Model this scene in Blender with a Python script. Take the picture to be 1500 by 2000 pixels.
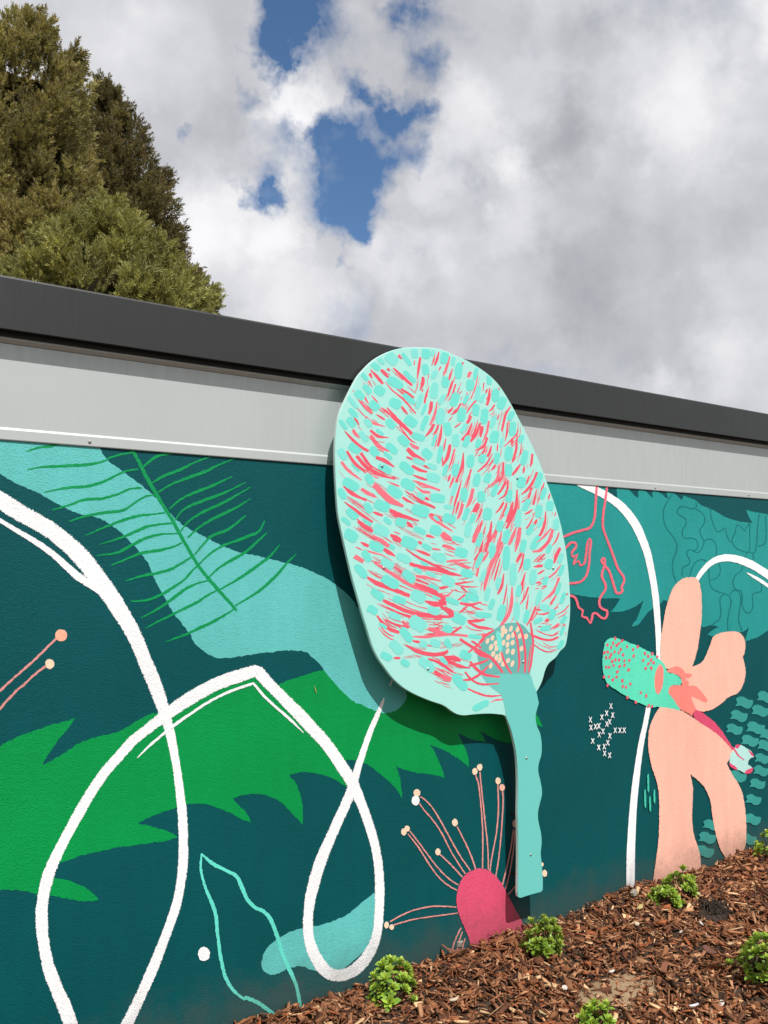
import bpy, bmesh, math, random
import numpy as np
from mathutils import Vector, noise as mnoise

for o in list(bpy.data.objects): bpy.data.objects.remove(o)
SC = bpy.context.scene
COL = SC.collection
R = math.radians

# ------------------------------------------------------------------ camera
cam_d = bpy.data.cameras.new('camera'); cam = bpy.data.objects.new('camera', cam_d); COL.objects.link(cam)
cam.location = (0.0, -2.626, 1.5)
cam.rotation_euler = Vector((0.57453, 0.81624, 0.06062)).to_track_quat('-Z', 'Y').to_euler()
cam_d.sensor_fit = 'VERTICAL'; cam_d.sensor_height = 24.0; cam_d.lens = 19.956
cam_d.clip_start = 0.05; cam_d.clip_end = 2000
SC.camera = cam
SC.render.resolution_x = 768; SC.render.resolution_y = 1024

# ------------------------------------------------------------------ node helpers
class NT:
    def __init__(s, tree): s.t = tree; s.n = tree.nodes; s.l = tree.links; s.n.clear()
    def node(s, typ, **kw):
        n = s.n.new(typ)
        for k, v in kw.items():
            if k == 'ins':
                for i, val in v.items():
                    if isinstance(val, bpy.types.NodeSocket): s.l.new(val, n.inputs[i])
                    else: n.inputs[i].default_value = val
            else: setattr(n, k, v)
        return n
    def math(s, op, a, b=0.0, c=0.0, clamp=False):
        return s.node('ShaderNodeMath', operation=op, use_clamp=clamp, ins={0: a, 1: b, 2: c}).outputs[0]
    def vmath(s, op, a, b=(0, 0, 0), out=0):
        return s.node('ShaderNodeVectorMath', operation=op, ins={0: a, 1: b}).outputs[out]
    def noise(s, vec, scale, detail=4.0, rough=0.55, dist=0.0, out=0):
        return s.node('ShaderNodeTexNoise', ins={'Vector': vec, 'Scale': scale, 'Detail': detail, 'Roughness': rough, 'Distortion': dist}).outputs[out]
    def remap(s, v, a, b, c=0.0, d=1.0, smooth=False):
        return s.node('ShaderNodeMapRange', interpolation_type='SMOOTHSTEP' if smooth else 'LINEAR', ins={0: v, 1: a, 2: b, 3: c, 4: d}).outputs[0]
    def mix(s, f, a, b, blend='MIX'):
        n = s.node('ShaderNodeMix', data_type='RGBA', blend_type=blend, ins={0: f})
        for i, val in ((6, a), (7, b)):
            if isinstance(val, bpy.types.NodeSocket): s.l.new(val, n.inputs[i])
            else: n.inputs[i].default_value = tuple(val)[:3] + (1.0,)
        return n.outputs[2]

def s2l(c):
    return tuple((v / 255 / 12.92) if v / 255 <= .04045 else ((v / 255 + .055) / 1.055) ** 2.4 for v in c)

# ------------------------------------------------------------------ sky
SUN_TRAVEL = Vector((0.14, 1.0, -1.55)).normalized()          # direction the sunlight travels
SUN_EL = math.asin(-SUN_TRAVEL.z); SUN_AZ = math.atan2(-SUN_TRAVEL.x, -SUN_TRAVEL.y)
world = bpy.data.worlds.new('World'); SC.world = world; world.use_nodes = True
world.cycles.sampling_method = 'MANUAL'; world.cycles.sample_map_resolution = 256
W = NT(world.node_tree)
sky = W.node('ShaderNodeTexSky', sky_type='NISHITA', sun_disc=False, sun_elevation=SUN_EL, sun_rotation=SUN_AZ, altitude=100, air_density=1.0, dust_density=0.3, ozone_density=2.5)
tc = W.node('ShaderNodeTexCoord').outputs['Generated']
warp = W.noise(tc, 11.0, 5.0, 0.62, out=1)
wv = W.vmath('SUBTRACT', warp, (.5, .5, .5))
wdir = W.vmath('ADD', tc, W.node('ShaderNodeVectorMath', operation='SCALE', ins={0: wv, 3: 0.13}).outputs[0])
def blobs(lst, src, op='MAXIMUM', inner=0.0):
    acc = None
    for x, y, z, r, w in lst:
        d = W.vmath('DISTANCE', src, (x, y, z), out=1)
        v = W.remap(d, r, r * inner, 0.0, w, smooth=True)
        acc = v if acc is None else W.math(op, acc, v)
    return acc
GAPS = [(0.4143, 0.7136, 0.5649, 0.0761, 1.2), (0.3924, 0.7426, 0.5427, 0.0592, 1.2), (0.3892, 0.764, 0.5146, 0.039, 1.1), (0.3737, 0.7913, 0.4839, 0.0271, 0.8), (0.3378, 0.8236, 0.4556, 0.0169, 0.6), (0.4763, 0.7234, 0.4998, 0.0339, 1), (0.4982, 0.7172, 0.4873, 0.0309, 1), (0.4873, 0.7499, 0.4474, 0.0691, 1.3), (0.497, 0.7647, 0.4101, 0.0674, 1.3), (0.5193, 0.7625, 0.3859, 0.0324, 1), (0.4892, 0.7966, 0.3551, 0.0292, 1), (0.4529, 0.7623, 0.4623, 0.0372, 0.8), (0.4356, 0.7924, 0.4271, 0.0761, 0.85), (0.4045, 0.8158, 0.4134, 0.0409, 1.0), (0.4157, 0.8193, 0.3948, 0.0351, 0.9), (0.5079, 0.6542, 0.5604, 0.0351, 1), (0.537, 0.6661, 0.5176, 0.0333, 0.8), (0.5223, 0.7043, 0.4808, 0.0277, 0.8), (0.539, 0.6948, 0.4762, 0.025, 0.7), (0.5391, 0.7178, 0.4407, 0.0316, 0.8), (0.15, 0.8366, 0.5269, 0.0309, 0.8), (0.4406, 0.7791, 0.4459, 0.0385, 0.6), (0.4254, 0.8081, 0.4075, 0.0306, 0.6), (0.4811, 0.7923, 0.3753, 0.0284, 0.7)]
BRIGHT = [(0.3506, 0.8676, 0.3526, 0.1286, 0.9), (0.4434, 0.8404, 0.3116, 0.1156, 0.7), (0.4162, 0.7693, 0.4848, 0.0647, 0.6), (0.7229, 0.5073, 0.4691, 0.0952, 0.9), (0.6501, 0.6599, 0.3766, 0.0605, 0.4), (0.8259, 0.5172, 0.2246, 0.0593, 0.6), (0.7421, 0.4295, 0.5146, 0.0445, 0.9), (0.7851, 0.592, 0.1821, 0.048, 0.7), (0.2602, 0.8096, 0.5262, 0.1002, 0.25), (0.6784, 0.5678, 0.4661, 0.0409, 0.4), (0.4659, 0.689, 0.5552, 0.0467, 0.2)]
DARK = [(0.6591, 0.607, 0.444, 0.0784, 0.9), (0.7285, 0.6136, 0.3045, 0.1709, 0.8), (0.6587, 0.7031, 0.268, 0.135, 0.6), (0.7869, 0.4943, 0.3694, 0.081, 0.5), (0.5873, 0.7629, 0.2702, 0.1047, 0.5), (0.7862, 0.5576, 0.2665, 0.1011, 0.6), (0.2538, 0.8651, 0.4327, 0.1252, 0.45), (0.3652, 0.8099, 0.459, 0.0591, 0.4), (0.6367, 0.564, 0.5258, 0.0599, 0.4), (0.5821, 0.5951, 0.554, 0.0405, 0.3)]
PUFF = [(0.5768, 0.6724, 0.464, 0.0622, 1), (0.5646, 0.7054, 0.4286, 0.0526, 0.8), (0.6217, 0.6575, 0.4256, 0.0382, 1), (0.5448, 0.7641, 0.3454, 0.0689, 1), (0.5839, 0.73, 0.3552, 0.0626, 0.7), (0.373, 0.8511, 0.3695, 0.0724, 0.8), (0.4362, 0.8276, 0.3532, 0.0512, 0.9), (0.486, 0.822, 0.2969, 0.0641, 0.6), (0.4151, 0.7672, 0.489, 0.0403, 0.8)]
gap = W.math('MINIMUM', blobs(GAPS, wdir, 'ADD'), 1.25)
f1 = W.noise(tc, 8.0, 6.0, 0.58, 0.1)
r1 = W.noise(wdir, 5.0, 3.0, 0.5)
dens = W.math('ADD', W.math('SUBTRACT', 1.0, W.math('MULTIPLY', gap, 1.16)), W.math('MULTIPLY', W.math('SUBTRACT', f1, .5), 2.0))
alpha = W.remap(dens, -0.25, 0.85, 0.0, 1.0)
sh = W.math('ADD', .64, W.math('MULTIPLY', blobs(BRIGHT, wdir), .26))
sh = W.math('ADD', sh, W.math('MULTIPLY', blobs(PUFF, wdir, inner=.25), .17))
sh = W.math('SUBTRACT', sh, W.math('MULTIPLY', blobs(DARK, wdir), .24))
sh = W.math('ADD', sh, W.math('ADD', W.math('MULTIPLY', W.math('SUBTRACT', r1, .5), .50), W.math('MULTIPLY', W.math('SUBTRACT', f1, .5), .42)))
sh = W.math('MAXIMUM', .36, W.math('MINIMUM', sh, .97))
tint = W.mix(W.remap(sh, .4, .85), (.915, .935, 1.02), (.985, 0.985, 1.015))
CLOUD_GAIN = 10.0
cl = W.node('ShaderNodeVectorMath', operation='SCALE', ins={0: tint, 3: W.math('MULTIPLY', sh, CLOUD_GAIN)}).outputs[0]
skyc = W.mix(1.0, sky.outputs[0], (0.85, 1.05, 1.18), 'MULTIPLY')
final = W.mix(alpha, skyc, cl)
bg = W.node('ShaderNodeBackground', ins={0: final, 1: 0.1})
W.l.new(bg.outputs[0], W.node('ShaderNodeOutputWorld').inputs[0])

sun_d = bpy.data.lights.new('sun', 'SUN'); sun_d.energy = 5.0; sun_d.angle = R(0.55); sun_d.color = (1.0, .972, .935)
sun = bpy.data.objects.new('sun', sun_d); COL.objects.link(sun); sun.location = (-2, -14, 20)
sun.rotation_euler = SUN_TRAVEL.to_track_quat('-Z', 'Y').to_euler()

SC.view_settings.view_transform = 'Standard'; SC.view_settings.look = 'None'
SC.view_settings.exposure = 0.0; SC.view_settings.gamma = 1.0; SC.view_settings.use_curve_mapping = False
SC.render.engine = 'CYCLES'
SC.cycles.max_bounces = 4; SC.cycles.transparent_max_bounces = 12

# ------------------------------------------------------------------ object helpers
def mesh_obj(name, verts, faces, mat, parent=None, uvs=None, smooth=False, cols=None):
    me = bpy.data.meshes.new(name); me.from_pydata([tuple(v) for v in verts], [], faces)
    if uvs is not None:
        ul = me.uv_layers.new(name='UVMap').data
        for lp in me.loops: ul[lp.index].uv = uvs[lp.vertex_index]
    if mat: me.materials.append(mat)
    if smooth: me.polygons.foreach_set('use_smooth', [True] * len(me.polygons))
    me.update()
    o = bpy.data.objects.new(name, me); COL.objects.link(o)
    if parent: o.parent = parent
    return o
def np_mesh(name, V, Q, mat, parent=None, col=None, smooth=False):
    """V (n,3) float, Q (m,k) int faces, col (n,3) point colours"""
    me = bpy.data.meshes.new(name); m, k = Q.shape
    me.vertices.add(len(V)); me.vertices.foreach_set('co', np.asarray(V, np.float32).ravel())
    me.loops.add(m * k); me.loops.foreach_set('vertex_index', Q.astype(np.int32).ravel())
    me.polygons.add(m); me.polygons.foreach_set('loop_start', np.arange(m, dtype=np.int32) * k)
    if smooth: me.polygons.foreach_set('use_smooth', np.ones(m, bool))
    if col is not None:
        a = me.color_attributes.new('Col', 'FLOAT_COLOR', 'POINT')
        a.data.foreach_set('color', np.concatenate([col, np.ones((len(V), 1))], 1).astype(np.float32).ravel())
    if mat: me.materials.append(mat)
    me.update(calc_edges=True); me.validate()
    o = bpy.data.objects.new(name, me); COL.objects.link(o)
    if parent: o.parent = parent
    return o
def box_obj(name, lo, hi, mat, parent=None, bevel=0.0):
    bm = bmesh.new(); bmesh.ops.create_cube(bm, size=1.0)
    for v in bm.verts:
        for i in range(3): v.co[i] = lo[i] + (v.co[i] + .5) * (hi[i] - lo[i])
    if bevel: bmesh.ops.bevel(bm, geom=bm.edges[:], offset=bevel, segments=2, affect='EDGES')
    me = bpy.data.meshes.new(name); bm.to_mesh(me); bm.free()
    if mat: me.materials.append(mat)
    o = bpy.data.objects.new(name, me); COL.objects.link(o)
    if parent: o.parent = parent
    return o
def profile_obj(name, prof, x0, x1, mat, parent=None):
    """closed (y,z) profile extruded along X"""
    n = len(prof); v = [(x0, y, z) for y, z in prof] + [(x1, y, z) for y, z in prof]
    f = [(i, (i + 1) % n, n + (i + 1) % n, n + i) for i in range(n)] + [tuple(range(n))[::-1], tuple(range(n, 2 * n))]
    o = mesh_obj(name, v, f, mat, parent)
    bm = bmesh.new(); bm.from_mesh(o.data); bmesh.ops.recalc_face_normals(bm, faces=bm.faces[:]); bm.to_mesh(o.data); bm.free()
    return o
def empty(name, loc=(0, 0, 0)):
    o = bpy.data.objects.new(name, None); COL.objects.link(o); o.location = loc; o.empty_display_size = .1; return o
def tag(o, label=None, cat=None, group=None, kind=None):
    for k, v in (('label', label), ('category', cat), ('group', group), ('kind', kind)):
        if v: o[k] = v
    return o

def basis(d):
    d = d / np.linalg.norm(d); u = np.cross([0, 0, 1.0], d)
    if np.linalg.norm(u) < 1e-3: u = np.array([1.0, 0, 0])
    u /= np.linalg.norm(u); return np.stack([d, u, np.cross(d, u)], 1)
def tube(path, radii, n=6):
    V, F = [], []
    for i, p in enumerate(path):
        d = np.array(path[min(i + 1, len(path) - 1)]) - np.array(path[max(i - 1, 0)]); B = basis(d)
        for k in range(n): a = 2 * math.pi * k / n; V.append(np.array(p) + radii[i] * (math.cos(a) * B[:, 1] + math.sin(a) * B[:, 2]))
    for i in range(len(path) - 1):
        for k in range(n): F.append((i * n + k, i * n + (k + 1) % n, (i + 1) * n + (k + 1) % n, (i + 1) * n + k))
    return V, F

# ------------------------------------------------------------------ materials
def new_mat(name):
    m = bpy.data.materials.new(name); m.use_nodes = True; return m, NT(m.node_tree)
def finish(T, bsdf, alpha=None):
    out = T.node('ShaderNodeOutputMaterial')
    if alpha is None: T.l.new(bsdf, out.inputs[0]); return
    mx = T.node('ShaderNodeMixShader', ins={0: alpha, 1: T.node('ShaderNodeBsdfTransparent').outputs[0], 2: bsdf})
    T.l.new(mx.outputs[0], out.inputs[0])

def stucco_group():
    g = bpy.data.node_groups.new('stucco_paint', 'ShaderNodeTree')
    g.interface.new_socket('Color', in_out='INPUT', socket_type='NodeSocketColor')
    g.interface.new_socket('BSDF', in_out='OUTPUT', socket_type='NodeSocketShader')
    T = NT(g); gi = T.node('NodeGroupInput'); go = T.node('NodeGroupOutput')
    pos = T.node('ShaderNodeNewGeometry').outputs['Position']
    z = T.node('ShaderNodeSeparateXYZ', ins={0: pos}).outputs[2]
    n_fine = T.noise(pos, 200.0, 3.0, 0.6); n_mid = T.noise(pos, 60.0, 2.0, .5); n_big = T.noise(pos, 2.3, 3.0, .5)
    h = T.math('ADD', n_fine, T.math('MULTIPLY', n_mid, .5))
    # pigment: slight roller unevenness; pore shade painted in as dark specks
    c = T.mix(T.remap(T.math('ADD', T.math('MULTIPLY', n_big, .6), T.math('MULTIPLY', T.noise(T.vmath('MULTIPLY', pos, (22.0, 1.0, 4.0)), 1.0, 3.0, .6), .4)), .34, .64, 0.0, .15), gi.outputs[0], (0.0, 0.0, 0.0))
    c = T.mix(T.remap(n_fine, .30, .44, .26, 0.0), c, (0.0, .012, .014))
    # mud splashed up from the bed
    dn = T.noise(pos, 9.0, 5.0, .68)
    dz = T.math('SUBTRACT', z, T.math('MULTIPLY', T.math('SUBTRACT', dn, .5), .34))
    mud = T.math('MULTIPLY', T.remap(dz, .20, -.02, 0.0, .50, smooth=True), T.remap(n_mid, .2, .7, .65, 1.0))
    c = T.mix(mud, c, (.075, .068, .052))
    bump = T.node('ShaderNodeBump', ins={'Strength': 0.65, 'Distance': 0.0030, 'Height': h})
    b = T.node('ShaderNodeBsdfPrincipled', ins={'Base Color': c, 'Roughness': .5, 'Specular IOR Level': .2, 'Normal': bump.outputs[0]})
    T.l.new(b.outputs[0], go.inputs[0]); return g
STUCCO = stucco_group()
WALLCOL = dict(dark=(0, 81, 85), green=(0, 148, 72), lteal=(100, 195, 190), mteal=(38, 151, 147), mteal2=(58, 156, 148), squig=(8, 112, 112),
    frond=(10, 150, 84), mint=(104, 226, 206), stamen=(226, 154, 148), peachd=(252, 182, 152), cream=(253, 220, 190), white=(251, 252, 252),
    pink=(226, 84, 118), pinkdot=(226, 98, 116), coral=(242, 112, 130), peach=(255, 194, 172), budmint=(98, 226, 190), salmon=(255, 142, 130),
    pale=(184, 230, 222), tick=(70, 196, 168), ochre=(196, 166, 92))
def paint_mat(key, brush=False):
    m, T = new_mat('wall_paint_' + key + ('_brushed' if brush else ''))
    g = T.node('ShaderNodeGroup', node_tree=STUCCO); g.inputs[0].default_value = s2l(WALLCOL[key]) + (1,)
    a = None
    if brush:   # dry-brush edge: paint misses the low spots of the render near the stroke edge
        pos = T.node('ShaderNodeNewGeometry').outputs['Position']
        uv = T.node('ShaderNodeUVMap', uv_map='UVMap').outputs[0]
        u = T.node('ShaderNodeSeparateXYZ', ins={0: uv}).outputs[0]
        e = T.math('MINIMUM', u, T.math('SUBTRACT', 1.0, u))
        nz = T.math('ADD', T.math('MULTIPLY', T.noise(pos, 300.0, 2.0, .6), .62), T.math('MULTIPLY', T.noise(pos, 9.0, 2.0, .5), .22))
        a = T.math('GREATER_THAN', T.math('ADD', T.math('MULTIPLY', e, 2.0), .335), nz)
    finish(T, g.outputs[0], a); return m
PM = {}
def pm(key, brush=False):
    k = (key, brush)
    if k not in PM: PM[k] = paint_mat(*k)
    return PM[k]

def board_mat(name, col, var=.06, smear=False, rough=.42):
    m, T = new_mat(name)
    pos = T.node('ShaderNodeNewGeometry').outputs['Position']
    n = T.noise(pos, 28.0, 4.0, .6)
    c = T.mix(T.remap(n, .3, .7, 0.0, var), s2l(col), tuple(min(1, v * .55) for v in s2l(col)))
    bump = T.node('ShaderNodeBump', ins={'Strength': .12, 'Distance': .001, 'Height': T.noise(pos, 220.0, 3.0)})
    b = T.node('ShaderNodeBsdfPrincipled', ins={'Base Color': c, 'Roughness': rough, 'Specular IOR Level': .35, 'Normal': bump.outputs[0]})
    a = None
    uv = None
    if smear:
        uv = T.node('ShaderNodeUVMap', uv_map='UVMap').outputs[0]
        st = T.noise(T.vmath('MULTIPLY', uv, (9.0, 26.0, 1.0)), 1.0, 3.0, .6)
        u = T.node('ShaderNodeSeparateXYZ', ins={0: uv}).outputs[0]
        e = T.math('MINIMUM', u, T.math('SUBTRACT', 1.0, u))
        a = T.math('MULTIPLY', T.remap(st, .40, .66, 0.0, .8), T.remap(e, 0.0, .18))
    finish(T, b.outputs[0], a); return m

def metal_mat(name, col, rough, metallic, streak=.2, spec=.4):
    m, T = new_mat(name)
    pos = T.node('ShaderNodeNewGeometry').outputs['Position']
    v = T.noise(T.vmath('MULTIPLY', pos, (55.0, 20.0, 5.0)), 1.0, 5.0, .65)
    w = T.noise(pos, 3.0, 4.0, .6)
    f = T.math('ADD', T.remap(v, .35, .7, 0.0, streak), T.remap(w, .35, .7, 0.0, streak * .8))
    c = T.mix(f, col, tuple(x * .62 for x in col))
    b = T.node('ShaderNodeBsdfPrincipled', ins={'Base Color': c, 'Metallic': metallic, 'Roughness': T.remap(v, .3, .7, rough - .06, rough + .08), 'Specular IOR Level': spec})
    finish(T, b.outputs[0]); return m
def simple_mat(name, col, rough=.7, var=.3, scale=20.0, spec=.3, bump=0.0):
    m, T = new_mat(name)
    pos = T.node('ShaderNodeNewGeometry').outputs['Position']
    n = T.noise(pos, scale, 4.0, .6)
    c = T.mix(T.remap(n, .3, .7, 0.0, var), col, tuple(x * .4 for x in col))
    ins = {'Base Color': c, 'Roughness': rough, 'Specular IOR Level': spec}
    if bump: ins['Normal'] = T.node('ShaderNodeBump', ins={'Strength': .8, 'Distance': bump, 'Height': n}).outputs[0]
    b = T.node('ShaderNodeBsdfPrincipled', ins=ins); finish(T, b.outputs[0]); return m
def attr_mat(name, rough=.6, spec=.3, trans=0.0, scale=60.0):
    m, T = new_mat(name)
    a = T.node('ShaderNodeAttribute', attribute_name='Col').outputs['Color']
    pos = T.node('ShaderNodeNewGeometry').outputs['Position']
    c = T.mix(T.remap(T.noise(pos, scale, 3.0, .6), .3, .7, 0.0, .35), a, (0.0, 0.0, 0.0))
    b = T.node('ShaderNodeBsdfPrincipled', ins={'Base Color': c, 'Roughness': rough, 'Specular IOR Level': spec})
    if not trans: finish(T, b.outputs[0]); return m
    t = T.node('ShaderNodeBsdfTranslucent', ins={0: T.mix(1.0, c, (1.0, 1.0, .55), 'MULTIPLY')})
    mx = T.node('ShaderNodeMixShader', ins={0: trans, 1: b.outputs[0], 2: t.outputs[0]}); finish(T, mx.outputs[0]); return m

# ------------------------------------------------------------------ ground
rng = np.random.default_rng(11); random.seed(5)
def hgt(x, y):
    h = .018 * mnoise.noise((x * 1.7, y * 1.7, .3)) + .016 * mnoise.noise((x * 5.1, y * 5.1, 7.3)) + .007 * mnoise.noise((x * 14, y * 14, 2.3))
    for px, py, a, s in MOUNDS: h += a * math.exp(-((x - px) ** 2 + (y - py) ** 2) / (s * s))
    return h
MOUNDS = [(1.75, -.2, .012, .16), (2.45, -.23, .014, .16), (3.25, -.17, .022, .25), (4.05, -.15, .02, .2), (2.86, -.8, .015, .18), (2.47, -.54, -.018, .2), (3.30, -.40, -.02, .13)]
soil = simple_mat('soil', (.07, .045, .032), .95, .5, 30.0, .1, .01)
gx, gy = np.linspace(-3.0, 12.0, 301), np.linspace(-6.0, .06, 122)
V = [(x, y, hgt(x, y) - .012) for y in gy for x in gx]
nx = len(gx); F_ = [(j * nx + i, j * nx + i + 1, (j + 1) * nx + i + 1, (j + 1) * nx + i) for j in range(len(gy) - 1) for i in range(nx - 1)]
tag(mesh_obj('garden_bed', V, F_, soil, smooth=True), kind='structure')
grass_far = simple_mat('dry_ground', (.12, .11, .06), .95, .5, 2.0, .1)
tag(mesh_obj('ground', [(-400, -400, -.09), (400, -400, -.09), (400, 400, -.09), (-400, 400, -.09)], [(0, 1, 2, 3)], grass_far), kind='structure')

# ------------------------------------------------------------------ building
BX0, BX1 = -3.0, 13.0
bld = tag(empty('building', (4.5, 2.7, 0)), 'low flat-roofed building with painted mural wall, metal flashing and charcoal fascia', 'building')
bld.location = (0, 0, 0)
zinc = metal_mat('zinc_flashing', (.55, .585, .575), .40, .35, .16)
charcoal = metal_mat('charcoal_fascia', (.027, .029, .029), .40, .0, .25, .5)
charcoal_dark = metal_mat('charcoal_soffit', (.02, .021, .021), .5, .0, .2)
roofm = metal_mat('roof_sheet', (.10, .105, .105), .45, .0, .2)
wall = box_obj('wall', (BX0, 0, -.35), (BX1, .2, 2.165), pm('dark'), bld)
tag(wall, 'dark teal rendered wall covered by a botanical mural')
for nm, lo, hi in (('side_wall', (BX0, .203, -.35), (BX0 + .2, 5.6, 2.13)), ('side_wall', (BX1 - .2, .203, -.35), (BX1, 5.6, 2.13)), ('rear_wall', (BX0 + .203, 5.4, -.35), (BX1 - .203, 5.6, 2.13))):
    box_obj(nm, lo, hi, pm('dark'), bld)
profile_obj('fascia', [(-.0517, 2.169), (-.0517, 2.316), (-.049, 2.3215), (-.0435, 2.3229), (-.032, 2.3229), (-.032, 2.182), (-.040, 2.182), (-.040, 2.169)], BX0 - .1, BX1 + .1, charcoal, bld)
box_obj('soffit', (BX0 - .09, -.0395, 2.172), (BX1 + .09, .05, 2.180), charcoal_dark, bld)
for a, b in ((BX0, 1.2855), (1.2865, 5.6), (5.601, BX1)): box_obj('soffit_dark_strip', (a, -.014, 2.1555), (b, .03, 2.1715), charcoal_dark, bld, .0008)  # dark strip closing the band below the soffit
box_obj('roof', (BX0 - .08, -.0315, 2.274), (BX1 + .08, 5.8, 2.308), roofm, bld)
profile_obj('trim_strip', [(.02, 2.1552), (-.011, 2.1552), (-.0125, 2.153), (-.0115, 2.149), (-.006, 2.143), (-.003, 2.139), (.02, 2.138)], BX0, BX1, zinc, bld)
fl = profile_obj('flashing', [(.02, 2.1375), (-.0012, 2.1375), (-.0014, 1.893), (-.0058, 1.886), (-.0062, 1.8585), (-.005, 1.856), (-.003, 1.8575), (-.003, 1.875), (.02, 1.880)], BX0, BX1, zinc, bld)
bpy.context.view_layer.update()
tag(fl, 'pale galvanised metal flashing band above the mural')
screw_v = []
def dome(r, h, n=10):
    v = [(0, -h, 0)]; f = []
    for k, (rr, hh) in enumerate(((.55, .85), (.9, .45), (1.0, 0.0))):
        for i in range(n): a = 2 * math.pi * i / n; v.append((r * rr * math.cos(a), -h * hh, r * rr * math.sin(a)))
    f += [(0, 1 + (i + 1) % n, 1 + i) for i in range(n)]
    for k in range(2): f += [(1 + k * n + i, 1 + k * n + (i + 1) % n, 1 + (k + 1) * n + (i + 1) % n, 1 + (k + 1) * n + i) for i in range(n)]
    return v, f
screw_m = metal_mat('screw_steel', (.5, .5, .48), .35, .8, .3)
dv, df = dome(.0055, .004); s0 = None
for x in [0.376, 0.749, 1.606, 2.39, 3.461, 4.256]:
    if s0 is None: s0 = mesh_obj('screw', dv, df, screw_m, fl); so = s0
    else: so = s0.copy(); COL.objects.link(so); so.parent = fl
    so.location = (x, -.0061, 1.870)

# ------------------------------------------------------------------ mural paint
def cr(p0, p1, p2, p3, t):
    return .5 * ((2 * p1) + (-p0 + p2) * t + (2 * p0 - 5 * p1 + 4 * p2 - p3) * t * t + (-p0 + 3 * p1 - 3 * p2 + p3) * t ** 3)
def smooth_closed(P, seg=.012, corner=R(62)):
    n = len(P); out = []
    sharp = []
    for i in range(n):
        a = P[i] - P[i - 1]; b = P[(i + 1) % n] - P[i]
        ang = abs(math.atan2(a[0] * b[1] - a[1] * b[0], a[0] * b[0] + a[1] * b[1])); sharp.append(ang > corner)
    for i in range(n):
        p1, p2 = P[i], P[(i + 1) % n]
        p0 = P[i - 1] if not sharp[i] else 2 * p1 - p2
        p3 = P[(i + 2) % n] if not sharp[(i + 1) % n] else 2 * p2 - p1
        k = max(1, min(12, int(np.linalg.norm(p2 - p1) / seg)))
        for j in range(k): out.append(cr(p0, p1, p2, p3, j / k))
    return out
def smooth_open(P, seg=.012):
    n = len(P); out = []
    for i in range(n - 1):
        p1, p2 = P[i], P[i + 1]; p0 = P[i - 1] if i else 2 * p1 - p2; p3 = P[i + 2] if i < n - 2 else 2 * p2 - p1
        k = max(1, min(10, int(np.linalg.norm((p2 - p1)[:2]) / seg)))
        for j in range(k): out.append(cr(p0, p1, p2, p3, j / k))
    out.append(P[-1]); return out
def flat_poly(name, pts, y, mat, parent, rough=0.0, seg=.012, sm=True):
    P = [np.array(p, float) for p in pts]
    if sm: P = smooth_closed(P, seg)
    if rough: P = [p + rough * np.array([random.gauss(0, 1), random.gauss(0, 1)]) for p in P]
    a = sum(P[i - 1][0] * P[i][1] - P[i][0] * P[i - 1][1] for i in range(len(P)))
    if a < 0: P = P[::-1]
    return mesh_obj(name, [(p[0], y, p[1]) for p in P], [tuple(range(len(P)))], mat, parent)
def flat_ribbon(name, pts, y, mat, parent, rough=0.0, lift=0.0, seg=.012):
    """pts: centre x, z and half-width vector x, z"""
    P = smooth_open([np.array(p, float) for p in pts], seg)
    v, uv, f = [], [], []; n = len(P); L = 0.0
    for i, p in enumerate(P):
        if i: L += float(np.linalg.norm(P[i][:2] - P[i - 1][:2]))
        yy = y - lift * i / max(1, n - 1)
        r1, r2 = random.gauss(0, rough), random.gauss(0, rough)
        hw = math.hypot(p[2], p[3]) + 1e-6
        for s, u, r in ((1, 0.0, r1), (0, .5, 0), (-1, 1.0, r2)):
            v.append((p[0] + s * p[2] * (1 + r / hw), yy, p[1] + s * p[3] * (1 + r / hw))); uv.append((u, L))
    for i in range(n - 1):
        a = 3 * i
        f += [(a, a + 1, a + 4, a + 3), (a + 1, a + 2, a + 5, a + 4)]
    o = mesh_obj(name, v, f, mat, parent, uv)
    me = o.data
    if me.polygons[0].normal.y > 0: me.flip_normals()
    return o
U = 2000.0     # stored units: half millimetres on the wall plane
def dec(s, k):
    a = [int(t) / U for t in s.split()]
    return [a[i:i + k] for i in range(0, len(a), k)]
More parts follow.
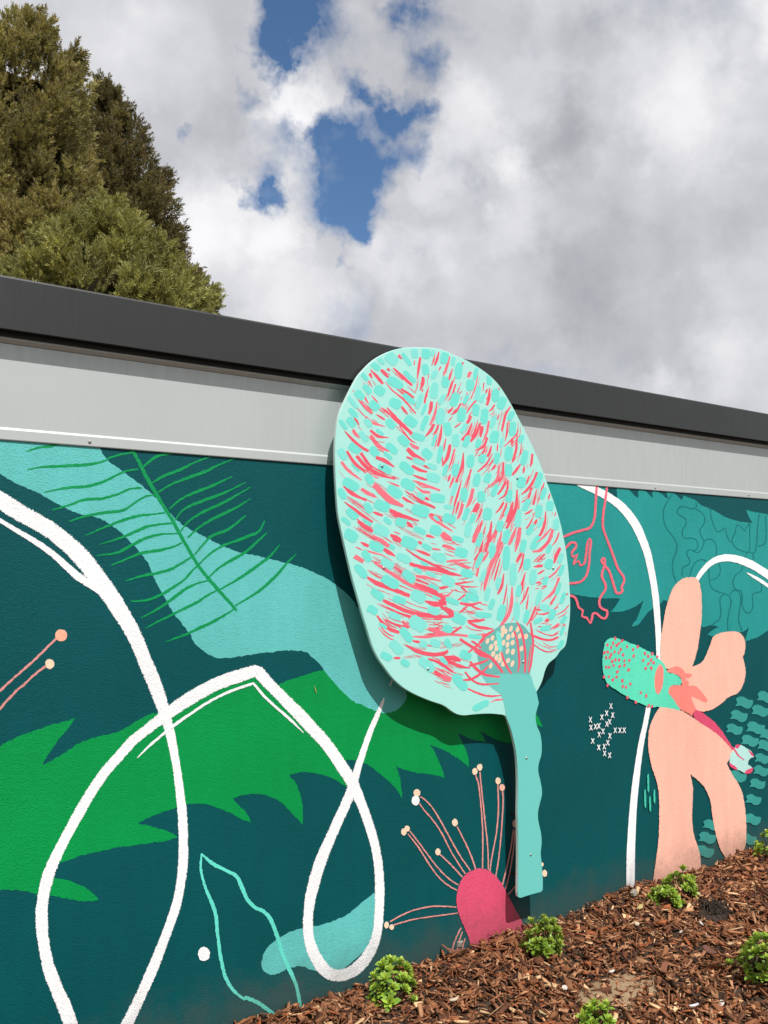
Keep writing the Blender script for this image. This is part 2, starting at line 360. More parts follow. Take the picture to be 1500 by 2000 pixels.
MURAL = [
('painted_leaf', 'broad bright green painted leaf with jagged edge', 'green', 'poly', '811 1904 946 1940 1038 1969 1113 2005 1190 2027 1288 2052 1379 2068 1456 2086 1426 2047 1381 1995 1331 1933 1292 1876 1269 1833 1333 1855 1403 1893 1485 1935 1590 1960 1688 1971 1775 2004 1842 2035 1910 2062 1956 2063 2033 2096 2183 2140 2342 2219 2488 2248 2638 2257 2763 2161 2832 2180 2930 2203 3045 2225 3162 2245 3312 2257 3467 2246 3839 2192 4445 2068 5001 1897 5237 1769 5277 1725 5316 1676 5358 1605 5275 1636 5117 1493 4996 1512 4876 1542 4788 1581 4702 1623 4638 1657 4673 1610 4706 1561 4587 1588 4490 1626 4414 1661 4448 1594 4489 1527 4516 1461 4527 1381 4447 1439 4338 1509 4231 1564 4126 1607 4165 1557 4204 1491 4244 1414 4276 1333 4190 1363 4099 1388 3996 1411 3895 1444 3808 1485 3833 1421 3852 1349 3864 1244 3864 1238 3806 1319 3724 1397 3627 1476 3547 1532 3469 1568 3360 1591 3388 1496 3399 1380 3330 1422 3255 1471 3151 1517 3034 1548 2949 1552 2896 1546 2949 1484 2993 1380 3008 1280 3005 1195 2951 1253 2895 1316 2825 1382 2742 1430 2648 1457 2556 1465 2474 1460 2517 1407 2570 1352 2617 1274 2544 1309 2454 1365 2352 1422 2265 1453 2179 1466 2155 1464 2083 1456 2013 1446 1932 1431 1842 1403 1933 1366 2026 1325 2104 1275 2027 1261 1935 1267 1833 1275 1723 1280 1615 1279 1510 1273 1417 1260 1367 1249 1327 1216 1358 1174 1420 1151 1482 1113 1545 1073 1588 1028 1612 994 1536 1003 1453 1032 1351 1074 1251 1111 1153 1147 1058 1173 965 1197 829 1236'),
('painted_band', 'wide wavy pale teal painted band crossing the wall', 'lteal', 'poly', '729 3715 994 3719 1276 3722 1537 3723 1579 3673 1633 3619 1708 3576 1784 3522 1851 3477 1913 3426 1958 3373 2004 3336 2080 3267 2150 3225 2257 3177 2379 3122 2503 3078 2617 3056 2787 3021 2949 2986 3088 2937 3202 2887 3289 2837 3315 2818 3377 2773 3435 2711 3494 2642 3576 2534 3687 2392 3801 2233 3877 2104 3906 2002 3892 1965 3858 1930 3800 1897 3744 1890 3697 1890 3623 1914 3559 1939 3495 1971 3432 1999 3362 2050 3300 2106 3248 2161 3205 2208 3162 2261 3117 2308 3073 2342 3029 2379 2957 2393 2844 2402 2761 2398 2652 2393 2546 2384 2429 2377 2339 2385 2276 2421 2226 2459 2188 2495 2160 2547 2113 2609 2043 2698 1985 2797 1939 2874 1898 2955 1870 3014 1836 3057 1792 3110 1737 3162 1694 3204 1630 3244 1577 3274 1525 3288 1464 3297 1383 3325 1314 3358 1235 3400 1168 3432 1092 3463 1027 3499 953 3543 730 3677'),
('painted_foot', 'pale teal painted blob inside the white loop by the mulch', 'lteal', 'poly', '3611 601 3510 560 3388 507 3255 483 3124 484 2997 496 2886 487 2778 455 2726 417 2702 371 2703 313 2727 272 2780 244 2847 246 2915 257 2998 244 3055 214 3126 175 3198 146 3271 139 3359 142 3450 177 3542 228 3576 282 3619 372 3635 495'),
('painted_leaf', 'mid teal painted leaf with toothed edge under the metal flashing', 'mteal', 'poly', '5373 3720 5646 3717 5877 3719 6097 3719 6232 3708 6246 3671 6370 3609 6363 3707 6519 3707 6618 3652 6673 3626 6684 3708 6761 3706 6894 3641 6885 3707 6969 3706 7134 3638 7110 3709 7205 3704 7281 3676 7352 3634 7385 3684 7470 3667 7572 3647 7674 3600 7789 3576 7907 3548 8026 3509 8171 3475 8345 3451 8591 3443 8527 3503 8478 3579 8633 3563 8765 3556 8899 3538 9284 3481 9225 2360 8837 2271 8702 2225 8518 2191 8390 2175 8418 2232 8468 2316 8344 2279 8072 2277 7927 2258 7832 2257 7728 2279 7823 2319 7931 2349 7790 2371 7627 2369 7340 2513 7063 2642 6999 2624 6862 2568 6788 2532 6705 2470 6634 2421 6544 2412 6564 2436 6625 2485 6667 2548 6725 2648 6629 2608 6509 2573 6392 2555 6248 2556 6306 2598 6355 2640 6385 2675 6223 2681 6055 2692 5892 2708 5715 2733 5358 2766'),
('painted_squiggle', None, 'squig', 'line', '7205 3693 8 -3 7115 3608 8 -2 7059 3524 9 -1 7056 3430 9 1 7096 3351 8 3 7191 3272 8 3 7254 3191 9 1 7240 3110 9 -1 7194 3042 9 -2 7177 2975 9 0 7189 2894 9 1 7237 2820 9 2'),
('painted_squiggle', None, 'squig', 'line', '7582 3627 10 1 7592 3579 9 -3 7511 3555 0 -6 7399 3571 -1 -6 7310 3561 5 -5 7269 3518 10 1 7307 3486 7 5 7395 3454 8 4 7416 3407 10 0 7370 3357 9 -2 7345 3302 10 1 7388 3255 5 5 7501 3257 2 6 7579 3237 8 4 7600 3182 10 -1 7553 3133 4 -5 7451 3139 4 -5 7412 3098 10 0 7459 3043 10 1 7446 2995 8 -4 7356 2968 7 -4 7332 2920 9 -1 7335 2873 10 0'),
('painted_squiggle', None, 'squig', 'line', '7580 3557 5 5 7671 3526 7 4 7731 3464 10 1 7701 3393 9 -2 7641 3343 10 -1 7662 3280 10 2 7706 3225 10 1 7668 3155 8 -3 7598 3113 2 -6 7518 3126 -3 -6'),
('painted_squiggle', None, 'squig', 'line', '7706 3232 -3 6 7801 3255 1 6 7882 3228 8 4 7920 3157 10 1 7900 3072 10 -1'),
('painted_squiggle', None, 'squig', 'line', '7453 2872 -9 2 7490 2947 -9 2 7560 3016 -6 4 7652 3041 0 6 7733 3027 3 6'),
('painted_squiggle', None, 'squig', 'line', '7777 2946 10 0 7784 2834 10 1 7816 2756 8 3 7921 2712 5 5 8041 2689 4 6 8125 2658 8 4 8154 2601 11 0 8118 2502 10 -1 8085 2404 10 -1 8086 2304 11 0'),
('painted_squiggle', None, 'squig', 'line', '7957 3002 10 1 7978 2931 10 -1 7927 2860 7 -4 7808 2831 4 -6'),
('painted_squiggle', None, 'squig', 'line', '8138 2680 -7 5 8214 2721 -2 6 8300 2698 8 4 8334 2625 11 0 8304 2510 11 -1 8287 2396 11 0 8344 2286 10 2'),
('painted_squiggle', None, 'squig', 'line', '8041 2682 6 -5 7967 2648 9 -3 7959 2578 10 0 7972 2493 10 -1 7934 2424 8 -4 7837 2385 8 -4 7813 2359 9 -3'),
('painted_squiggle', None, 'squig', 'line', '8375 2973 11 -1 8360 2929 9 -3 8232 2865 9 -3 8199 2786 11 1 8251 2728 7 5 8338 2712 8 4 8361 2653 11 1 8356 2552 11 1 8429 2478 5 6 8506 2482 -7 5 8555 2547 -11 1 8553 2664 -9 3 8645 2688 -4 6 8725 2705 -9 4 8729 2794 -11 0'),
('painted_squiggle', None, 'squig', 'line', '7824 3566 10 1 7844 3468 10 2 7923 3342 6 5 8007 3344 -3 6 8081 3374 4 6 8114 3289 10 2 8173 3225 0 6 8212 3276 -10 2 8265 3335 -10 2 8293 3408 -5 5 8368 3396 6 5 8430 3353 0 6 8483 3399 -9 3 8537 3444 -9 3'),
('painted_squiggle', None, 'squig', 'line', '8536 3437 11 0 8531 3311 11 0 8510 3134 7 -5 8332 3147 -4 -6 8234 3190 -9 -4 8199 3247 -10 -2'),
('painted_squiggle', None, 'squig', 'line', '8725 3547 11 0 8693 3434 11 0 8674 3314 11 0 8656 3210 11 -1 8613 3120 7 -5 8483 3119 6 -5 8430 3060 10 -3'),
('painted_squiggle', None, 'squig', 'line', '8844 3528 12 1 8850 3363 12 0 8816 3227 9 -4 8681 3183 5 -6'),
('painted_squiggle', None, 'squig', 'line', '8574 3112 11 1 8589 3061 11 0 8570 3031 10 -2'),
('painted_frond_stem', 'green painted stem of a fern frond', 'frond', 'line', '1759 3719 8 5 1804 3647 10 6 1849 3563 11 6 1906 3469 11 6 1976 3363 10 6 2034 3277 10 6 2092 3179 10 6 2152 3081 10 6 2218 2981 9 6 2297 2891 9 7 2383 2800 9 7 2492 2686 6 5'),
('painted_frond_leaflet', None, 'frond', 'line', '1134 3652 -1 3 1200 3681 -2 6 1277 3700 -2 8 1345 3718 -1 4'),
('painted_frond_leaflet', None, 'frond', 'line', '1146 3548 -1 3 1241 3572 -1 6 1378 3586 -1 9 1498 3603 -1 9 1580 3626 -2 6 1622 3650 -3 6 1685 3676 -2 6 1781 3702 -1 5'),
('painted_frond_leaflet', None, 'frond', 'line', '1240 3420 -1 3 1361 3452 -1 7 1481 3468 -2 9 1583 3500 -3 8 1666 3547 -3 6 1729 3578 -2 6 1805 3593 -1 5'),
('painted_frond_leaflet', None, 'frond', 'line', '1290 3316 -1 3 1383 3350 -2 6 1482 3387 -2 8 1585 3400 -2 9 1679 3431 -2 6 1753 3466 -2 6 1829 3478 -1 5'),
('painted_frond_leaflet', None, 'frond', 'line', '1390 3253 -1 3 1485 3287 -2 6 1587 3311 -2 9 1712 3331 -3 8 1787 3382 -3 5 1852 3423 -2 6 1912 3436 -1 5'),
('painted_frond_leaflet', None, 'frond', 'line', '1487 3170 -1 3 1588 3217 -3 6 1693 3262 -3 8 1799 3297 -2 9 1887 3311 -1 6 1982 3325 -1 5'),
('painted_frond_leaflet', None, 'frond', 'line', '1570 3117 -1 3 1674 3150 -2 6 1758 3184 -4 8 1855 3229 -3 9 1944 3250 -1 6 2034 3260 -1 5'),
('painted_frond_leaflet', None, 'frond', 'line', '1556 3050 0 3 1675 3066 -2 7 1760 3109 -4 8 1856 3159 -3 9 1956 3186 -1 7 2069 3195 0 5'),
('painted_frond_leaflet', None, 'frond', 'line', '1645 2990 -1 3 1729 3024 -3 6 1836 3067 -3 9 1946 3084 -2 9 2036 3107 -2 6 2099 3135 -2 5'),
('painted_frond_leaflet', None, 'frond', 'line', '1737 2894 -1 3 1839 2923 -2 7 1938 2941 -2 9 2027 2965 -4 8 2107 3009 -4 6 2164 3042 -3 4'),
('painted_frond_leaflet', None, 'frond', 'line', '1771 2768 0 3 1863 2770 -2 7 1951 2798 -4 8 2040 2845 -5 8 2120 2899 -5 5 2177 2959 -5 5 2218 2998 -4 4'),
('painted_frond_leaflet', None, 'frond', 'line', '1838 2662 -2 3 1941 2712 -4 6 2030 2769 -6 8 2121 2833 -5 8 2202 2870 -3 6 2291 2891 -1 5'),
('painted_frond_leaflet', None, 'frond', 'line', '1866 2596 -2 3 1976 2647 -3 6 2088 2697 -4 8 2204 2748 -5 8 2286 2796 -4 6 2358 2829 -2 5'),
('painted_frond_leaflet', None, 'frond', 'line', '2001 2506 -1 3 2125 2543 -3 7 2241 2587 -4 9 2360 2638 -5 8 2488 2707 -3 4'),
('painted_frond_leaflet', None, 'frond', 'line', '2061 3726 1 -3 2004 3707 2 -7 1936 3689 4 -8 1881 3652 6 -7 1838 3611 3 -3'),
('painted_frond_leaflet', None, 'frond', 'line', '2322 3723 1 -3 2179 3662 3 -6 2074 3605 4 -8 1972 3560 4 -8 1894 3512 3 -4'),
('painted_frond_leaflet', None, 'frond', 'line', '2496 3724 1 -3 2347 3656 3 -6 2251 3605 4 -9 2133 3558 4 -9 2018 3507 3 -6 1935 3454 3 -4'),
('painted_frond_leaflet', None, 'frond', 'line', '2447 3588 2 -3 2373 3549 3 -6 2277 3504 4 -9 2170 3460 4 -8 2089 3417 4 -6 2010 3353 3 -4'),
('painted_frond_leaflet', None, 'frond', 'line', '2548 3553 2 -3 2411 3482 3 -7 2302 3437 4 -9 2195 3394 4 -9 2101 3345 4 -5 2051 3278 4 -3'),
('painted_frond_leaflet', None, 'frond', 'line', '2581 3520 2 -3 2474 3457 4 -6 2363 3395 5 -8 2243 3339 5 -8 2149 3280 5 -5 2092 3212 4 -3'),
('painted_frond_leaflet', None, 'frond', 'line', '2581 3442 2 -3 2500 3389 4 -6 2413 3345 5 -9 2292 3285 5 -8 2209 3232 4 -5 2139 3169 4 -4'),
('painted_frond_leaflet', None, 'frond', 'line', '2551 3327 2 -3 2476 3267 5 -6 2402 3219 5 -8 2305 3183 6 -8 2246 3126 5 -4 2188 3059 4 -3'),
('painted_frond_leaflet', None, 'frond', 'line', '2693 3296 4 -1 2654 3225 6 -5 2578 3189 4 -9 2477 3152 4 -9 2379 3117 3 -6 2294 3065 4 -5 2218 2998 4 -4'),
('painted_frond_leaflet', None, 'frond', 'line', '2713 3214 3 -2 2629 3143 6 -6 2541 3072 6 -8 2441 3020 6 -8 2356 2970 4 -5 2284 2908 4 -4'),
('painted_frond_leaflet', None, 'frond', 'line', '2813 3134 3 -2 2734 3050 6 -6 2631 2980 7 -8 2542 2923 6 -8 2443 2867 4 -6 2364 2829 3 -5'),
('painted_frond_leaflet', None, 'frond', 'line', '2942 3069 3 -3 2868 3004 6 -5 2788 2921 8 -7 2684 2835 7 -8 2582 2773 4 -6 2476 2719 3 -4'),
('painted_outline', 'thin mint painted leaf outline beside the white dot', 'mint', 'line', '2262 1139 6 -2 2257 1061 8 -1 2270 991 8 0 2296 907 9 1 2341 807 12 1 2367 722 12 -1 2377 630 11 -2 2390 536 11 -1 2408 430 12 -1 2440 320 12 1 2492 227 9 4 2570 149 1 10 2585 152 -1 13 2676 92 7 9 2769 8 9 7 2830 -56 10 7'),
('painted_outline', 'thin mint wavy painted outline running down to the mulch', 'mint', 'line', '2259 1141 3 3 2344 1059 7 8 2432 1001 5 8 2510 945 10 7 2549 868 14 3 2583 791 11 4 2642 720 8 7 2709 676 8 8 2763 610 13 4 2812 493 14 1 2854 365 13 1 2903 258 14 2 2959 136 13 0 2985 34 14 -2 2995 -40 14 -3'),
('painted_stamen', None, 'stamen', 'line', '1332 2561 5 -5 1256 2485 5 -5 1183 2416 5 -5 1110 2353 4 -5 1030 2282 4 -5 900 2166 4 -5'),
('painted_stamen', None, 'stamen', 'line', '1273 2400 4 -6 1212 2355 4 -5 1148 2296 4 -6 1126 2282 4 -5 1033 2180 5 -5 942 2069 5 -5'),
('painted_dot', None, 'peachd', 'poly', '1392 2576 1389 2560 1380 2548 1366 2542 1351 2543 1337 2550 1327 2563 1324 2579 1327 2594 1336 2607 1349 2613 1364 2612 1378 2605 1388 2592'),
('painted_dot', None, 'cream', 'poly', '1324 2410 1322 2398 1315 2388 1304 2383 1292 2384 1281 2390 1274 2401 1271 2414 1273 2427 1280 2437 1291 2442 1303 2441 1314 2434 1321 2424'),
('painted_loop', 'thick white brushed line arching down the left of the wall', 'white', 'brush', '778 3468 18 47 912 3407 19 47 1003 3363 22 46 1096 3304 24 46 1191 3253 24 46 1288 3195 28 44 1388 3115 34 40 1470 3034 40 38 1553 2931 44 34 1638 2815 45 30 1714 2698 45 26 1780 2591 45 21 1836 2472 45 16 1881 2364 46 15 1942 2225 45 13 1991 2087 40 8 2034 1948 33 4 2066 1810 29 2 2092 1673 29 0 2112 1535 31 -1 2130 1387 33 -4 2136 1264 34 -5 2138 1130 35 -8 2126 999 32 -11 2098 861 32 -15 2053 740 30 -17 1998 613 32 -20 1937 478 34 -23 1872 357 33 -24 1797 221 34 -27 1723 119 33 -29'),
('painted_line', 'thin white brushed line under the thick arch', 'white', 'brush', '825 3352 5 11 914 3302 5 11 1006 3247 6 12 1099 3190 7 13 1194 3133 9 15 1291 3064 11 16 1371 2993 14 17 1452 2921 15 20 1534 2864 12 16 1586 2816 7 7'),
('painted_loop', 'thick white brushed line making two loops across the green leaf', 'white', 'brush', '1523 161 -38 -5 1480 266 -39 -3 1436 400 -40 -4 1372 559 -37 -4 1324 702 -36 0 1296 850 -35 4 1285 983 -36 9 1291 1082 -34 13 1313 1189 -35 18 1356 1292 -30 20 1414 1404 -27 19 1474 1508 -28 21 1544 1622 -28 22 1627 1737 -26 23 1712 1822 -24 24 1799 1909 -24 26 1889 1970 -22 28 1980 2027 -23 31 2074 2085 -26 37 2193 2147 -25 41 2316 2200 -21 43 2443 2237 -18 44 2495 2248 -16 45 2633 2277 1 43 2653 2269 27 34 2736 2182 34 26 2847 2075 34 27 2960 1966 38 28 3076 1849 40 27 3194 1723 41 22 3300 1584 44 19 3407 1430 49 15 3485 1278 45 8 3556 1113 42 4 3612 949 42 0 3644 789 44 -5 3656 632 45 -9 3652 479 44 -12 3636 330 44 -17 3596 226 45 -27 3518 145 41 -39 3411 98 26 -46 3290 104 -4 -43 3187 170 -35 -26 3107 288 -45 -7 3063 408 -43 3 3052 531 -43 10 3066 661 -44 16 3104 798 -49 21 3154 923 -48 24 3227 1057 -42 23 3301 1181 -41 22 3369 1296 -41 20 3422 1415 -38 16 3469 1536 -31 12 3516 1646 -28 11 3571 1769 -25 11 3627 1867 -22 10 3667 1942 -17 7 3696 2003 -6 2'),
('painted_line', 'thin white line following the arch over the green leaf', 'white', 'brush', '1829 1802 -2 2 1902 1864 -6 6 1982 1921 -6 7 2063 1975 -7 9 2170 2035 -6 8 2292 2098 -5 8 2444 2155 -4 9 2594 2190 -4 9 2617 2195 3 9 2695 2107 8 6 2792 2019 7 6 2904 1923 8 6 3007 1823 2 2'),
('painted_line', None, 'white', 'brush', '3749 2087 -5 2 3770 2129 -8 3 3782 2151 -3 1'),
('painted_dot', 'round white painted dot low on the wall', 'white', 'poly', '2327 498 2324 480 2312 468 2295 464 2277 469 2260 482 2249 500 2244 520 2248 537 2259 550 2276 554 2294 549 2311 537 2323 518'),
('painted_stamen', None, 'stamen', 'line', '4392 452 -3 -4 4279 527 -4 -3 4187 616 -5 -2 4096 734 -6 -2 4033 826 -6 -2 3970 906 -5 -2 3913 971 -5 -2'),
('painted_stamen', None, 'stamen', 'line', '4406 490 -4 -4 4305 562 -4 -3 4200 664 -5 -2 4110 771 -5 -2 4045 853 -5 -2 3982 929 -5 -2 3932 987 -5 -2'),
('painted_stamen', None, 'stamen', 'line', '4447 542 -5 -3 4360 632 -5 -3 4280 708 -5 -3 4220 762 -5 -3'),
('painted_stamen', None, 'stamen', 'line', '4475 562 -6 -2 4400 664 -6 -2 4320 781 -6 -1 4241 917 -6 -2 4150 1034 -5 -2 4072 1117 -5 -2 4021 1180 -5 -2'),
('painted_stamen', None, 'stamen', 'line', '4530 575 -6 -2 4441 687 -6 -2 4361 804 -6 -2 4281 931 -6 -2 4215 1033 -6 -2 4150 1124 -5 -2 4085 1190 -5 -3 4034 1228 -4 -4'),
('painted_stamen', None, 'stamen', 'line', '4586 574 -7 0 4538 689 -7 -1 4470 815 -7 -1 4429 884 -6 -1 4395 941 -6 -1'),
('painted_stamen', None, 'stamen', 'line', '4656 567 -7 2 4662 738 -7 1 4659 916 -7 1 4640 1108 -7 1 4620 1237 -7 0 4592 1309 -7 -1'),
('painted_stamen', None, 'stamen', 'line', '4720 544 -7 1 4715 718 -7 1 4688 922 -7 1 4661 1126 -7 1 4635 1330 -7 0'),
('painted_stamen', None, 'stamen', 'line', '4734 530 -7 2 4764 656 -7 2 4810 816 -8 2 4833 993 -8 1 4831 1196 -8 1'),
('painted_stamen', None, 'stamen', 'line', '4799 475 -7 2 4837 631 -7 2 4869 859 -8 2 4886 1048 -8 1 4882 1140 -8 1'),
('painted_stamen', None, 'stamen', 'line', '4871 392 -7 3 4924 529 -7 3 4970 680 -8 2 5002 814 -8 2'),
('painted_stamen', None, 'stamen', 'line', '4907 352 -7 3 4961 501 -8 3 5000 664 -8 2 5020 800 -8 2'),
('painted_stamen', None, 'stamen', 'line', '4936 304 -6 5 4981 331 -6 5 5041 361 -4 5 5148 376 -3 6 5335 381 -2 6'),
('painted_stamen', None, 'stamen', 'line', '4384 327 0 -5 4278 356 0 -5 4147 386 0 -5 4006 398 2 -5 3869 390 3 -5 3747 366 3 -5'),
('painted_stamen', None, 'stamen', 'line', '4398 279 1 -5 4251 298 1 -5 4108 316 1 -5 3956 332 1 -5 3856 335 2 -5 3777 335 2 -5'),
('painted_stamen', None, 'stamen', 'line', '4431 160 6 -4 4383 100 6 -4 4349 38 7 -3 4328 -36 7 -3 4315 -113 7 -2'),
('painted_stamen', None, 'stamen', 'line', '4444 126 7 -3 4410 64 7 -3 4389 -12 7 -3 4375 -109 7 -2'),
('painted_stamen', None, 'stamen', 'line', '4471 69 7 -3 4450 23 7 -3 4436 -44 7 -2'),
('painted_flower', 'deep pink painted flower dome rising from the mulch', 'pink', 'poly', '4532 3 4499 82 4465 152 4431 220 4405 287 4385 353 4385 403 4406 470 4447 532 4509 566 4593 575 4663 562 4734 530 4806 469 4863 404 4914 330 4958 256 5009 171 5068 82 5120 -5 5172 -103 5247 -251 5199 -389 4628 -236 4573 -99'),
('painted_dot', None, 'cream', 'poly', '3903 987 3900 976 3893 968 3882 965 3870 967 3859 975 3851 985 3849 997 3851 1008 3859 1016 3870 1019 3882 1017 3893 1010 3900 999'),
('painted_dot', None, 'cream', 'poly', '3932 1007 3929 998 3923 992 3912 989 3901 991 3891 997 3885 1006 3882 1016 3885 1024 3891 1031 3901 1033 3913 1031 3923 1025 3930 1017'),
('painted_dot', None, 'cream', 'poly', '4033 1255 4029 1243 4020 1234 4007 1231 3992 1233 3979 1241 3970 1252 3967 1265 3970 1277 3979 1286 3992 1289 4007 1287 4020 1279 4030 1268'),
('painted_dot', None, 'white', 'poly', '4025 1199 4021 1184 4010 1173 3995 1168 3978 1171 3963 1180 3953 1195 3949 1211 3953 1226 3963 1238 3978 1242 3995 1240 4011 1230 4021 1216'),
('painted_dot', None, 'cream', 'poly', '4402 971 4399 958 4391 949 4379 946 4366 948 4354 956 4346 967 4343 981 4346 993 4354 1002 4366 1006 4379 1004 4391 996 4400 984'),
('painted_dot', None, 'cream', 'poly', '4228 779 4226 767 4218 759 4208 756 4196 758 4186 766 4178 776 4176 789 4178 800 4186 808 4196 811 4208 809 4219 802 4226 791'),
('painted_dot', None, 'cream', 'poly', '4611 1336 4608 1324 4600 1315 4589 1312 4576 1313 4565 1320 4557 1331 4554 1344 4557 1356 4565 1364 4576 1368 4589 1367 4600 1360 4608 1349'),
('painted_dot', None, 'cream', 'poly', '4662 1362 4659 1350 4651 1342 4640 1338 4627 1340 4616 1347 4608 1357 4605 1369 4608 1381 4616 1389 4628 1393 4640 1391 4652 1385 4659 1374'),
('painted_dot', None, 'cream', 'poly', '4862 1225 4859 1214 4851 1205 4839 1201 4826 1203 4815 1210 4807 1221 4804 1234 4807 1245 4815 1254 4827 1257 4840 1256 4852 1249 4860 1238'),
('painted_dot', None, 'peach', 'poly', '4908 1165 4904 1153 4896 1145 4883 1141 4869 1144 4857 1151 4849 1162 4846 1174 4849 1186 4857 1194 4870 1198 4884 1196 4896 1189 4905 1178'),
('painted_dot', None, 'peach', 'poly', '5042 850 5039 837 5031 827 5020 823 5008 825 4997 833 4990 845 4987 860 4990 873 4998 883 5009 888 5021 886 5032 878 5039 865'),
('painted_dot', None, 'cream', 'poly', '5384 380 5381 368 5373 359 5362 356 5349 358 5338 366 5330 378 5327 392 5330 404 5338 413 5350 416 5363 413 5374 405 5382 393'),
('painted_dot', None, 'cream', 'poly', '5344 462 5343 455 5339 450 5333 448 5327 449 5321 454 5317 460 5316 467 5317 474 5321 479 5327 481 5334 480 5339 476 5343 469'),
('painted_dot', None, 'cream', 'poly', '3738 344 3736 333 3730 326 3721 323 3712 325 3703 332 3697 343 3695 354 3697 365 3703 373 3712 375 3721 373 3730 366 3736 356'),
('painted_dot', None, 'cream', 'poly', '3784 319 3782 310 3776 304 3767 302 3757 305 3749 311 3743 320 3741 329 3743 338 3749 344 3757 346 3767 343 3776 337 3782 329'),
('painted_stem', 'white painted stem curving down behind the mint bud', 'white', 'line', '5841 3740 25 35 5958 3706 25 35 6096 3666 25 32 6264 3610 31 32 6417 3540 41 30 6552 3441 50 26 6650 3340 56 20 6727 3224 55 15 6795 3094 54 10 6842 2949 51 6 6879 2804 49 4 6906 2659 50 2 6922 2501 47 1 6934 2343 44 -1 6938 2199 42 -2 6930 2094 39 -5 6850 1831 36 -8 6766 1638 35 -8 6718 1496 35 -8 6653 1326 39 -9 6598 1131 43 -10 6553 937 48 -11 6518 743 50 -11 6494 549 54 -11 6475 355 58 -12 6465 185 59 -12 6459 -34 59 -13 6452 -131 59 -14'),
('painted_stem', 'white painted arch leaving the peach petal at the right', 'white', 'line', '7529 2795 -28 9 7572 2843 -29 11 7648 2911 -32 15 7767 2988 -29 21 7911 3041 -19 30 8080 3062 -1 37 8278 3048 17 38 8504 3002 32 38 8709 2935 41 35 8919 2852 49 34 9242 2695 56 34'),
('painted_line', 'short thin white line under the white arch at the right', 'white', 'line', '8456 2902 5 5 8600 2854 14 13 8730 2808 18 15 8860 2755 19 14 9182 2620 20 14'),
('painted_contour', 'coral painted contour line winding beside the mint panel', 'coral', 'line', '6082 3715 16 0 6065 3551 16 0 6044 3413 15 -2 5987 3330 10 -8 5886 3303 5 -10 5761 3276 5 -10 5637 3237 6 -10 5499 3192 6 -9'),
('painted_contour', 'coral painted contour line winding beside the mint panel', 'coral', 'line', '6225 3713 16 -1 6197 3582 16 -1 6166 3454 16 0 6159 3341 16 2 6199 3253 15 4 6253 3153 16 4 6308 3052 16 4 6363 2951 15 5 6439 2874 16 3 6437 2823 16 -3 6407 2785 17 -2 6416 2747 16 -4 6377 2725 3 -11 6329 2736 -12 -8 6298 2800 -16 -3 6265 2875 -16 -4 6229 2939 -14 -6 6173 2983 -13 -6 6133 3027 -16 0 6156 3052 -2 11 6178 3037 15 4 6170 2976 16 -2 6144 2927 16 -2 6137 2877 16 2 6179 2814 16 2 6178 2764 15 -3 6130 2715 14 -5 6095 2666 16 -2 6100 2616 15 4 6146 2584 9 9 6192 2570 13 6 6201 2538 16 -2 6172 2502 7 -10 6116 2510 -7 -9 6052 2550 -4 -10 6006 2545 11 -8 5987 2496 15 -4 5968 2467 2 -11 5924 2511 -10 -8 5861 2532 -13 -5 5871 2580 -14 -3 5818 2612 -13 -5 5793 2673 -14 -5 5750 2711 -8 -9 5645 2725 -3 -10'),
('painted_contour', 'coral painted contour line winding beside the mint panel', 'coral', 'line', '5566 3097 -8 9 5671 3147 -9 8 5724 3184 -6 10 5786 3185 10 8 5794 3148 15 -2 5740 3099 15 -2 5757 3062 6 10 5810 3081 11 8 5774 3026 14 -3 5764 2995 8 9 5827 3026 5 10 5844 2989 7 10 5898 3002 -11 7 5927 3088 -15 2 5947 3187 -15 3 5975 3224 0 11 5993 3200 16 2 5973 3100 16 -1 5961 2989 16 -2 5923 2891 13 -5 5841 2837 7 -9 5717 2826 1 -10 5561 2822 1 -10'),
('painted_leaflet', None, 'mteal2', 'poly', '8189 1583 8245 1606 8332 1598 8413 1562 8509 1548 8497 1502 8444 1471 8364 1473 8285 1506 8177 1519 8218 1549'),
('painted_leaflet', None, 'mteal2', 'poly', '8589 1604 8647 1628 8739 1621 8824 1584 8925 1569 8912 1522 8857 1490 8772 1492 8689 1526 8576 1539 8618 1570'),
('painted_leaflet', None, 'mteal2', 'poly', '8089 1454 8143 1477 8229 1469 8309 1433 8404 1417 8392 1372 8340 1341 8261 1344 8183 1378 8076 1391 8116 1421'),
('painted_leaflet', None, 'mteal2', 'poly', '8480 1470 8537 1493 8627 1485 8712 1448 8812 1432 8799 1385 8744 1354 8660 1357 8579 1391 8467 1405 8509 1436'),
('painted_leaflet', None, 'mteal2', 'poly', '8011 1326 8062 1347 8143 1338 8218 1303 8307 1288 8296 1245 8247 1217 8173 1220 8100 1252 8000 1266 8037 1294'),
('painted_leaflet', None, 'mteal2', 'poly', '8376 1304 8435 1327 8529 1317 8616 1278 8719 1261 8706 1212 8650 1180 8563 1184 8478 1220 8362 1236 8406 1267'),
('painted_leaflet', None, 'mteal2', 'poly', '8612 1201 8664 1222 8747 1212 8823 1178 8914 1162 8902 1120 8853 1093 8776 1096 8702 1129 8600 1143 8638 1170'),
('painted_leaflet', None, 'mteal2', 'poly', '8273 1179 8329 1201 8416 1191 8498 1153 8595 1136 8583 1090 8530 1060 8449 1064 8369 1099 8260 1115 8301 1144'),
('painted_leaflet', None, 'mteal2', 'poly', '8573 1092 8628 1113 8714 1103 8795 1066 8891 1049 8878 1004 8826 976 8746 981 8668 1015 8560 1031 8601 1059'),
('painted_leaflet', None, 'mteal2', 'poly', '8511 962 8562 981 8643 971 8719 935 8809 919 8797 877 8748 851 8673 856 8600 889 8499 904 8537 930'),
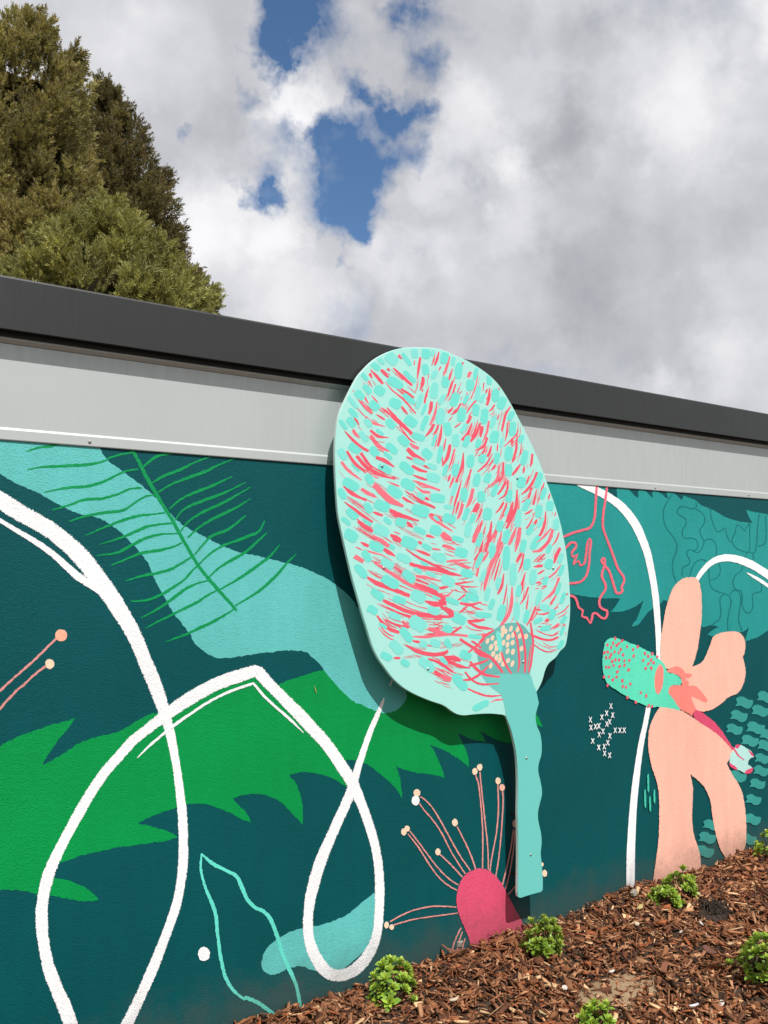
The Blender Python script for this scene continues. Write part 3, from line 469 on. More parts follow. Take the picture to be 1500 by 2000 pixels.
('painted_leaflet', None, 'mteal2', 'poly', '8044 845 8098 865 8182 853 8262 814 8356 795 8344 751 8293 723 8214 729 8137 765 8031 783 8071 810'),
('painted_leaflet', None, 'mteal2', 'poly', '8479 838 8531 857 8611 846 8687 810 8776 792 8764 751 8716 725 8641 730 8568 764 8468 780 8505 806'),
('painted_leaflet', None, 'mteal2', 'poly', '8405 713 8456 731 8536 720 8611 684 8699 666 8687 625 8639 599 8565 605 8493 639 8394 656 8431 681'),
('painted_leaflet', None, 'mteal2', 'poly', '8323 563 8374 581 8452 569 8526 532 8613 513 8602 473 8555 448 8481 455 8410 489 8312 507 8349 532'),
('painted_leaflet', None, 'mteal2', 'poly', '8292 367 8345 385 8428 371 8505 331 8597 310 8585 268 8535 243 8458 250 8383 287 8280 308 8319 333'),
('painted_leaflet', None, 'mteal2', 'poly', '7576 432 7621 448 7693 436 7760 400 7838 382 7828 343 7786 320 7719 327 7655 360 7566 378 7599 401'),
('painted_leaflet', None, 'mteal2', 'poly', '7502 321 7552 339 7630 325 7704 285 7791 264 7780 222 7733 197 7660 205 7588 242 7491 262 7527 288'),
('painted_leaflet', None, 'mteal2', 'poly', '8205 180 8257 197 8339 182 8415 142 8506 120 8494 78 8445 54 8369 63 8295 100 8193 122 8231 146'),
('painted_leaflet', None, 'mteal2', 'poly', '7446 201 7498 219 7580 204 7657 161 7747 139 7736 94 7687 69 7611 78 7536 117 7434 140 7472 165'),
('painted_leaflet', None, 'mteal2', 'poly', '8121 35 8170 51 8246 36 8318 -2 8402 -23 8392 -63 8345 -85 8274 -77 8205 -41 8110 -20 8146 3'),
('painted_leaflet', None, 'mteal2', 'poly', '8784 1295 8843 1318 8937 1308 9024 1270 9128 1253 9114 1205 9058 1174 8971 1178 8886 1213 8770 1229 8814 1259'),
('painted_leaflet', None, 'mteal2', 'poly', '8818 1452 8878 1476 8972 1467 9060 1429 9164 1414 9150 1365 9093 1334 9006 1337 8921 1372 8804 1386 8848 1417'),
('painted_petal', 'tall upright peach painted petal touching the white arch', 'peach', 'poly', '7543 2857 7442 2865 7330 2852 7219 2799 7129 2707 7061 2576 7014 2445 6979 2315 6960 2184 6960 2053 7001 2011 7063 1981 7255 1954 7409 1957 7466 1993 7539 2124 7590 2286 7626 2449 7635 2573 7629 2711 7598 2815'),
('painted_petal', 'lobed peach painted petal at the upper right of the flower', 'peach', 'poly', '7410 1970 7545 1988 7637 2023 7709 2101 7771 2194 7820 2254 7928 2284 8073 2294 8244 2283 8342 2235 8384 2161 8373 2076 8327 2014 8366 1932 8375 1831 8319 1721 8217 1645 8069 1622 7923 1566 7780 1524 7596 1519 7484 1560 7356 1706 7273 1846 7255 1954'),
('painted_petal', 'two-legged peach painted petal reaching the mulch', 'peach', 'poly', '6989 1630 6905 1606 6820 1524 6767 1440 6747 1340 6754 1212 6796 1066 6863 929 6890 798 6889 632 6880 455 6855 308 6809 140 6774 -3 6751 -123 7531 -215 7519 77 7490 188 7428 319 7400 455 7405 600 7422 756 7404 864 7384 927 7481 867 7591 784 7667 692 7709 604 7728 493 7757 354 7820 180 7897 58 8000 -17 8095 -42 8193 -27 8283 53 8313 187 8310 397 8269 586 8201 708 8096 821 7993 952 8055 993 8143 1079 8025 1149 7886 1248 7704 1344 7481 1456 7264 1558'),
('painted_bud', 'mint painted bud with pink dots beside the peach petals', 'budmint', 'poly', '6157 2279 6214 2314 6299 2316 6404 2291 6618 2223 6818 2147 6981 2052 7032 1996 7072 1941 7147 1929 7242 1888 7278 1846 7250 1808 7143 1817 7088 1782 7118 1713 7201 1640 7246 1563 7093 1597 6926 1626 6803 1638 6643 1685 6468 1758 6316 1834 6204 1893 6149 1959 6120 2059 6127 2182'),
('painted_patch', None, 'salmon', 'poly', '6939 2035 6990 1999 6994 1920 6974 1817 6919 1746 6873 1774 6857 1879 6879 1968'),
('painted_patch', 'salmon painted heart of the peach flower', 'salmon', 'poly', '7037 1954 7127 1990 7213 1993 7299 1962 7342 1921 7456 1899 7406 1869 7329 1871 7394 1826 7381 1791 7492 1782 7581 1727 7696 1621 7656 1602 7544 1642 7422 1684 7464 1602 7515 1536 7449 1516 7437 1490 7329 1541 7238 1583 7139 1685 7066 1744 7078 1796 7143 1814 7272 1806 7278 1846 7242 1895 7147 1929'),
('painted_tongue', 'dark pink painted tongue pointing to the pale tip', 'pink', 'poly', '7449 1519 7495 1542 7573 1521 7685 1462 7798 1395 7912 1301 8004 1207 8073 1136 8131 1081 8095 1078 7978 1175 7840 1267 7704 1344 7569 1406 7470 1470'),
('painted_tip', 'pale mint painted tip with pink edge', 'pale', 'poly', '8157 1105 8243 1109 8340 1069 8439 1021 8492 958 8397 934 8370 895 8461 841 8429 802 8329 806 8207 854 8099 903 8049 966 8068 1033 8118 1068'),
('painted_patch', None, 'pink', 'poly', '8144 1100 8174 1120 8253 1111 8230 1094 8187 1076'),
('painted_patch', None, 'pink', 'poly', '8377 1047 8451 1006 8497 957 8442 978'),
('painted_patch', None, 'pink', 'poly', '8036 956 8165 892 8170 858 8059 912'),
('painted_patch', None, 'pink', 'poly', '8304 808 8343 835 8464 847 8455 810 8391 793'),
('painted_line', None, 'pink', 'line', '8120 1096 14 3 8201 1009 11 4 8310 943 5 3'),
('painted_dot', None, 'pinkdot', 'poly', '6317 2312 6312 2301 6301 2295 6289 2298 6281 2308 6282 2320 6291 2329 6304 2330 6314 2323'),
('painted_dot', None, 'pinkdot', 'poly', '6410 2279 6397 2271 6383 2269 6374 2276 6375 2287 6384 2297 6399 2302 6411 2300 6416 2290'),
('painted_dot', None, 'pinkdot', 'poly', '6483 2228 6481 2218 6473 2212 6461 2213 6453 2221 6450 2232 6455 2241 6466 2243 6477 2238'),
('painted_dot', None, 'pinkdot', 'poly', '6566 2192 6559 2183 6547 2180 6535 2183 6530 2193 6533 2203 6543 2209 6555 2209 6565 2202'),
('painted_dot', None, 'pinkdot', 'poly', '6637 2214 6626 2205 6612 2203 6601 2209 6598 2219 6604 2229 6617 2235 6630 2233 6638 2225'),
('painted_dot', None, 'pinkdot', 'poly', '6208 2255 6200 2247 6187 2244 6176 2249 6172 2258 6176 2267 6186 2273 6199 2272 6207 2265'),
('painted_dot', None, 'pinkdot', 'poly', '6257 2230 6252 2220 6242 2215 6231 2218 6224 2227 6225 2238 6233 2246 6244 2247 6254 2241'),
('painted_dot', None, 'pinkdot', 'poly', '6336 2246 6332 2235 6321 2229 6308 2231 6299 2240 6298 2252 6306 2260 6318 2262 6330 2256'),
('painted_dot', None, 'pinkdot', 'poly', '6288 2269 6282 2258 6271 2253 6259 2256 6252 2266 6253 2278 6262 2287 6274 2288 6285 2281'),
('painted_dot', None, 'pinkdot', 'poly', '6360 2257 6348 2249 6335 2249 6327 2255 6328 2264 6337 2274 6350 2278 6361 2275 6365 2267'),
('painted_dot', None, 'pinkdot', 'poly', '6163 2183 6150 2176 6136 2175 6125 2182 6125 2193 6134 2203 6148 2207 6162 2204 6168 2194'),
('painted_dot', None, 'pinkdot', 'poly', '6212 2194 6209 2183 6198 2177 6185 2179 6175 2187 6173 2198 6180 2207 6193 2209 6206 2204'),
('painted_dot', None, 'pinkdot', 'poly', '6257 2167 6251 2157 6239 2152 6227 2156 6220 2165 6222 2177 6232 2185 6245 2185 6255 2178'),
('painted_dot', None, 'pinkdot', 'poly', '6303 2188 6296 2179 6285 2175 6274 2179 6270 2188 6273 2199 6283 2206 6294 2206 6302 2199'),
('painted_dot', None, 'pinkdot', 'poly', '6360 2176 6353 2167 6342 2163 6331 2167 6326 2176 6329 2187 6339 2194 6351 2194 6359 2187'),
('painted_dot', None, 'pinkdot', 'poly', '6393 2206 6388 2195 6375 2190 6362 2193 6354 2203 6354 2215 6364 2223 6378 2224 6389 2217'),
('painted_dot', None, 'pinkdot', 'poly', '6421 2155 6418 2144 6408 2139 6396 2141 6389 2150 6388 2162 6396 2170 6407 2172 6417 2166'),
('painted_dot', None, 'pinkdot', 'poly', '6185 2145 6183 2134 6174 2128 6163 2130 6155 2139 6153 2150 6158 2159 6169 2162 6179 2156'),
('painted_dot', None, 'pinkdot', 'poly', '6236 2140 6226 2132 6213 2130 6203 2135 6201 2145 6207 2155 6219 2161 6231 2159 6238 2151'),
('painted_dot', None, 'pinkdot', 'poly', '6268 2101 6258 2092 6244 2090 6233 2095 6230 2106 6237 2117 6250 2123 6263 2121 6270 2112'),
('painted_dot', None, 'pinkdot', 'poly', '6315 2114 6310 2103 6299 2098 6287 2102 6281 2111 6283 2123 6291 2132 6303 2132 6313 2125'),
('painted_dot', None, 'pinkdot', 'poly', '6366 2109 6359 2100 6347 2096 6335 2100 6329 2110 6332 2121 6342 2128 6355 2127 6364 2120'),
('painted_dot', None, 'pinkdot', 'poly', '6435 2092 6424 2086 6411 2085 6404 2091 6405 2101 6415 2109 6428 2113 6438 2110 6441 2102'),
('painted_dot', None, 'pinkdot', 'poly', '6508 2095 6499 2085 6486 2082 6477 2087 6474 2098 6480 2109 6492 2116 6504 2115 6511 2106'),
('painted_dot', None, 'pinkdot', 'poly', '6575 2131 6566 2122 6552 2119 6540 2124 6536 2135 6541 2146 6553 2152 6567 2151 6576 2143'),
('painted_dot', None, 'pinkdot', 'poly', '6284 2067 6281 2057 6272 2053 6261 2055 6254 2063 6254 2073 6260 2081 6271 2083 6280 2077'),
('painted_dot', None, 'pinkdot', 'poly', '6182 2058 6180 2049 6171 2043 6160 2045 6153 2053 6151 2064 6157 2072 6168 2074 6178 2068'),
('painted_dot', None, 'pinkdot', 'poly', '6223 2048 6211 2042 6198 2042 6189 2049 6189 2058 6198 2067 6211 2070 6223 2067 6228 2058'),
('painted_dot', None, 'pinkdot', 'poly', '6372 2046 6361 2038 6347 2036 6336 2042 6334 2052 6340 2062 6353 2068 6366 2066 6374 2057'),
('painted_dot', None, 'pinkdot', 'poly', '6436 2051 6424 2043 6411 2041 6402 2047 6403 2058 6412 2068 6425 2074 6437 2072 6441 2063'),
('painted_dot', None, 'pinkdot', 'poly', '6496 2005 6484 1997 6469 1997 6459 2003 6458 2014 6466 2023 6480 2028 6494 2025 6500 2015'),
('painted_dot', None, 'pinkdot', 'poly', '6337 1998 6324 1991 6309 1990 6300 1997 6300 2008 6309 2017 6324 2021 6337 2018 6342 2009'),
('painted_dot', None, 'pinkdot', 'poly', '6153 1968 6145 1959 6132 1956 6121 1961 6116 1971 6120 1981 6131 1987 6144 1986 6153 1979'),
('painted_dot', None, 'pinkdot', 'poly', '6217 1964 6207 1957 6196 1955 6187 1960 6185 1970 6191 1979 6202 1984 6214 1982 6219 1974'),
('painted_dot', None, 'pinkdot', 'poly', '6273 1931 6260 1923 6246 1922 6236 1928 6235 1940 6244 1950 6259 1955 6272 1952 6278 1942'),
('painted_dot', None, 'pinkdot', 'poly', '6327 1955 6320 1947 6308 1944 6296 1948 6291 1957 6294 1967 6305 1973 6317 1973 6326 1966'),
('painted_dot', None, 'pinkdot', 'poly', '6409 1914 6401 1904 6387 1900 6374 1905 6368 1916 6372 1928 6383 1935 6398 1934 6408 1926'),
('painted_dot', None, 'pinkdot', 'poly', '6519 1881 6515 1870 6504 1865 6492 1868 6483 1877 6483 1888 6490 1896 6502 1897 6514 1891'),
('painted_dot', None, 'pinkdot', 'poly', '6408 1860 6399 1851 6387 1848 6378 1853 6376 1863 6382 1875 6394 1882 6405 1881 6410 1872'),
('painted_dot', None, 'pinkdot', 'poly', '6457 1855 6456 1844 6448 1838 6436 1840 6427 1849 6425 1860 6430 1869 6440 1871 6451 1866'),
('painted_dot', None, 'pinkdot', 'poly', '6197 1887 6187 1878 6175 1876 6166 1881 6164 1891 6170 1902 6181 1908 6193 1907 6199 1899'),
('painted_dot', None, 'pinkdot', 'poly', '6471 1754 6462 1746 6449 1744 6438 1749 6435 1759 6441 1769 6453 1775 6465 1773 6473 1765'),
('painted_dot', None, 'pinkdot', 'poly', '6595 1704 6592 1693 6581 1688 6566 1690 6555 1699 6553 1710 6561 1719 6574 1721 6588 1715'),
('painted_dot', None, 'pinkdot', 'poly', '6663 1780 6652 1774 6639 1773 6631 1779 6632 1789 6642 1797 6655 1800 6665 1797 6669 1789'),
('painted_dot', None, 'pinkdot', 'poly', '6748 1749 6745 1737 6734 1732 6721 1734 6711 1745 6710 1757 6718 1767 6731 1768 6743 1761'),
('painted_dot', None, 'pinkdot', 'poly', '6778 1648 6765 1640 6751 1640 6743 1646 6743 1657 6753 1666 6768 1671 6780 1668 6784 1659'),
('painted_dot', None, 'pinkdot', 'poly', '6829 1637 6818 1630 6804 1630 6795 1636 6794 1646 6802 1655 6816 1658 6828 1655 6833 1646'),
('painted_dot', None, 'pinkdot', 'poly', '6738 2149 6735 2137 6725 2131 6713 2133 6704 2143 6703 2155 6710 2165 6722 2167 6733 2161'),
('painted_dot', None, 'pinkdot', 'poly', '6847 2134 6835 2124 6820 2122 6809 2128 6806 2140 6814 2151 6829 2157 6843 2155 6850 2146'),
('painted_dot', None, 'pinkdot', 'poly', '6785 2120 6782 2108 6771 2102 6759 2104 6750 2114 6748 2127 6755 2136 6767 2138 6779 2132'),
('painted_dot', None, 'pinkdot', 'poly', '6710 2080 6698 2072 6684 2071 6675 2077 6675 2088 6684 2097 6698 2102 6710 2099 6715 2090'),
('painted_dot', None, 'pinkdot', 'poly', '6828 2077 6815 2068 6802 2066 6793 2071 6793 2082 6802 2093 6816 2099 6828 2098 6832 2089'),
('painted_dot', None, 'pinkdot', 'poly', '6869 2053 6864 2043 6850 2037 6835 2040 6825 2049 6825 2061 6835 2070 6850 2071 6863 2065'),
('painted_dot', None, 'pinkdot', 'poly', '6783 2043 6769 2036 6755 2035 6747 2041 6749 2052 6760 2062 6775 2067 6787 2064 6790 2054'),
('painted_dot', None, 'pinkdot', 'poly', '6747 2005 6741 1995 6729 1990 6715 1993 6707 2003 6708 2015 6717 2023 6731 2024 6743 2017'),
('painted_dot', None, 'pinkdot', 'poly', '6831 2005 6828 1993 6817 1986 6802 1989 6791 1998 6789 2011 6796 2021 6810 2024 6824 2017'),
('painted_dot', None, 'pinkdot', 'poly', '6919 2100 6906 2092 6892 2090 6883 2096 6884 2107 6894 2118 6908 2123 6920 2121 6925 2112'),
('painted_cross_stroke', None, 'white', 'line', '6206 1729 5 1 6242 1675 4 1'),
('painted_cross_stroke', None, 'white', 'line', '6241 1724 5 -2 6203 1680 4 -2'),
('painted_cross_stroke', None, 'white', 'line', '6146 1671 5 1 6182 1617 4 1'),
('painted_cross_stroke', None, 'white', 'line', '6182 1666 5 -2 6143 1622 4 -2'),
('painted_cross_stroke', None, 'white', 'line', '6230 1644 5 1 6266 1591 4 1'),
('painted_cross_stroke', None, 'white', 'line', '6265 1641 5 -2 6227 1596 4 -2'),
('painted_cross_stroke', None, 'white', 'line', '6081 1640 5 1 6117 1588 4 1'),
('painted_cross_stroke', None, 'white', 'line', '6116 1637 5 -2 6078 1592 4 -2'),
('painted_cross_stroke', None, 'white', 'line', '5928 1635 5 1 5963 1581 4 1'),
('painted_cross_stroke', None, 'white', 'line', '5963 1630 5 -2 5926 1587 4 -2'),
('painted_cross_stroke', None, 'white', 'line', '6187 1588 5 1 6223 1536 4 1'),
('painted_cross_stroke', None, 'white', 'line', '6223 1586 5 -2 6184 1539 4 -2'),
('painted_cross_stroke', None, 'white', 'line', '6146 1573 5 1 6182 1520 4 1'),
('painted_cross_stroke', None, 'white', 'line', '6181 1569 5 -2 6143 1524 4 -2'),
('painted_cross_stroke', None, 'white', 'line', '5934 1564 5 1 5969 1513 4 1'),
('painted_cross_stroke', None, 'white', 'line', '5968 1561 5 -2 5931 1516 4 -2'),
('painted_cross_stroke', None, 'white', 'line', '5994 1566 5 1 6029 1512 4 1'),
('painted_cross_stroke', None, 'white', 'line', '6028 1561 5 -2 5991 1518 4 -2'),
('painted_cross_stroke', None, 'white', 'line', '6039 1566 5 1 6075 1516 4 1'),
('painted_cross_stroke', None, 'white', 'line', '6074 1565 5 -2 6036 1518 4 -2'),
('painted_cross_stroke', None, 'white', 'line', '6093 1513 5 1 6129 1461 4 1'),
('painted_cross_stroke', None, 'white', 'line', '6128 1510 5 -2 6090 1464 4 -2'),
('painted_cross_stroke', None, 'white', 'line', '6041 1490 5 1 6076 1437 4 1'),
('painted_cross_stroke', None, 'white', 'line', '6076 1485 5 -2 6038 1442 4 -2'),
('painted_cross_stroke', None, 'white', 'line', '6260 1503 5 1 6297 1452 4 1'),
('painted_cross_stroke', None, 'white', 'line', '6296 1502 5 -2 6257 1454 4 -2'),
('painted_cross_stroke', None, 'white', 'line', '6326 1497 5 1 6363 1445 4 1'),
('painted_cross_stroke', None, 'white', 'line', '6363 1494 5 -2 6323 1448 4 -2'),
('painted_cross_stroke', None, 'white', 'line', '6383 1490 5 1 6421 1438 4 1'),
('painted_cross_stroke', None, 'white', 'line', '6420 1488 5 -2 6380 1441 4 -2'),
('painted_cross_stroke', None, 'white', 'line', '6186 1463 5 1 6222 1408 4 1'),
('painted_cross_stroke', None, 'white', 'line', '6222 1457 5 -2 6183 1414 4 -2'),
('painted_cross_stroke', None, 'white', 'line', '5955 1444 5 1 5990 1390 4 1'),
('painted_cross_stroke', None, 'white', 'line', '5989 1438 5 -2 5952 1397 4 -2'),
('painted_cross_stroke', None, 'white', 'line', '6155 1404 5 1 6191 1352 4 1'),
('painted_cross_stroke', None, 'white', 'line', '6190 1401 5 -2 6152 1356 4 -2'),
('painted_cross_stroke', None, 'white', 'line', '6033 1378 5 1 6068 1325 4 1'),
('painted_cross_stroke', None, 'white', 'line', '6068 1373 5 -2 6030 1330 4 -2'),
('painted_cross_stroke', None, 'white', 'line', '6106 1376 5 1 6142 1323 4 1'),
('painted_cross_stroke', None, 'white', 'line', '6141 1372 5 -2 6103 1328 4 -2'),
('painted_cross_stroke', None, 'white', 'line', '6110 1316 5 1 6146 1262 4 1'),
('painted_cross_stroke', None, 'white', 'line', '6145 1310 5 -2 6108 1268 4 -2'),
('painted_cross_stroke', None, 'white', 'line', '6178 1288 5 1 6214 1237 4 1'),
('painted_cross_stroke', None, 'white', 'line', '6214 1286 5 -2 6175 1240 4 -2'),
('painted_tick', None, 'tick', 'line', '6738 1023 7 -1 6733 999 13 -2 6734 939 14 -2 6734 879 13 -2 6735 853 6 -1'),
('painted_tick', None, 'tick', 'line', '6688 885 7 -2 6683 861 13 -2 6684 801 14 -2 6684 741 13 -2 6685 716 6 -1'),
('painted_tick', None, 'tick', 'line', '6825 865 7 -2 6820 840 13 -2 6821 799 14 -2 6821 757 13 -2 6823 732 6 -1'),
('painted_tick', None, 'tick', 'line', '6758 812 7 -1 6753 787 13 -2 6754 741 14 -2 6755 695 13 -2 6756 669 6 -1'),
('painted_scratch', None, 'ochre', 'line', '3089 2141 2 0 3098 2115 3 0 3107 2085 2 0'),
]
OUTLINE = '3737 4615 3814 4632 3931 4650 4051 4662 4163 4658 4277 4631 4372 4614 4458 4589 4567 4549 4666 4499 4744 4441 4823 4357 4891 4275 4971 4168 5053 4055 5134 3932 5217 3790 5276 3672 5336 3552 5396 3423 5443 3293 5449 3267 5485 3136 5513 2960 5526 2829 5533 2654 5524 2523 5503 2428 5483 2342 5456 2292 5400 2260 5350 2212 5263 2166 5220 2110 5189 2037 5146 1973 5114 1942 5127 1891 5139 1856 5120 1808 5102 1760 5103 1710 5118 1658 5150 1605 5167 1516 5162 1430 5130 1359 5125 1295 5151 1206 5165 1117 5141 1046 5117 975 5119 900 5145 810 5154 723 5142 640 5152 553 5162 445 5160 344 5145 332 5024 335 4906 335 4884 347 4880 379 4887 585 4890 793 4888 1002 4895 1211 4890 1370 4877 1488 4849 1597 4814 1696 4771 1779 4664 1808 4551 1822 4441 1828 4330 1831 4258 1849 4198 1882 4128 1927 4000 1973 3884 2021 3808 2058 3742 2097 3659 2163 3595 2234 3532 2311 3478 2402 3434 2521 3390 2639 3346 2771 3302 2902 3258 3054 3224 3177 3198 3277 3180 3364 3167 3508 3158 3652 3155 3797 3161 3907 3178 4018 3203 4094 3246 4180 3289 4259 3342 4347 3395 4407 3467 4477 3549 4534 3642 4582'
STEM = '5036 2094 5076 2020 5114 1942 5127 1891 5139 1856 5120 1808 5102 1760 5103 1710 5118 1658 5150 1605 5167 1516 5162 1430 5130 1359 5125 1295 5151 1206 5165 1117 5141 1046 5117 975 5119 900 5145 810 5154 723 5142 640 5152 553 5162 445 5160 344 5145 332 5024 335 4906 335 4884 347 4880 379 4887 585 4890 793 4888 1002 4895 1211 4890 1370 4877 1488 4849 1597 4814 1696 4771 1779 4759 1843 4738 1918 4716 1960 4629 2016 4554 2078 4511 2129 4619 2137 4774 2134 4898 2123'
CONE = '4480 2235 4476 2299 4514 2376 4568 2438 4645 2475 4700 2497 4778 2518 4846 2522 4938 2512 4995 2476 5053 2415 5081 2363 5074 2288 5061 2163 5038 2090 4898 2109 4774 2118 4619 2121 4522 2120'
SEEDS = ['4765 2473 4752 2457 4736 2451 4724 2458 4721 2475 4729 2493 4744 2504 4759 2504 4767 2491',
'4851 2470 4839 2455 4825 2450 4813 2456 4811 2471 4818 2488 4832 2498 4846 2498 4853 2486',
'4927 2462 4915 2446 4900 2440 4888 2446 4886 2463 4895 2481 4909 2493 4924 2493 4931 2481',
'4794 2451 4784 2439 4769 2435 4756 2441 4752 2455 4759 2469 4772 2478 4787 2477 4796 2466',
'4596 2384 4585 2370 4571 2365 4561 2371 4558 2386 4565 2402 4579 2412 4592 2412 4599 2401',
'4649 2405 4639 2393 4625 2388 4614 2394 4611 2408 4617 2423 4630 2432 4643 2431 4651 2421',
'4755 2424 4743 2410 4728 2405 4716 2412 4713 2427 4720 2443 4734 2453 4749 2453 4757 2441',
'4823 2403 4811 2388 4795 2383 4782 2390 4779 2405 4786 2422 4801 2433 4816 2432 4825 2420',
'4876 2419 4864 2404 4849 2398 4837 2405 4834 2421 4841 2438 4856 2449 4871 2448 4879 2436',
'4950 2407 4939 2393 4924 2389 4912 2395 4909 2409 4916 2425 4930 2435 4944 2434 4952 2423',
'5022 2399 5010 2386 4994 2382 4980 2389 4975 2403 4982 2418 4997 2427 5014 2425 5023 2414',
'4681 2363 4670 2350 4656 2346 4645 2352 4641 2366 4648 2381 4661 2390 4675 2389 4683 2379',
'4870 2357 4860 2345 4844 2341 4832 2347 4828 2361 4834 2375 4848 2383 4863 2382 4872 2372',
'4812 2344 4800 2330 4786 2325 4775 2331 4772 2346 4780 2362 4793 2372 4807 2372 4814 2361',
'4768 2363 4756 2348 4741 2342 4730 2349 4727 2364 4735 2381 4749 2392 4763 2392 4770 2380',
'4637 2333 4625 2318 4609 2314 4596 2321 4593 2336 4600 2353 4615 2363 4630 2361 4639 2350',
'4695 2321 4683 2308 4668 2304 4655 2310 4651 2325 4658 2341 4672 2350 4688 2349 4696 2338',
'4811 2291 4800 2277 4785 2272 4774 2278 4772 2293 4779 2309 4793 2319 4806 2318 4814 2307',
'4872 2283 4861 2268 4845 2263 4833 2270 4830 2285 4837 2302 4852 2313 4867 2312 4875 2300',
'4966 2302 4955 2289 4940 2285 4928 2291 4925 2305 4932 2320 4946 2330 4960 2329 4968 2318',
'4658 2279 4647 2266 4631 2262 4618 2269 4614 2283 4621 2298 4635 2307 4651 2306 4660 2294',
'4692 2249 4680 2233 4664 2227 4652 2234 4650 2251 4658 2269 4673 2280 4687 2280 4695 2267',
'4739 2270 4728 2258 4714 2254 4702 2260 4699 2274 4705 2288 4719 2297 4733 2296 4741 2285',
'4729 2226 4717 2212 4701 2207 4689 2214 4685 2229 4692 2246 4707 2256 4723 2255 4731 2243',
'4764 2191 4753 2179 4738 2176 4725 2182 4721 2196 4727 2210 4741 2218 4756 2216 4765 2206',
'4817 2216 4807 2204 4792 2201 4779 2207 4776 2221 4782 2235 4795 2243 4810 2241 4819 2231',
'4865 2189 4853 2174 4838 2168 4826 2175 4823 2191 4831 2208 4846 2219 4860 2218 4868 2206',
'4629 2189 4619 2176 4605 2171 4594 2177 4591 2191 4598 2206 4611 2216 4624 2215 4631 2204']
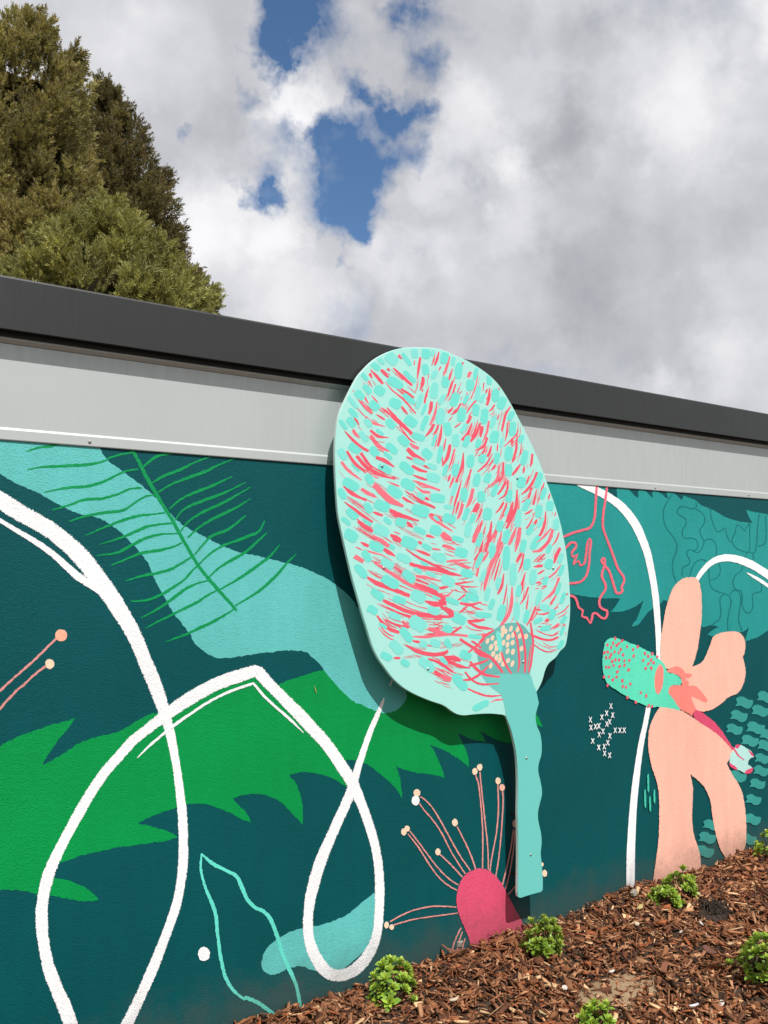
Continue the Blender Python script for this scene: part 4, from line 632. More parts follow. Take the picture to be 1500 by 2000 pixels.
DABS = ['3687 4486 3669 4476 3654 4473 3639 4475 3606 4494 3588 4503 3581 4517 3585 4530 3609 4554 3627 4562 3638 4570 3659 4569 3691 4553 3707 4540 3711 4527 3705 4513',
'3861 4557 3848 4555 3836 4558 3831 4569 3825 4593 3823 4607 3828 4616 3839 4625 3862 4628 3875 4629 3888 4632 3891 4620 3896 4595 3898 4580 3894 4572 3887 4565',
'3960 4565 3944 4568 3933 4573 3928 4585 3928 4615 3933 4631 3940 4642 3953 4643 3979 4645 3990 4644 4002 4644 4014 4636 4016 4606 4009 4587 4004 4578 3990 4570',
'4022 4597 4016 4598 4013 4603 4016 4611 4022 4628 4028 4637 4032 4641 4039 4644 4051 4644 4056 4641 4056 4635 4055 4628 4050 4611 4045 4602 4038 4597 4033 4595',
'4132 4552 4116 4552 4109 4564 4110 4578 4113 4611 4122 4629 4134 4642 4144 4649 4170 4644 4182 4640 4195 4639 4197 4622 4189 4588 4181 4569 4175 4560 4159 4553',
'4227 4552 4219 4552 4216 4559 4216 4571 4220 4597 4227 4611 4231 4620 4239 4624 4254 4623 4263 4622 4266 4615 4264 4604 4260 4579 4255 4565 4250 4555 4243 4550',
'3533 4421 3523 4415 3513 4413 3500 4419 3472 4432 3459 4443 3452 4451 3462 4457 3474 4467 3481 4471 3486 4475 3498 4476 3526 4462 3541 4453 3546 4443 3545 4435',
'3576 4468 3569 4465 3560 4465 3551 4470 3527 4483 3519 4493 3518 4499 3520 4503 3529 4510 3536 4512 3539 4515 3550 4515 3571 4502 3581 4492 3585 4484 3586 4478',
'3820 4493 3813 4489 3799 4495 3786 4505 3759 4535 3745 4552 3737 4562 3737 4572 3746 4583 3755 4585 3770 4578 3784 4567 3813 4538 3826 4521 3831 4509 3832 4501',
'3425 4329 3420 4325 3408 4328 3397 4336 3372 4357 3372 4366 3374 4370 3377 4372 3381 4377 3384 4381 3388 4382 3394 4389 3418 4367 3431 4355 3437 4344 3436 4338',
'3745 4313 3728 4302 3715 4299 3693 4305 3643 4320 3618 4331 3607 4339 3601 4355 3619 4374 3626 4387 3642 4389 3668 4387 3716 4368 3743 4358 3753 4346 3756 4336',
'3863 4368 3853 4364 3844 4366 3824 4377 3785 4403 3763 4418 3754 4429 3754 4438 3761 4449 3771 4451 3784 4449 3802 4439 3841 4411 3863 4398 3874 4385 3874 4377',
'3967 4439 3953 4436 3944 4444 3938 4455 3931 4484 3927 4499 3931 4509 3940 4518 3964 4528 3979 4525 3986 4521 3995 4511 4001 4481 4000 4465 4001 4454 3990 4448',
'4022 4421 4016 4427 4013 4435 4016 4445 4033 4469 4043 4482 4051 4488 4063 4491 4077 4485 4086 4481 4086 4472 4084 4463 4068 4437 4056 4426 4046 4418 4039 4418',
'4281 4452 4266 4453 4260 4464 4254 4487 4259 4531 4266 4557 4276 4571 4286 4582 4315 4587 4331 4583 4334 4569 4339 4550 4331 4505 4327 4480 4319 4464 4308 4455',
'3576 4245 3565 4234 3551 4230 3536 4229 3505 4242 3491 4250 3485 4259 3485 4269 3496 4293 3508 4303 3520 4311 3536 4310 3567 4298 3584 4291 3590 4282 3588 4268',
'3453 4236 3444 4230 3432 4232 3420 4237 3400 4259 3388 4271 3383 4277 3386 4287 3400 4299 3412 4304 3420 4302 3432 4296 3455 4277 3466 4267 3470 4258 3468 4248',
'3385 4182 3372 4175 3361 4177 3348 4180 3327 4201 3317 4212 3313 4221 3316 4232 3335 4248 3347 4254 3358 4253 3372 4250 3392 4228 3405 4218 3407 4208 3402 4199',
'4034 4269 4018 4268 4009 4281 4006 4298 4012 4343 4021 4369 4028 4381 4037 4390 4067 4396 4080 4393 4089 4381 4092 4361 4087 4316 4083 4290 4074 4277 4062 4268',
'4152 4365 4138 4366 4129 4375 4122 4387 4124 4417 4129 4436 4133 4447 4143 4452 4171 4455 4186 4455 4195 4449 4196 4437 4201 4406 4195 4388 4188 4375 4179 4370',
'4404 4371 4389 4371 4378 4381 4374 4393 4372 4424 4373 4442 4380 4451 4394 4460 4424 4462 4440 4463 4449 4457 4457 4445 4453 4412 4455 4395 4444 4384 4432 4378',
'4456 4464 4449 4472 4445 4478 4447 4494 4454 4529 4459 4547 4466 4559 4475 4565 4490 4566 4498 4563 4503 4556 4501 4540 4495 4504 4487 4486 4481 4475 4473 4466',
'3723 4164 3710 4150 3697 4146 3680 4148 3646 4161 3626 4169 3620 4179 3621 4192 3635 4217 3651 4228 3665 4234 3678 4230 3717 4223 3732 4213 3738 4203 3736 4188',
'3858 4204 3846 4200 3836 4201 3818 4206 3778 4229 3757 4243 3748 4252 3749 4260 3758 4273 3767 4279 3781 4278 3799 4269 3837 4249 3858 4236 3866 4224 3871 4216',
'3875 4174 3866 4178 3867 4192 3871 4206 3889 4248 3900 4269 3908 4283 3919 4292 3936 4287 3943 4279 3945 4270 3940 4253 3923 4212 3910 4191 3902 4177 3893 4172',
'3523 4126 3509 4116 3498 4115 3483 4116 3456 4131 3444 4143 3440 4153 3443 4164 3459 4182 3468 4192 3483 4194 3496 4191 3522 4174 3535 4164 3541 4155 3538 4144',
'3340 4116 3333 4113 3320 4117 3304 4130 3268 4163 3256 4177 3259 4183 3260 4186 3265 4193 3268 4198 3270 4207 3284 4197 3322 4164 3340 4143 3348 4134 3349 4125',
'4218 4228 4207 4237 4200 4251 4206 4265 4218 4306 4230 4326 4246 4336 4261 4345 4288 4339 4301 4332 4307 4322 4306 4303 4286 4266 4274 4242 4263 4234 4248 4229',
'4091 4229 4084 4237 4084 4248 4092 4259 4109 4288 4122 4303 4132 4311 4141 4315 4160 4312 4166 4306 4167 4295 4160 4282 4140 4253 4127 4236 4117 4230 4108 4227',
'4346 4257 4339 4261 4336 4270 4341 4283 4352 4311 4363 4326 4369 4336 4378 4338 4394 4339 4401 4332 4401 4325 4399 4314 4386 4285 4377 4269 4369 4260 4362 4258',
'3336 4046 3327 4041 3320 4044 3306 4050 3281 4071 3270 4085 3265 4096 3265 4104 3277 4113 3287 4115 3297 4115 3308 4105 3334 4087 3347 4072 3350 4063 3347 4057',
'3925 4126 3922 4133 3920 4140 3924 4153 3938 4186 3947 4203 3955 4214 3963 4221 3974 4218 3978 4213 3978 4205 3974 4190 3960 4158 3950 4140 3945 4131 3938 4127',
'3313 3979 3302 3972 3293 3974 3282 3980 3260 3999 3247 4008 3245 4020 3251 4028 3264 4045 3277 4050 3288 4049 3299 4043 3323 4025 3333 4010 3336 4003 3331 3993',
'3870 4036 3857 4027 3840 4024 3822 4026 3783 4043 3764 4054 3755 4068 3758 4080 3776 4101 3787 4112 3803 4116 3823 4114 3860 4094 3881 4083 3889 4072 3889 4061',
'4091 4072 4075 4079 4068 4088 4061 4107 4065 4150 4071 4176 4085 4188 4096 4198 4127 4203 4143 4198 4150 4185 4158 4168 4151 4123 4148 4099 4134 4081 4124 4077',
'4299 4115 4284 4118 4275 4131 4276 4144 4282 4186 4292 4209 4300 4220 4315 4226 4345 4225 4359 4223 4366 4215 4368 4195 4361 4155 4352 4132 4342 4119 4330 4116',
'4463 4175 4449 4176 4446 4184 4441 4197 4445 4229 4450 4247 4458 4259 4468 4265 4490 4264 4503 4263 4510 4255 4511 4241 4506 4209 4504 4192 4496 4179 4486 4177',
'3456 3990 3446 3986 3437 3986 3428 3993 3409 4014 3401 4026 3397 4032 3401 4042 3417 4051 3425 4056 3436 4055 3445 4047 3466 4030 3471 4016 3476 4009 3473 4000',
'3669 4000 3654 3995 3645 3993 3629 3998 3604 4017 3594 4028 3588 4037 3590 4049 3607 4064 3619 4071 3631 4070 3644 4067 3669 4047 3680 4035 3688 4026 3685 4017',
'3921 4009 3914 4017 3914 4030 3916 4046 3935 4089 3949 4111 3959 4125 3969 4130 3986 4128 3995 4127 3993 4111 3991 4093 3970 4051 3958 4027 3948 4014 3939 4007',
'3247 3953 3239 3952 3229 3955 3221 3964 3198 3986 3188 4000 3185 4010 3186 4015 3195 4024 3203 4027 3211 4023 3221 4014 3244 3991 3253 3979 3260 3968 3257 3961',
'3954 3940 3941 3930 3932 3927 3910 3928 3869 3935 3847 3942 3836 3950 3829 3958 3839 3978 3849 3986 3861 3991 3878 3989 3921 3982 3944 3976 3954 3969 3960 3959',
'3425 3882 3413 3878 3405 3877 3394 3886 3369 3908 3357 3920 3351 3930 3352 3940 3366 3953 3377 3956 3387 3955 3400 3945 3426 3925 3436 3911 3442 3901 3441 3892',
'4182 3991 4165 3992 4157 3998 4150 4013 4141 4048 4134 4066 4140 4081 4150 4090 4177 4098 4194 4097 4208 4090 4212 4076 4223 4041 4223 4020 4220 4010 4209 3998',
'3568 3942 3564 3938 3557 3939 3545 3943 3522 3956 3511 3964 3505 3971 3506 3976 3512 3984 3519 3987 3525 3987 3535 3981 3558 3968 3570 3961 3575 3955 3575 3949',
'3796 3883 3785 3872 3769 3873 3752 3878 3720 3898 3705 3912 3697 3923 3696 3932 3711 3951 3728 3957 3739 3960 3756 3955 3789 3934 3808 3922 3814 3909 3810 3900',
'4313 4029 4303 4034 4304 4043 4312 4056 4331 4085 4344 4102 4354 4109 4364 4110 4381 4105 4390 4100 4389 4091 4383 4079 4364 4049 4350 4035 4340 4026 4329 4023',
'3364 3802 3355 3793 3343 3788 3326 3792 3289 3803 3275 3815 3266 3823 3263 3835 3279 3855 3289 3864 3300 3869 3317 3866 3351 3850 3371 3842 3377 3833 3380 3821',
'3517 3780 3503 3774 3490 3776 3479 3783 3457 3802 3445 3816 3443 3824 3447 3833 3464 3851 3476 3856 3489 3854 3502 3851 3523 3828 3536 3816 3538 3806 3532 3797',
'3693 3813 3679 3808 3665 3810 3650 3813 3614 3836 3595 3850 3590 3859 3591 3868 3602 3886 3615 3891 3629 3892 3644 3887 3681 3867 3696 3851 3706 3840 3705 3833',
'4023 3898 4019 3904 4018 3912 4023 3927 4038 3959 4046 3976 4053 3988 4061 3992 4072 3989 4076 3985 4077 3976 4072 3962 4058 3930 4050 3912 4043 3902 4035 3899',
'4252 3912 4239 3912 4231 3921 4227 3935 4223 3972 4225 3992 4232 4004 4245 4011 4272 4017 4286 4011 4294 4005 4297 3990 4299 3953 4298 3933 4291 3922 4279 3912',
'4343 3917 4332 3922 4330 3934 4335 3947 4349 3980 4359 3999 4370 4007 4380 4012 4401 4009 4411 4002 4414 3994 4410 3981 4398 3946 4387 3930 4376 3920 4366 3916',
'4473 3925 4463 3928 4459 3935 4462 3945 4472 3971 4480 3984 4492 3993 4500 3995 4519 3992 4527 3986 4530 3980 4531 3970 4519 3944 4511 3931 4500 3923 4490 3920',
'4014 3804 4001 3796 3983 3793 3969 3796 3939 3815 3927 3825 3921 3839 3926 3848 3942 3869 3958 3876 3971 3880 3984 3875 4013 3857 4030 3847 4035 3838 4030 3827',
'3245 3740 3234 3736 3221 3735 3209 3742 3184 3764 3175 3779 3168 3791 3171 3800 3189 3812 3199 3819 3212 3818 3226 3811 3251 3789 3263 3775 3266 3763 3264 3753',
'4082 3772 4072 3780 4068 3791 4071 3809 4081 3857 4087 3880 4096 3895 4106 3907 4124 3908 4134 3899 4137 3889 4133 3867 4123 3820 4116 3793 4108 3779 4100 3771',
'3650 3768 3642 3766 3636 3767 3622 3772 3594 3789 3579 3800 3573 3808 3572 3812 3576 3821 3584 3823 3592 3822 3606 3816 3634 3800 3649 3788 3654 3782 3658 3775',
'3954 3754 3945 3748 3932 3745 3914 3747 3871 3755 3850 3762 3839 3767 3830 3776 3837 3790 3847 3797 3859 3798 3876 3797 3917 3787 3938 3782 3952 3775 3954 3768',
'4397 3758 4382 3764 4376 3774 4370 3788 4375 3825 4384 3845 4391 3856 4401 3862 4430 3863 4443 3862 4452 3852 4454 3838 4449 3800 4446 3779 4436 3765 4426 3762',
'3837 3671 3819 3663 3804 3667 3783 3671 3744 3696 3722 3712 3713 3723 3716 3737 3730 3758 3747 3763 3763 3762 3780 3758 3822 3732 3842 3716 3852 3707 3852 3691',
'3360 3664 3355 3660 3346 3661 3334 3669 3310 3687 3297 3697 3291 3706 3291 3712 3300 3722 3307 3724 3315 3722 3326 3717 3352 3698 3364 3686 3370 3678 3370 3672',
'3639 3665 3630 3659 3619 3654 3598 3661 3557 3678 3534 3686 3522 3697 3523 3706 3529 3725 3541 3732 3553 3731 3576 3728 3617 3713 3638 3701 3650 3692 3650 3682',
'4073 3727 4064 3720 4054 3717 4040 3717 4007 3726 3988 3731 3982 3736 3975 3743 3982 3757 3990 3765 4000 3766 4014 3766 4046 3758 4063 3754 4072 3748 4076 3741',
'4251 3677 4237 3682 4227 3689 4225 3702 4223 3740 4222 3760 4232 3773 4244 3781 4271 3781 4286 3781 4295 3770 4303 3756 4303 3720 4296 3698 4293 3685 4279 3680',
'4132 3678 4125 3683 4124 3691 4128 3705 4143 3738 4151 3756 4159 3765 4167 3768 4183 3766 4190 3764 4190 3754 4188 3741 4173 3707 4163 3688 4156 3680 4146 3675',
'4095 3633 4086 3622 4075 3618 4053 3619 4006 3626 3984 3637 3968 3646 3966 3655 3974 3679 3985 3692 3999 3694 4021 3694 4068 3687 4092 3678 4104 3667 4110 3655',
'3464 3574 3452 3572 3440 3572 3433 3581 3412 3604 3406 3620 3406 3630 3410 3636 3428 3647 3439 3651 3449 3646 3462 3641 3478 3616 3488 3603 3487 3590 3481 3585',
'3856 3557 3840 3548 3823 3544 3805 3549 3760 3565 3739 3577 3728 3589 3728 3601 3738 3626 3756 3634 3773 3640 3792 3637 3835 3619 3857 3605 3865 3595 3867 3584',
'3346 3529 3334 3519 3316 3516 3295 3522 3250 3539 3229 3551 3215 3564 3214 3577 3227 3601 3241 3611 3259 3613 3278 3608 3321 3588 3347 3577 3360 3565 3360 3553',
'4456 3612 4442 3614 4438 3624 4434 3639 4441 3677 4452 3698 4461 3708 4474 3715 4499 3714 4512 3709 4515 3698 4520 3682 4508 3646 4504 3625 4494 3614 4481 3611',
'3730 3493 3713 3482 3699 3485 3676 3487 3636 3510 3613 3525 3602 3536 3604 3549 3617 3573 3633 3583 3650 3580 3670 3575 3714 3554 3734 3541 3747 3527 3745 3515',
'3949 3484 3938 3481 3929 3481 3919 3485 3892 3497 3883 3508 3878 3516 3877 3523 3889 3534 3896 3540 3907 3540 3918 3536 3942 3520 3955 3511 3956 3504 3957 3497',
'4151 3487 4148 3474 4130 3466 4107 3467 4055 3470 4029 3473 4014 3483 4008 3492 4012 3515 4017 3529 4033 3533 4054 3535 4106 3534 4133 3528 4152 3522 4154 3511',
'4213 3521 4208 3532 4208 3539 4213 3555 4228 3595 4239 3613 4250 3627 4259 3632 4275 3630 4280 3624 4282 3614 4277 3596 4260 3559 4249 3539 4238 3524 4231 3524',
'3235 3455 3223 3455 3213 3456 3202 3466 3183 3491 3177 3506 3174 3516 3177 3526 3194 3535 3204 3537 3216 3534 3226 3524 3242 3499 3252 3485 3253 3473 3250 3464',
'4328 3490 4313 3492 4309 3500 4306 3517 4311 3555 4312 3575 4319 3585 4333 3595 4358 3592 4370 3589 4381 3581 4381 3565 4379 3528 4372 3506 4367 3496 4353 3487',
'3620 3395 3613 3381 3599 3378 3576 3377 3527 3391 3503 3401 3486 3409 3483 3421 3497 3448 3506 3461 3522 3465 3542 3467 3592 3453 3618 3446 3628 3437 3634 3421',
'3456 3363 3443 3360 3433 3365 3421 3372 3405 3397 3396 3412 3397 3423 3400 3430 3419 3440 3430 3441 3441 3439 3451 3431 3469 3407 3479 3395 3478 3385 3472 3376',
'4239 3433 4234 3426 4224 3422 4208 3422 4172 3422 4154 3424 4140 3427 4138 3432 4136 3444 4143 3450 4152 3455 4165 3456 4201 3454 4222 3453 4231 3451 4239 3445',
'3990 3366 3975 3350 3960 3347 3930 3347 3874 3363 3841 3371 3827 3386 3822 3400 3838 3426 3847 3442 3868 3446 3892 3446 3951 3436 3983 3421 4000 3411 3998 3398',
'3338 3321 3325 3314 3315 3314 3296 3319 3267 3339 3253 3353 3248 3363 3247 3374 3263 3392 3277 3400 3289 3402 3303 3394 3335 3375 3351 3361 3357 3349 3356 3340',
'4409 3325 4399 3329 4396 3339 4397 3349 4411 3374 4416 3387 4426 3395 4435 3395 4455 3393 4464 3386 4464 3379 4463 3369 4454 3344 4446 3331 4436 3326 4426 3321',
'4255 3327 4245 3315 4228 3309 4209 3307 4163 3314 4140 3320 4126 3330 4122 3341 4132 3367 4140 3381 4153 3386 4174 3391 4220 3380 4244 3377 4257 3364 4261 3354',
'3637 3290 3630 3285 3620 3286 3608 3289 3586 3303 3574 3313 3571 3320 3572 3328 3581 3339 3590 3344 3598 3343 3609 3339 3631 3324 3644 3315 3647 3308 3649 3301',
'3776 3285 3764 3275 3752 3268 3739 3267 3704 3278 3685 3285 3678 3291 3676 3304 3687 3328 3694 3341 3709 3347 3721 3345 3757 3339 3775 3333 3783 3322 3785 3309',
'4332 3340 4324 3346 4321 3356 4329 3372 4344 3407 4354 3428 4363 3435 4374 3443 4394 3440 4401 3432 4404 3422 4398 3405 4383 3371 4373 3351 4362 3342 4350 3336',
'4361 3212 4349 3217 4342 3228 4342 3246 4354 3287 4360 3310 4369 3322 4380 3329 4406 3327 4418 3319 4422 3310 4422 3293 4415 3250 4405 3226 4399 3213 4385 3208',
'3281 3273 3276 3269 3264 3270 3253 3277 3228 3293 3214 3302 3209 3310 3205 3319 3217 3327 3224 3331 3234 3330 3244 3325 3271 3309 3283 3296 3290 3289 3291 3283',
'3455 3273 3447 3269 3437 3273 3427 3279 3402 3299 3393 3314 3388 3321 3390 3329 3400 3340 3410 3340 3419 3340 3431 3332 3452 3310 3463 3299 3467 3290 3467 3281',
'3612 3209 3605 3197 3586 3193 3565 3198 3514 3214 3487 3223 3476 3235 3474 3249 3488 3275 3498 3289 3511 3291 3537 3288 3586 3272 3610 3257 3623 3248 3627 3233',
'3961 3225 3952 3217 3941 3215 3922 3220 3880 3233 3859 3243 3851 3250 3848 3260 3855 3274 3864 3281 3875 3282 3892 3278 3933 3266 3955 3255 3964 3250 3967 3240',
'4109 3226 4097 3213 4084 3209 4066 3213 4028 3225 4006 3234 3997 3243 3998 3255 4012 3280 4023 3291 4034 3296 4056 3296 4095 3285 4111 3271 4121 3264 4120 3253',
'4337 3174 4330 3167 4315 3165 4298 3165 4257 3175 4235 3179 4221 3185 4218 3192 4220 3207 4229 3212 4240 3217 4257 3215 4300 3209 4321 3201 4337 3195 4342 3189',
'3334 3161 3319 3152 3304 3149 3287 3155 3248 3175 3231 3188 3232 3198 3231 3213 3239 3238 3256 3247 3272 3254 3290 3244 3329 3227 3344 3210 3356 3200 3351 3188',
'4088 3329 4083 3325 4077 3325 4067 3329 4047 3341 4037 3348 4034 3354 4035 3358 4042 3366 4047 3370 4054 3369 4064 3367 4082 3354 4092 3347 4096 3340 4098 3336',
'4513 3488 4496 3489 4485 3497 4483 3510 4482 3542 4485 3559 4492 3569 4504 3578 4535 3579 4554 3577 4565 3570 4566 3555 4566 3525 4567 3507 4556 3497 4544 3491',
'4461 4179 4448 4181 4441 4191 4436 4202 4436 4234 4439 4252 4443 4262 4454 4268 4481 4274 4496 4270 4505 4265 4508 4252 4506 4220 4508 4202 4497 4192 4489 4183',
'4614 4446 4603 4449 4596 4454 4593 4466 4593 4496 4593 4514 4600 4523 4612 4517 4625 4509 4629 4506 4633 4505 4637 4502 4648 4483 4646 4466 4644 4458 4634 4450',
'4670 4310 4656 4317 4649 4325 4644 4339 4646 4378 4651 4400 4664 4413 4674 4422 4703 4424 4720 4419 4725 4410 4730 4395 4723 4356 4723 4333 4713 4323 4699 4316',
'4719 4260 4705 4263 4699 4276 4699 4292 4720 4331 4732 4353 4743 4365 4761 4367 4789 4362 4803 4358 4812 4348 4806 4330 4792 4292 4775 4272 4762 4258 4747 4256',
'4473 4301 4462 4303 4461 4316 4461 4332 4471 4377 4478 4402 4486 4416 4495 4425 4516 4426 4524 4419 4528 4408 4528 4392 4518 4346 4510 4323 4503 4306 4492 4300',
'4519 4288 4513 4292 4510 4302 4512 4313 4525 4338 4533 4353 4540 4361 4550 4364 4566 4363 4572 4358 4575 4350 4571 4340 4560 4313 4553 4299 4544 4291 4537 4288',
'4546 4119 4530 4122 4525 4133 4519 4152 4528 4197 4528 4221 4538 4236 4551 4241 4581 4249 4594 4241 4603 4233 4606 4214 4600 4169 4596 4146 4589 4131 4573 4119',
'4819 4177 4810 4184 4811 4194 4816 4206 4834 4235 4851 4250 4862 4258 4871 4258 4891 4253 4899 4247 4900 4238 4896 4226 4875 4198 4865 4183 4850 4175 4841 4174',
'4625 4094 4618 4101 4616 4110 4620 4125 4636 4164 4645 4183 4657 4195 4669 4201 4689 4198 4697 4194 4698 4181 4693 4165 4678 4128 4665 4109 4654 4096 4643 4091',
'4855 4049 4838 4055 4834 4065 4829 4083 4837 4124 4843 4150 4850 4160 4860 4170 4889 4170 4904 4169 4911 4157 4912 4141 4909 4099 4906 4076 4897 4060 4882 4053',
'4649 3976 4631 3979 4620 3989 4623 4005 4625 4040 4639 4059 4645 4071 4663 4075 4696 4074 4715 4074 4723 4063 4723 4048 4714 4012 4712 3993 4695 3980 4684 3977',
'4946 4002 4938 4007 4934 4013 4932 4024 4946 4048 4952 4061 4963 4067 4974 4071 4992 4066 5004 4062 5007 4056 5007 4046 4992 4022 4985 4009 4978 4001 4967 3999',
'4735 3945 4729 3947 4726 3955 4728 3967 4733 3998 4739 4015 4745 4023 4752 4028 4765 4028 4773 4026 4774 4019 4773 4006 4767 3976 4760 3960 4755 3950 4750 3947',
'4805 3840 4788 3846 4780 3855 4776 3871 4782 3914 4787 3937 4795 3951 4809 3960 4843 3957 4859 3956 4872 3946 4870 3927 4870 3886 4860 3862 4852 3851 4837 3844',
'4674 3806 4662 3812 4658 3819 4656 3833 4664 3866 4671 3883 4678 3893 4688 3899 4712 3899 4724 3895 4728 3884 4729 3873 4723 3839 4714 3821 4707 3811 4697 3807',
'4970 3815 4957 3824 4955 3833 4957 3855 4974 3899 4983 3925 4995 3938 5010 3944 5034 3939 5047 3936 5053 3923 5051 3905 5035 3859 5023 3835 5010 3823 4995 3813',
'4512 3807 4498 3812 4497 3821 4494 3832 4507 3858 4518 3870 4527 3878 4538 3880 4563 3875 4576 3871 4582 3863 4581 3850 4568 3826 4562 3813 4551 3804 4539 3802',
'4810 3715 4796 3716 4788 3724 4780 3738 4783 3775 4781 3793 4791 3806 4802 3813 4832 3815 4850 3814 4860 3805 4865 3791 4865 3756 4860 3736 4855 3723 4839 3716',
'4941 3625 4925 3633 4914 3639 4909 3655 4920 3687 4928 3705 4935 3714 4955 3720 4989 3719 5005 3714 5014 3706 5021 3691 5015 3657 5006 3639 4994 3631 4978 3627',
'5133 3633 5121 3638 5116 3655 5120 3673 5135 3721 5154 3749 5163 3765 5176 3768 5200 3765 5214 3759 5218 3747 5215 3728 5196 3679 5181 3654 5169 3637 5157 3632',
'4563 3650 4550 3655 4545 3664 4549 3678 4562 3706 4571 3720 4579 3729 4595 3732 4619 3728 4630 3721 4637 3712 4636 3699 4620 3672 4614 3655 4602 3649 4589 3646',
'4636 3539 4626 3543 4628 3557 4628 3571 4648 3608 4660 3626 4669 3636 4681 3643 4699 3638 4707 3632 4712 3624 4704 3608 4687 3571 4677 3551 4667 3541 4655 3536',
'4809 3499 4794 3508 4787 3513 4782 3531 4790 3569 4794 3589 4803 3601 4814 3607 4841 3610 4854 3604 4865 3598 4864 3579 4861 3542 4859 3520 4846 3506 4837 3502',
'5188 3545 5177 3549 5175 3557 5181 3574 5198 3608 5210 3627 5220 3639 5231 3644 5254 3641 5261 3632 5263 3622 5261 3609 5244 3572 5230 3554 5220 3544 5210 3541',
'4981 3440 4969 3444 4969 3459 4977 3474 4999 3508 5011 3528 5027 3540 5038 3541 5061 3536 5073 3530 5074 3516 5069 3502 5043 3466 5029 3445 5017 3438 5005 3435',
'5281 3448 5264 3449 5253 3456 5250 3471 5251 3501 5260 3519 5270 3527 5282 3531 5314 3531 5334 3529 5337 3518 5347 3509 5340 3479 5337 3461 5328 3453 5311 3446',
'5146 3388 5130 3391 5124 3401 5123 3418 5122 3456 5128 3478 5139 3490 5152 3496 5181 3495 5197 3491 5204 3482 5210 3466 5204 3426 5197 3405 5186 3391 5175 3386',
'4571 3350 4553 3351 4541 3361 4540 3376 4543 3409 4551 3429 4560 3441 4574 3446 4606 3443 4623 3442 4633 3434 4641 3417 4634 3383 4626 3365 4619 3353 4605 3348',
'4907 3299 4894 3303 4884 3316 4884 3339 4892 3393 4896 3424 4906 3437 4919 3448 4945 3449 4960 3446 4968 3432 4965 3409 4959 3355 4957 3327 4944 3306 4933 3297',
'4772 3392 4766 3395 4767 3404 4772 3416 4789 3444 4798 3457 4809 3466 4815 3468 4829 3465 4833 3461 4835 3452 4827 3441 4812 3414 4802 3399 4792 3390 4785 3389',
'4700 3259 4688 3264 4681 3271 4678 3285 4686 3316 4692 3332 4700 3344 4713 3345 4741 3347 4757 3342 4760 3333 4764 3318 4753 3287 4749 3269 4737 3259 4728 3258',
'5021 3241 5013 3250 5011 3261 5017 3276 5043 3308 5059 3323 5073 3330 5086 3336 5110 3328 5118 3318 5115 3307 5111 3295 5088 3261 5072 3246 5058 3238 5045 3235',
'5146 3307 5143 3315 5140 3324 5148 3337 5172 3366 5187 3383 5198 3392 5207 3391 5224 3386 5231 3381 5229 3372 5223 3359 5201 3328 5185 3313 5174 3307 5162 3302',
'5353 3286 5338 3290 5333 3300 5328 3315 5334 3349 5336 3366 5346 3377 5357 3383 5385 3382 5399 3378 5402 3366 5409 3357 5406 3322 5404 3304 5394 3294 5382 3290',
'4838 3180 4829 3185 4828 3189 4830 3201 4843 3227 4850 3241 4859 3248 4868 3250 4884 3248 4892 3240 4896 3236 4890 3224 4879 3198 4871 3184 4864 3179 4854 3177',
'4763 3164 4753 3169 4747 3182 4751 3199 4765 3239 4777 3262 4786 3272 4797 3279 4822 3278 4832 3267 4835 3258 4834 3241 4820 3201 4811 3178 4798 3167 4785 3161',
'5067 3120 5059 3129 5059 3144 5067 3163 5099 3203 5120 3223 5137 3236 5151 3234 5175 3226 5189 3218 5187 3205 5181 3186 5145 3147 5124 3125 5110 3118 5096 3115',
'4959 3095 4948 3100 4939 3111 4941 3125 4948 3164 4958 3186 4967 3197 4979 3201 5002 3199 5017 3195 5019 3183 5021 3169 5011 3131 5002 3109 4993 3096 4984 3091',
'4616 3081 4605 3087 4595 3096 4596 3107 4600 3139 4601 3156 4610 3168 4621 3172 4643 3171 4655 3166 4663 3160 4665 3146 4663 3114 4658 3097 4648 3088 4640 3083',
'4372 3062 4362 3051 4349 3046 4327 3047 4281 3058 4257 3065 4249 3077 4244 3089 4254 3113 4266 3125 4278 3131 4300 3129 4345 3118 4368 3110 4381 3101 4382 3088',
'4143 3031 4135 3022 4126 3020 4114 3023 4088 3032 4075 3039 4070 3047 4071 3055 4082 3072 4092 3082 4102 3084 4114 3080 4141 3072 4151 3062 4156 3056 4155 3048',
'4473 3136 4463 3140 4460 3150 4463 3167 4477 3210 4489 3234 4498 3244 4509 3251 4527 3247 4536 3243 4541 3232 4537 3212 4520 3172 4512 3147 4503 3138 4491 3132',
'4625 3041 4612 3048 4606 3056 4605 3071 4607 3108 4612 3131 4621 3142 4630 3145 4655 3147 4668 3140 4674 3132 4677 3117 4675 3079 4669 3059 4661 3048 4651 3042',
'4775 2950 4762 2951 4752 2975 4750 3003 4751 3069 4757 3111 4766 3133 4779 3143 4806 3149 4821 3138 4827 3121 4831 3090 4827 3022 4822 2984 4816 2962 4802 2949',
'4460 2967 4457 2978 4455 2989 4459 3007 4480 3051 4495 3074 4506 3087 4517 3092 4534 3087 4541 3078 4542 3069 4540 3051 4518 3006 4503 2984 4493 2970 4482 2967',
'4773 3173 4761 3179 4755 3187 4749 3201 4756 3232 4758 3250 4766 3259 4776 3266 4802 3267 4813 3262 4821 3254 4820 3240 4820 3207 4814 3190 4809 3178 4795 3174',
'5004 2950 4990 2954 4980 2962 4978 2976 4980 3010 4988 3026 4994 3036 5008 3041 5035 3041 5053 3038 5061 3027 5062 3014 5061 2982 5056 2965 5042 2953 5031 2950',
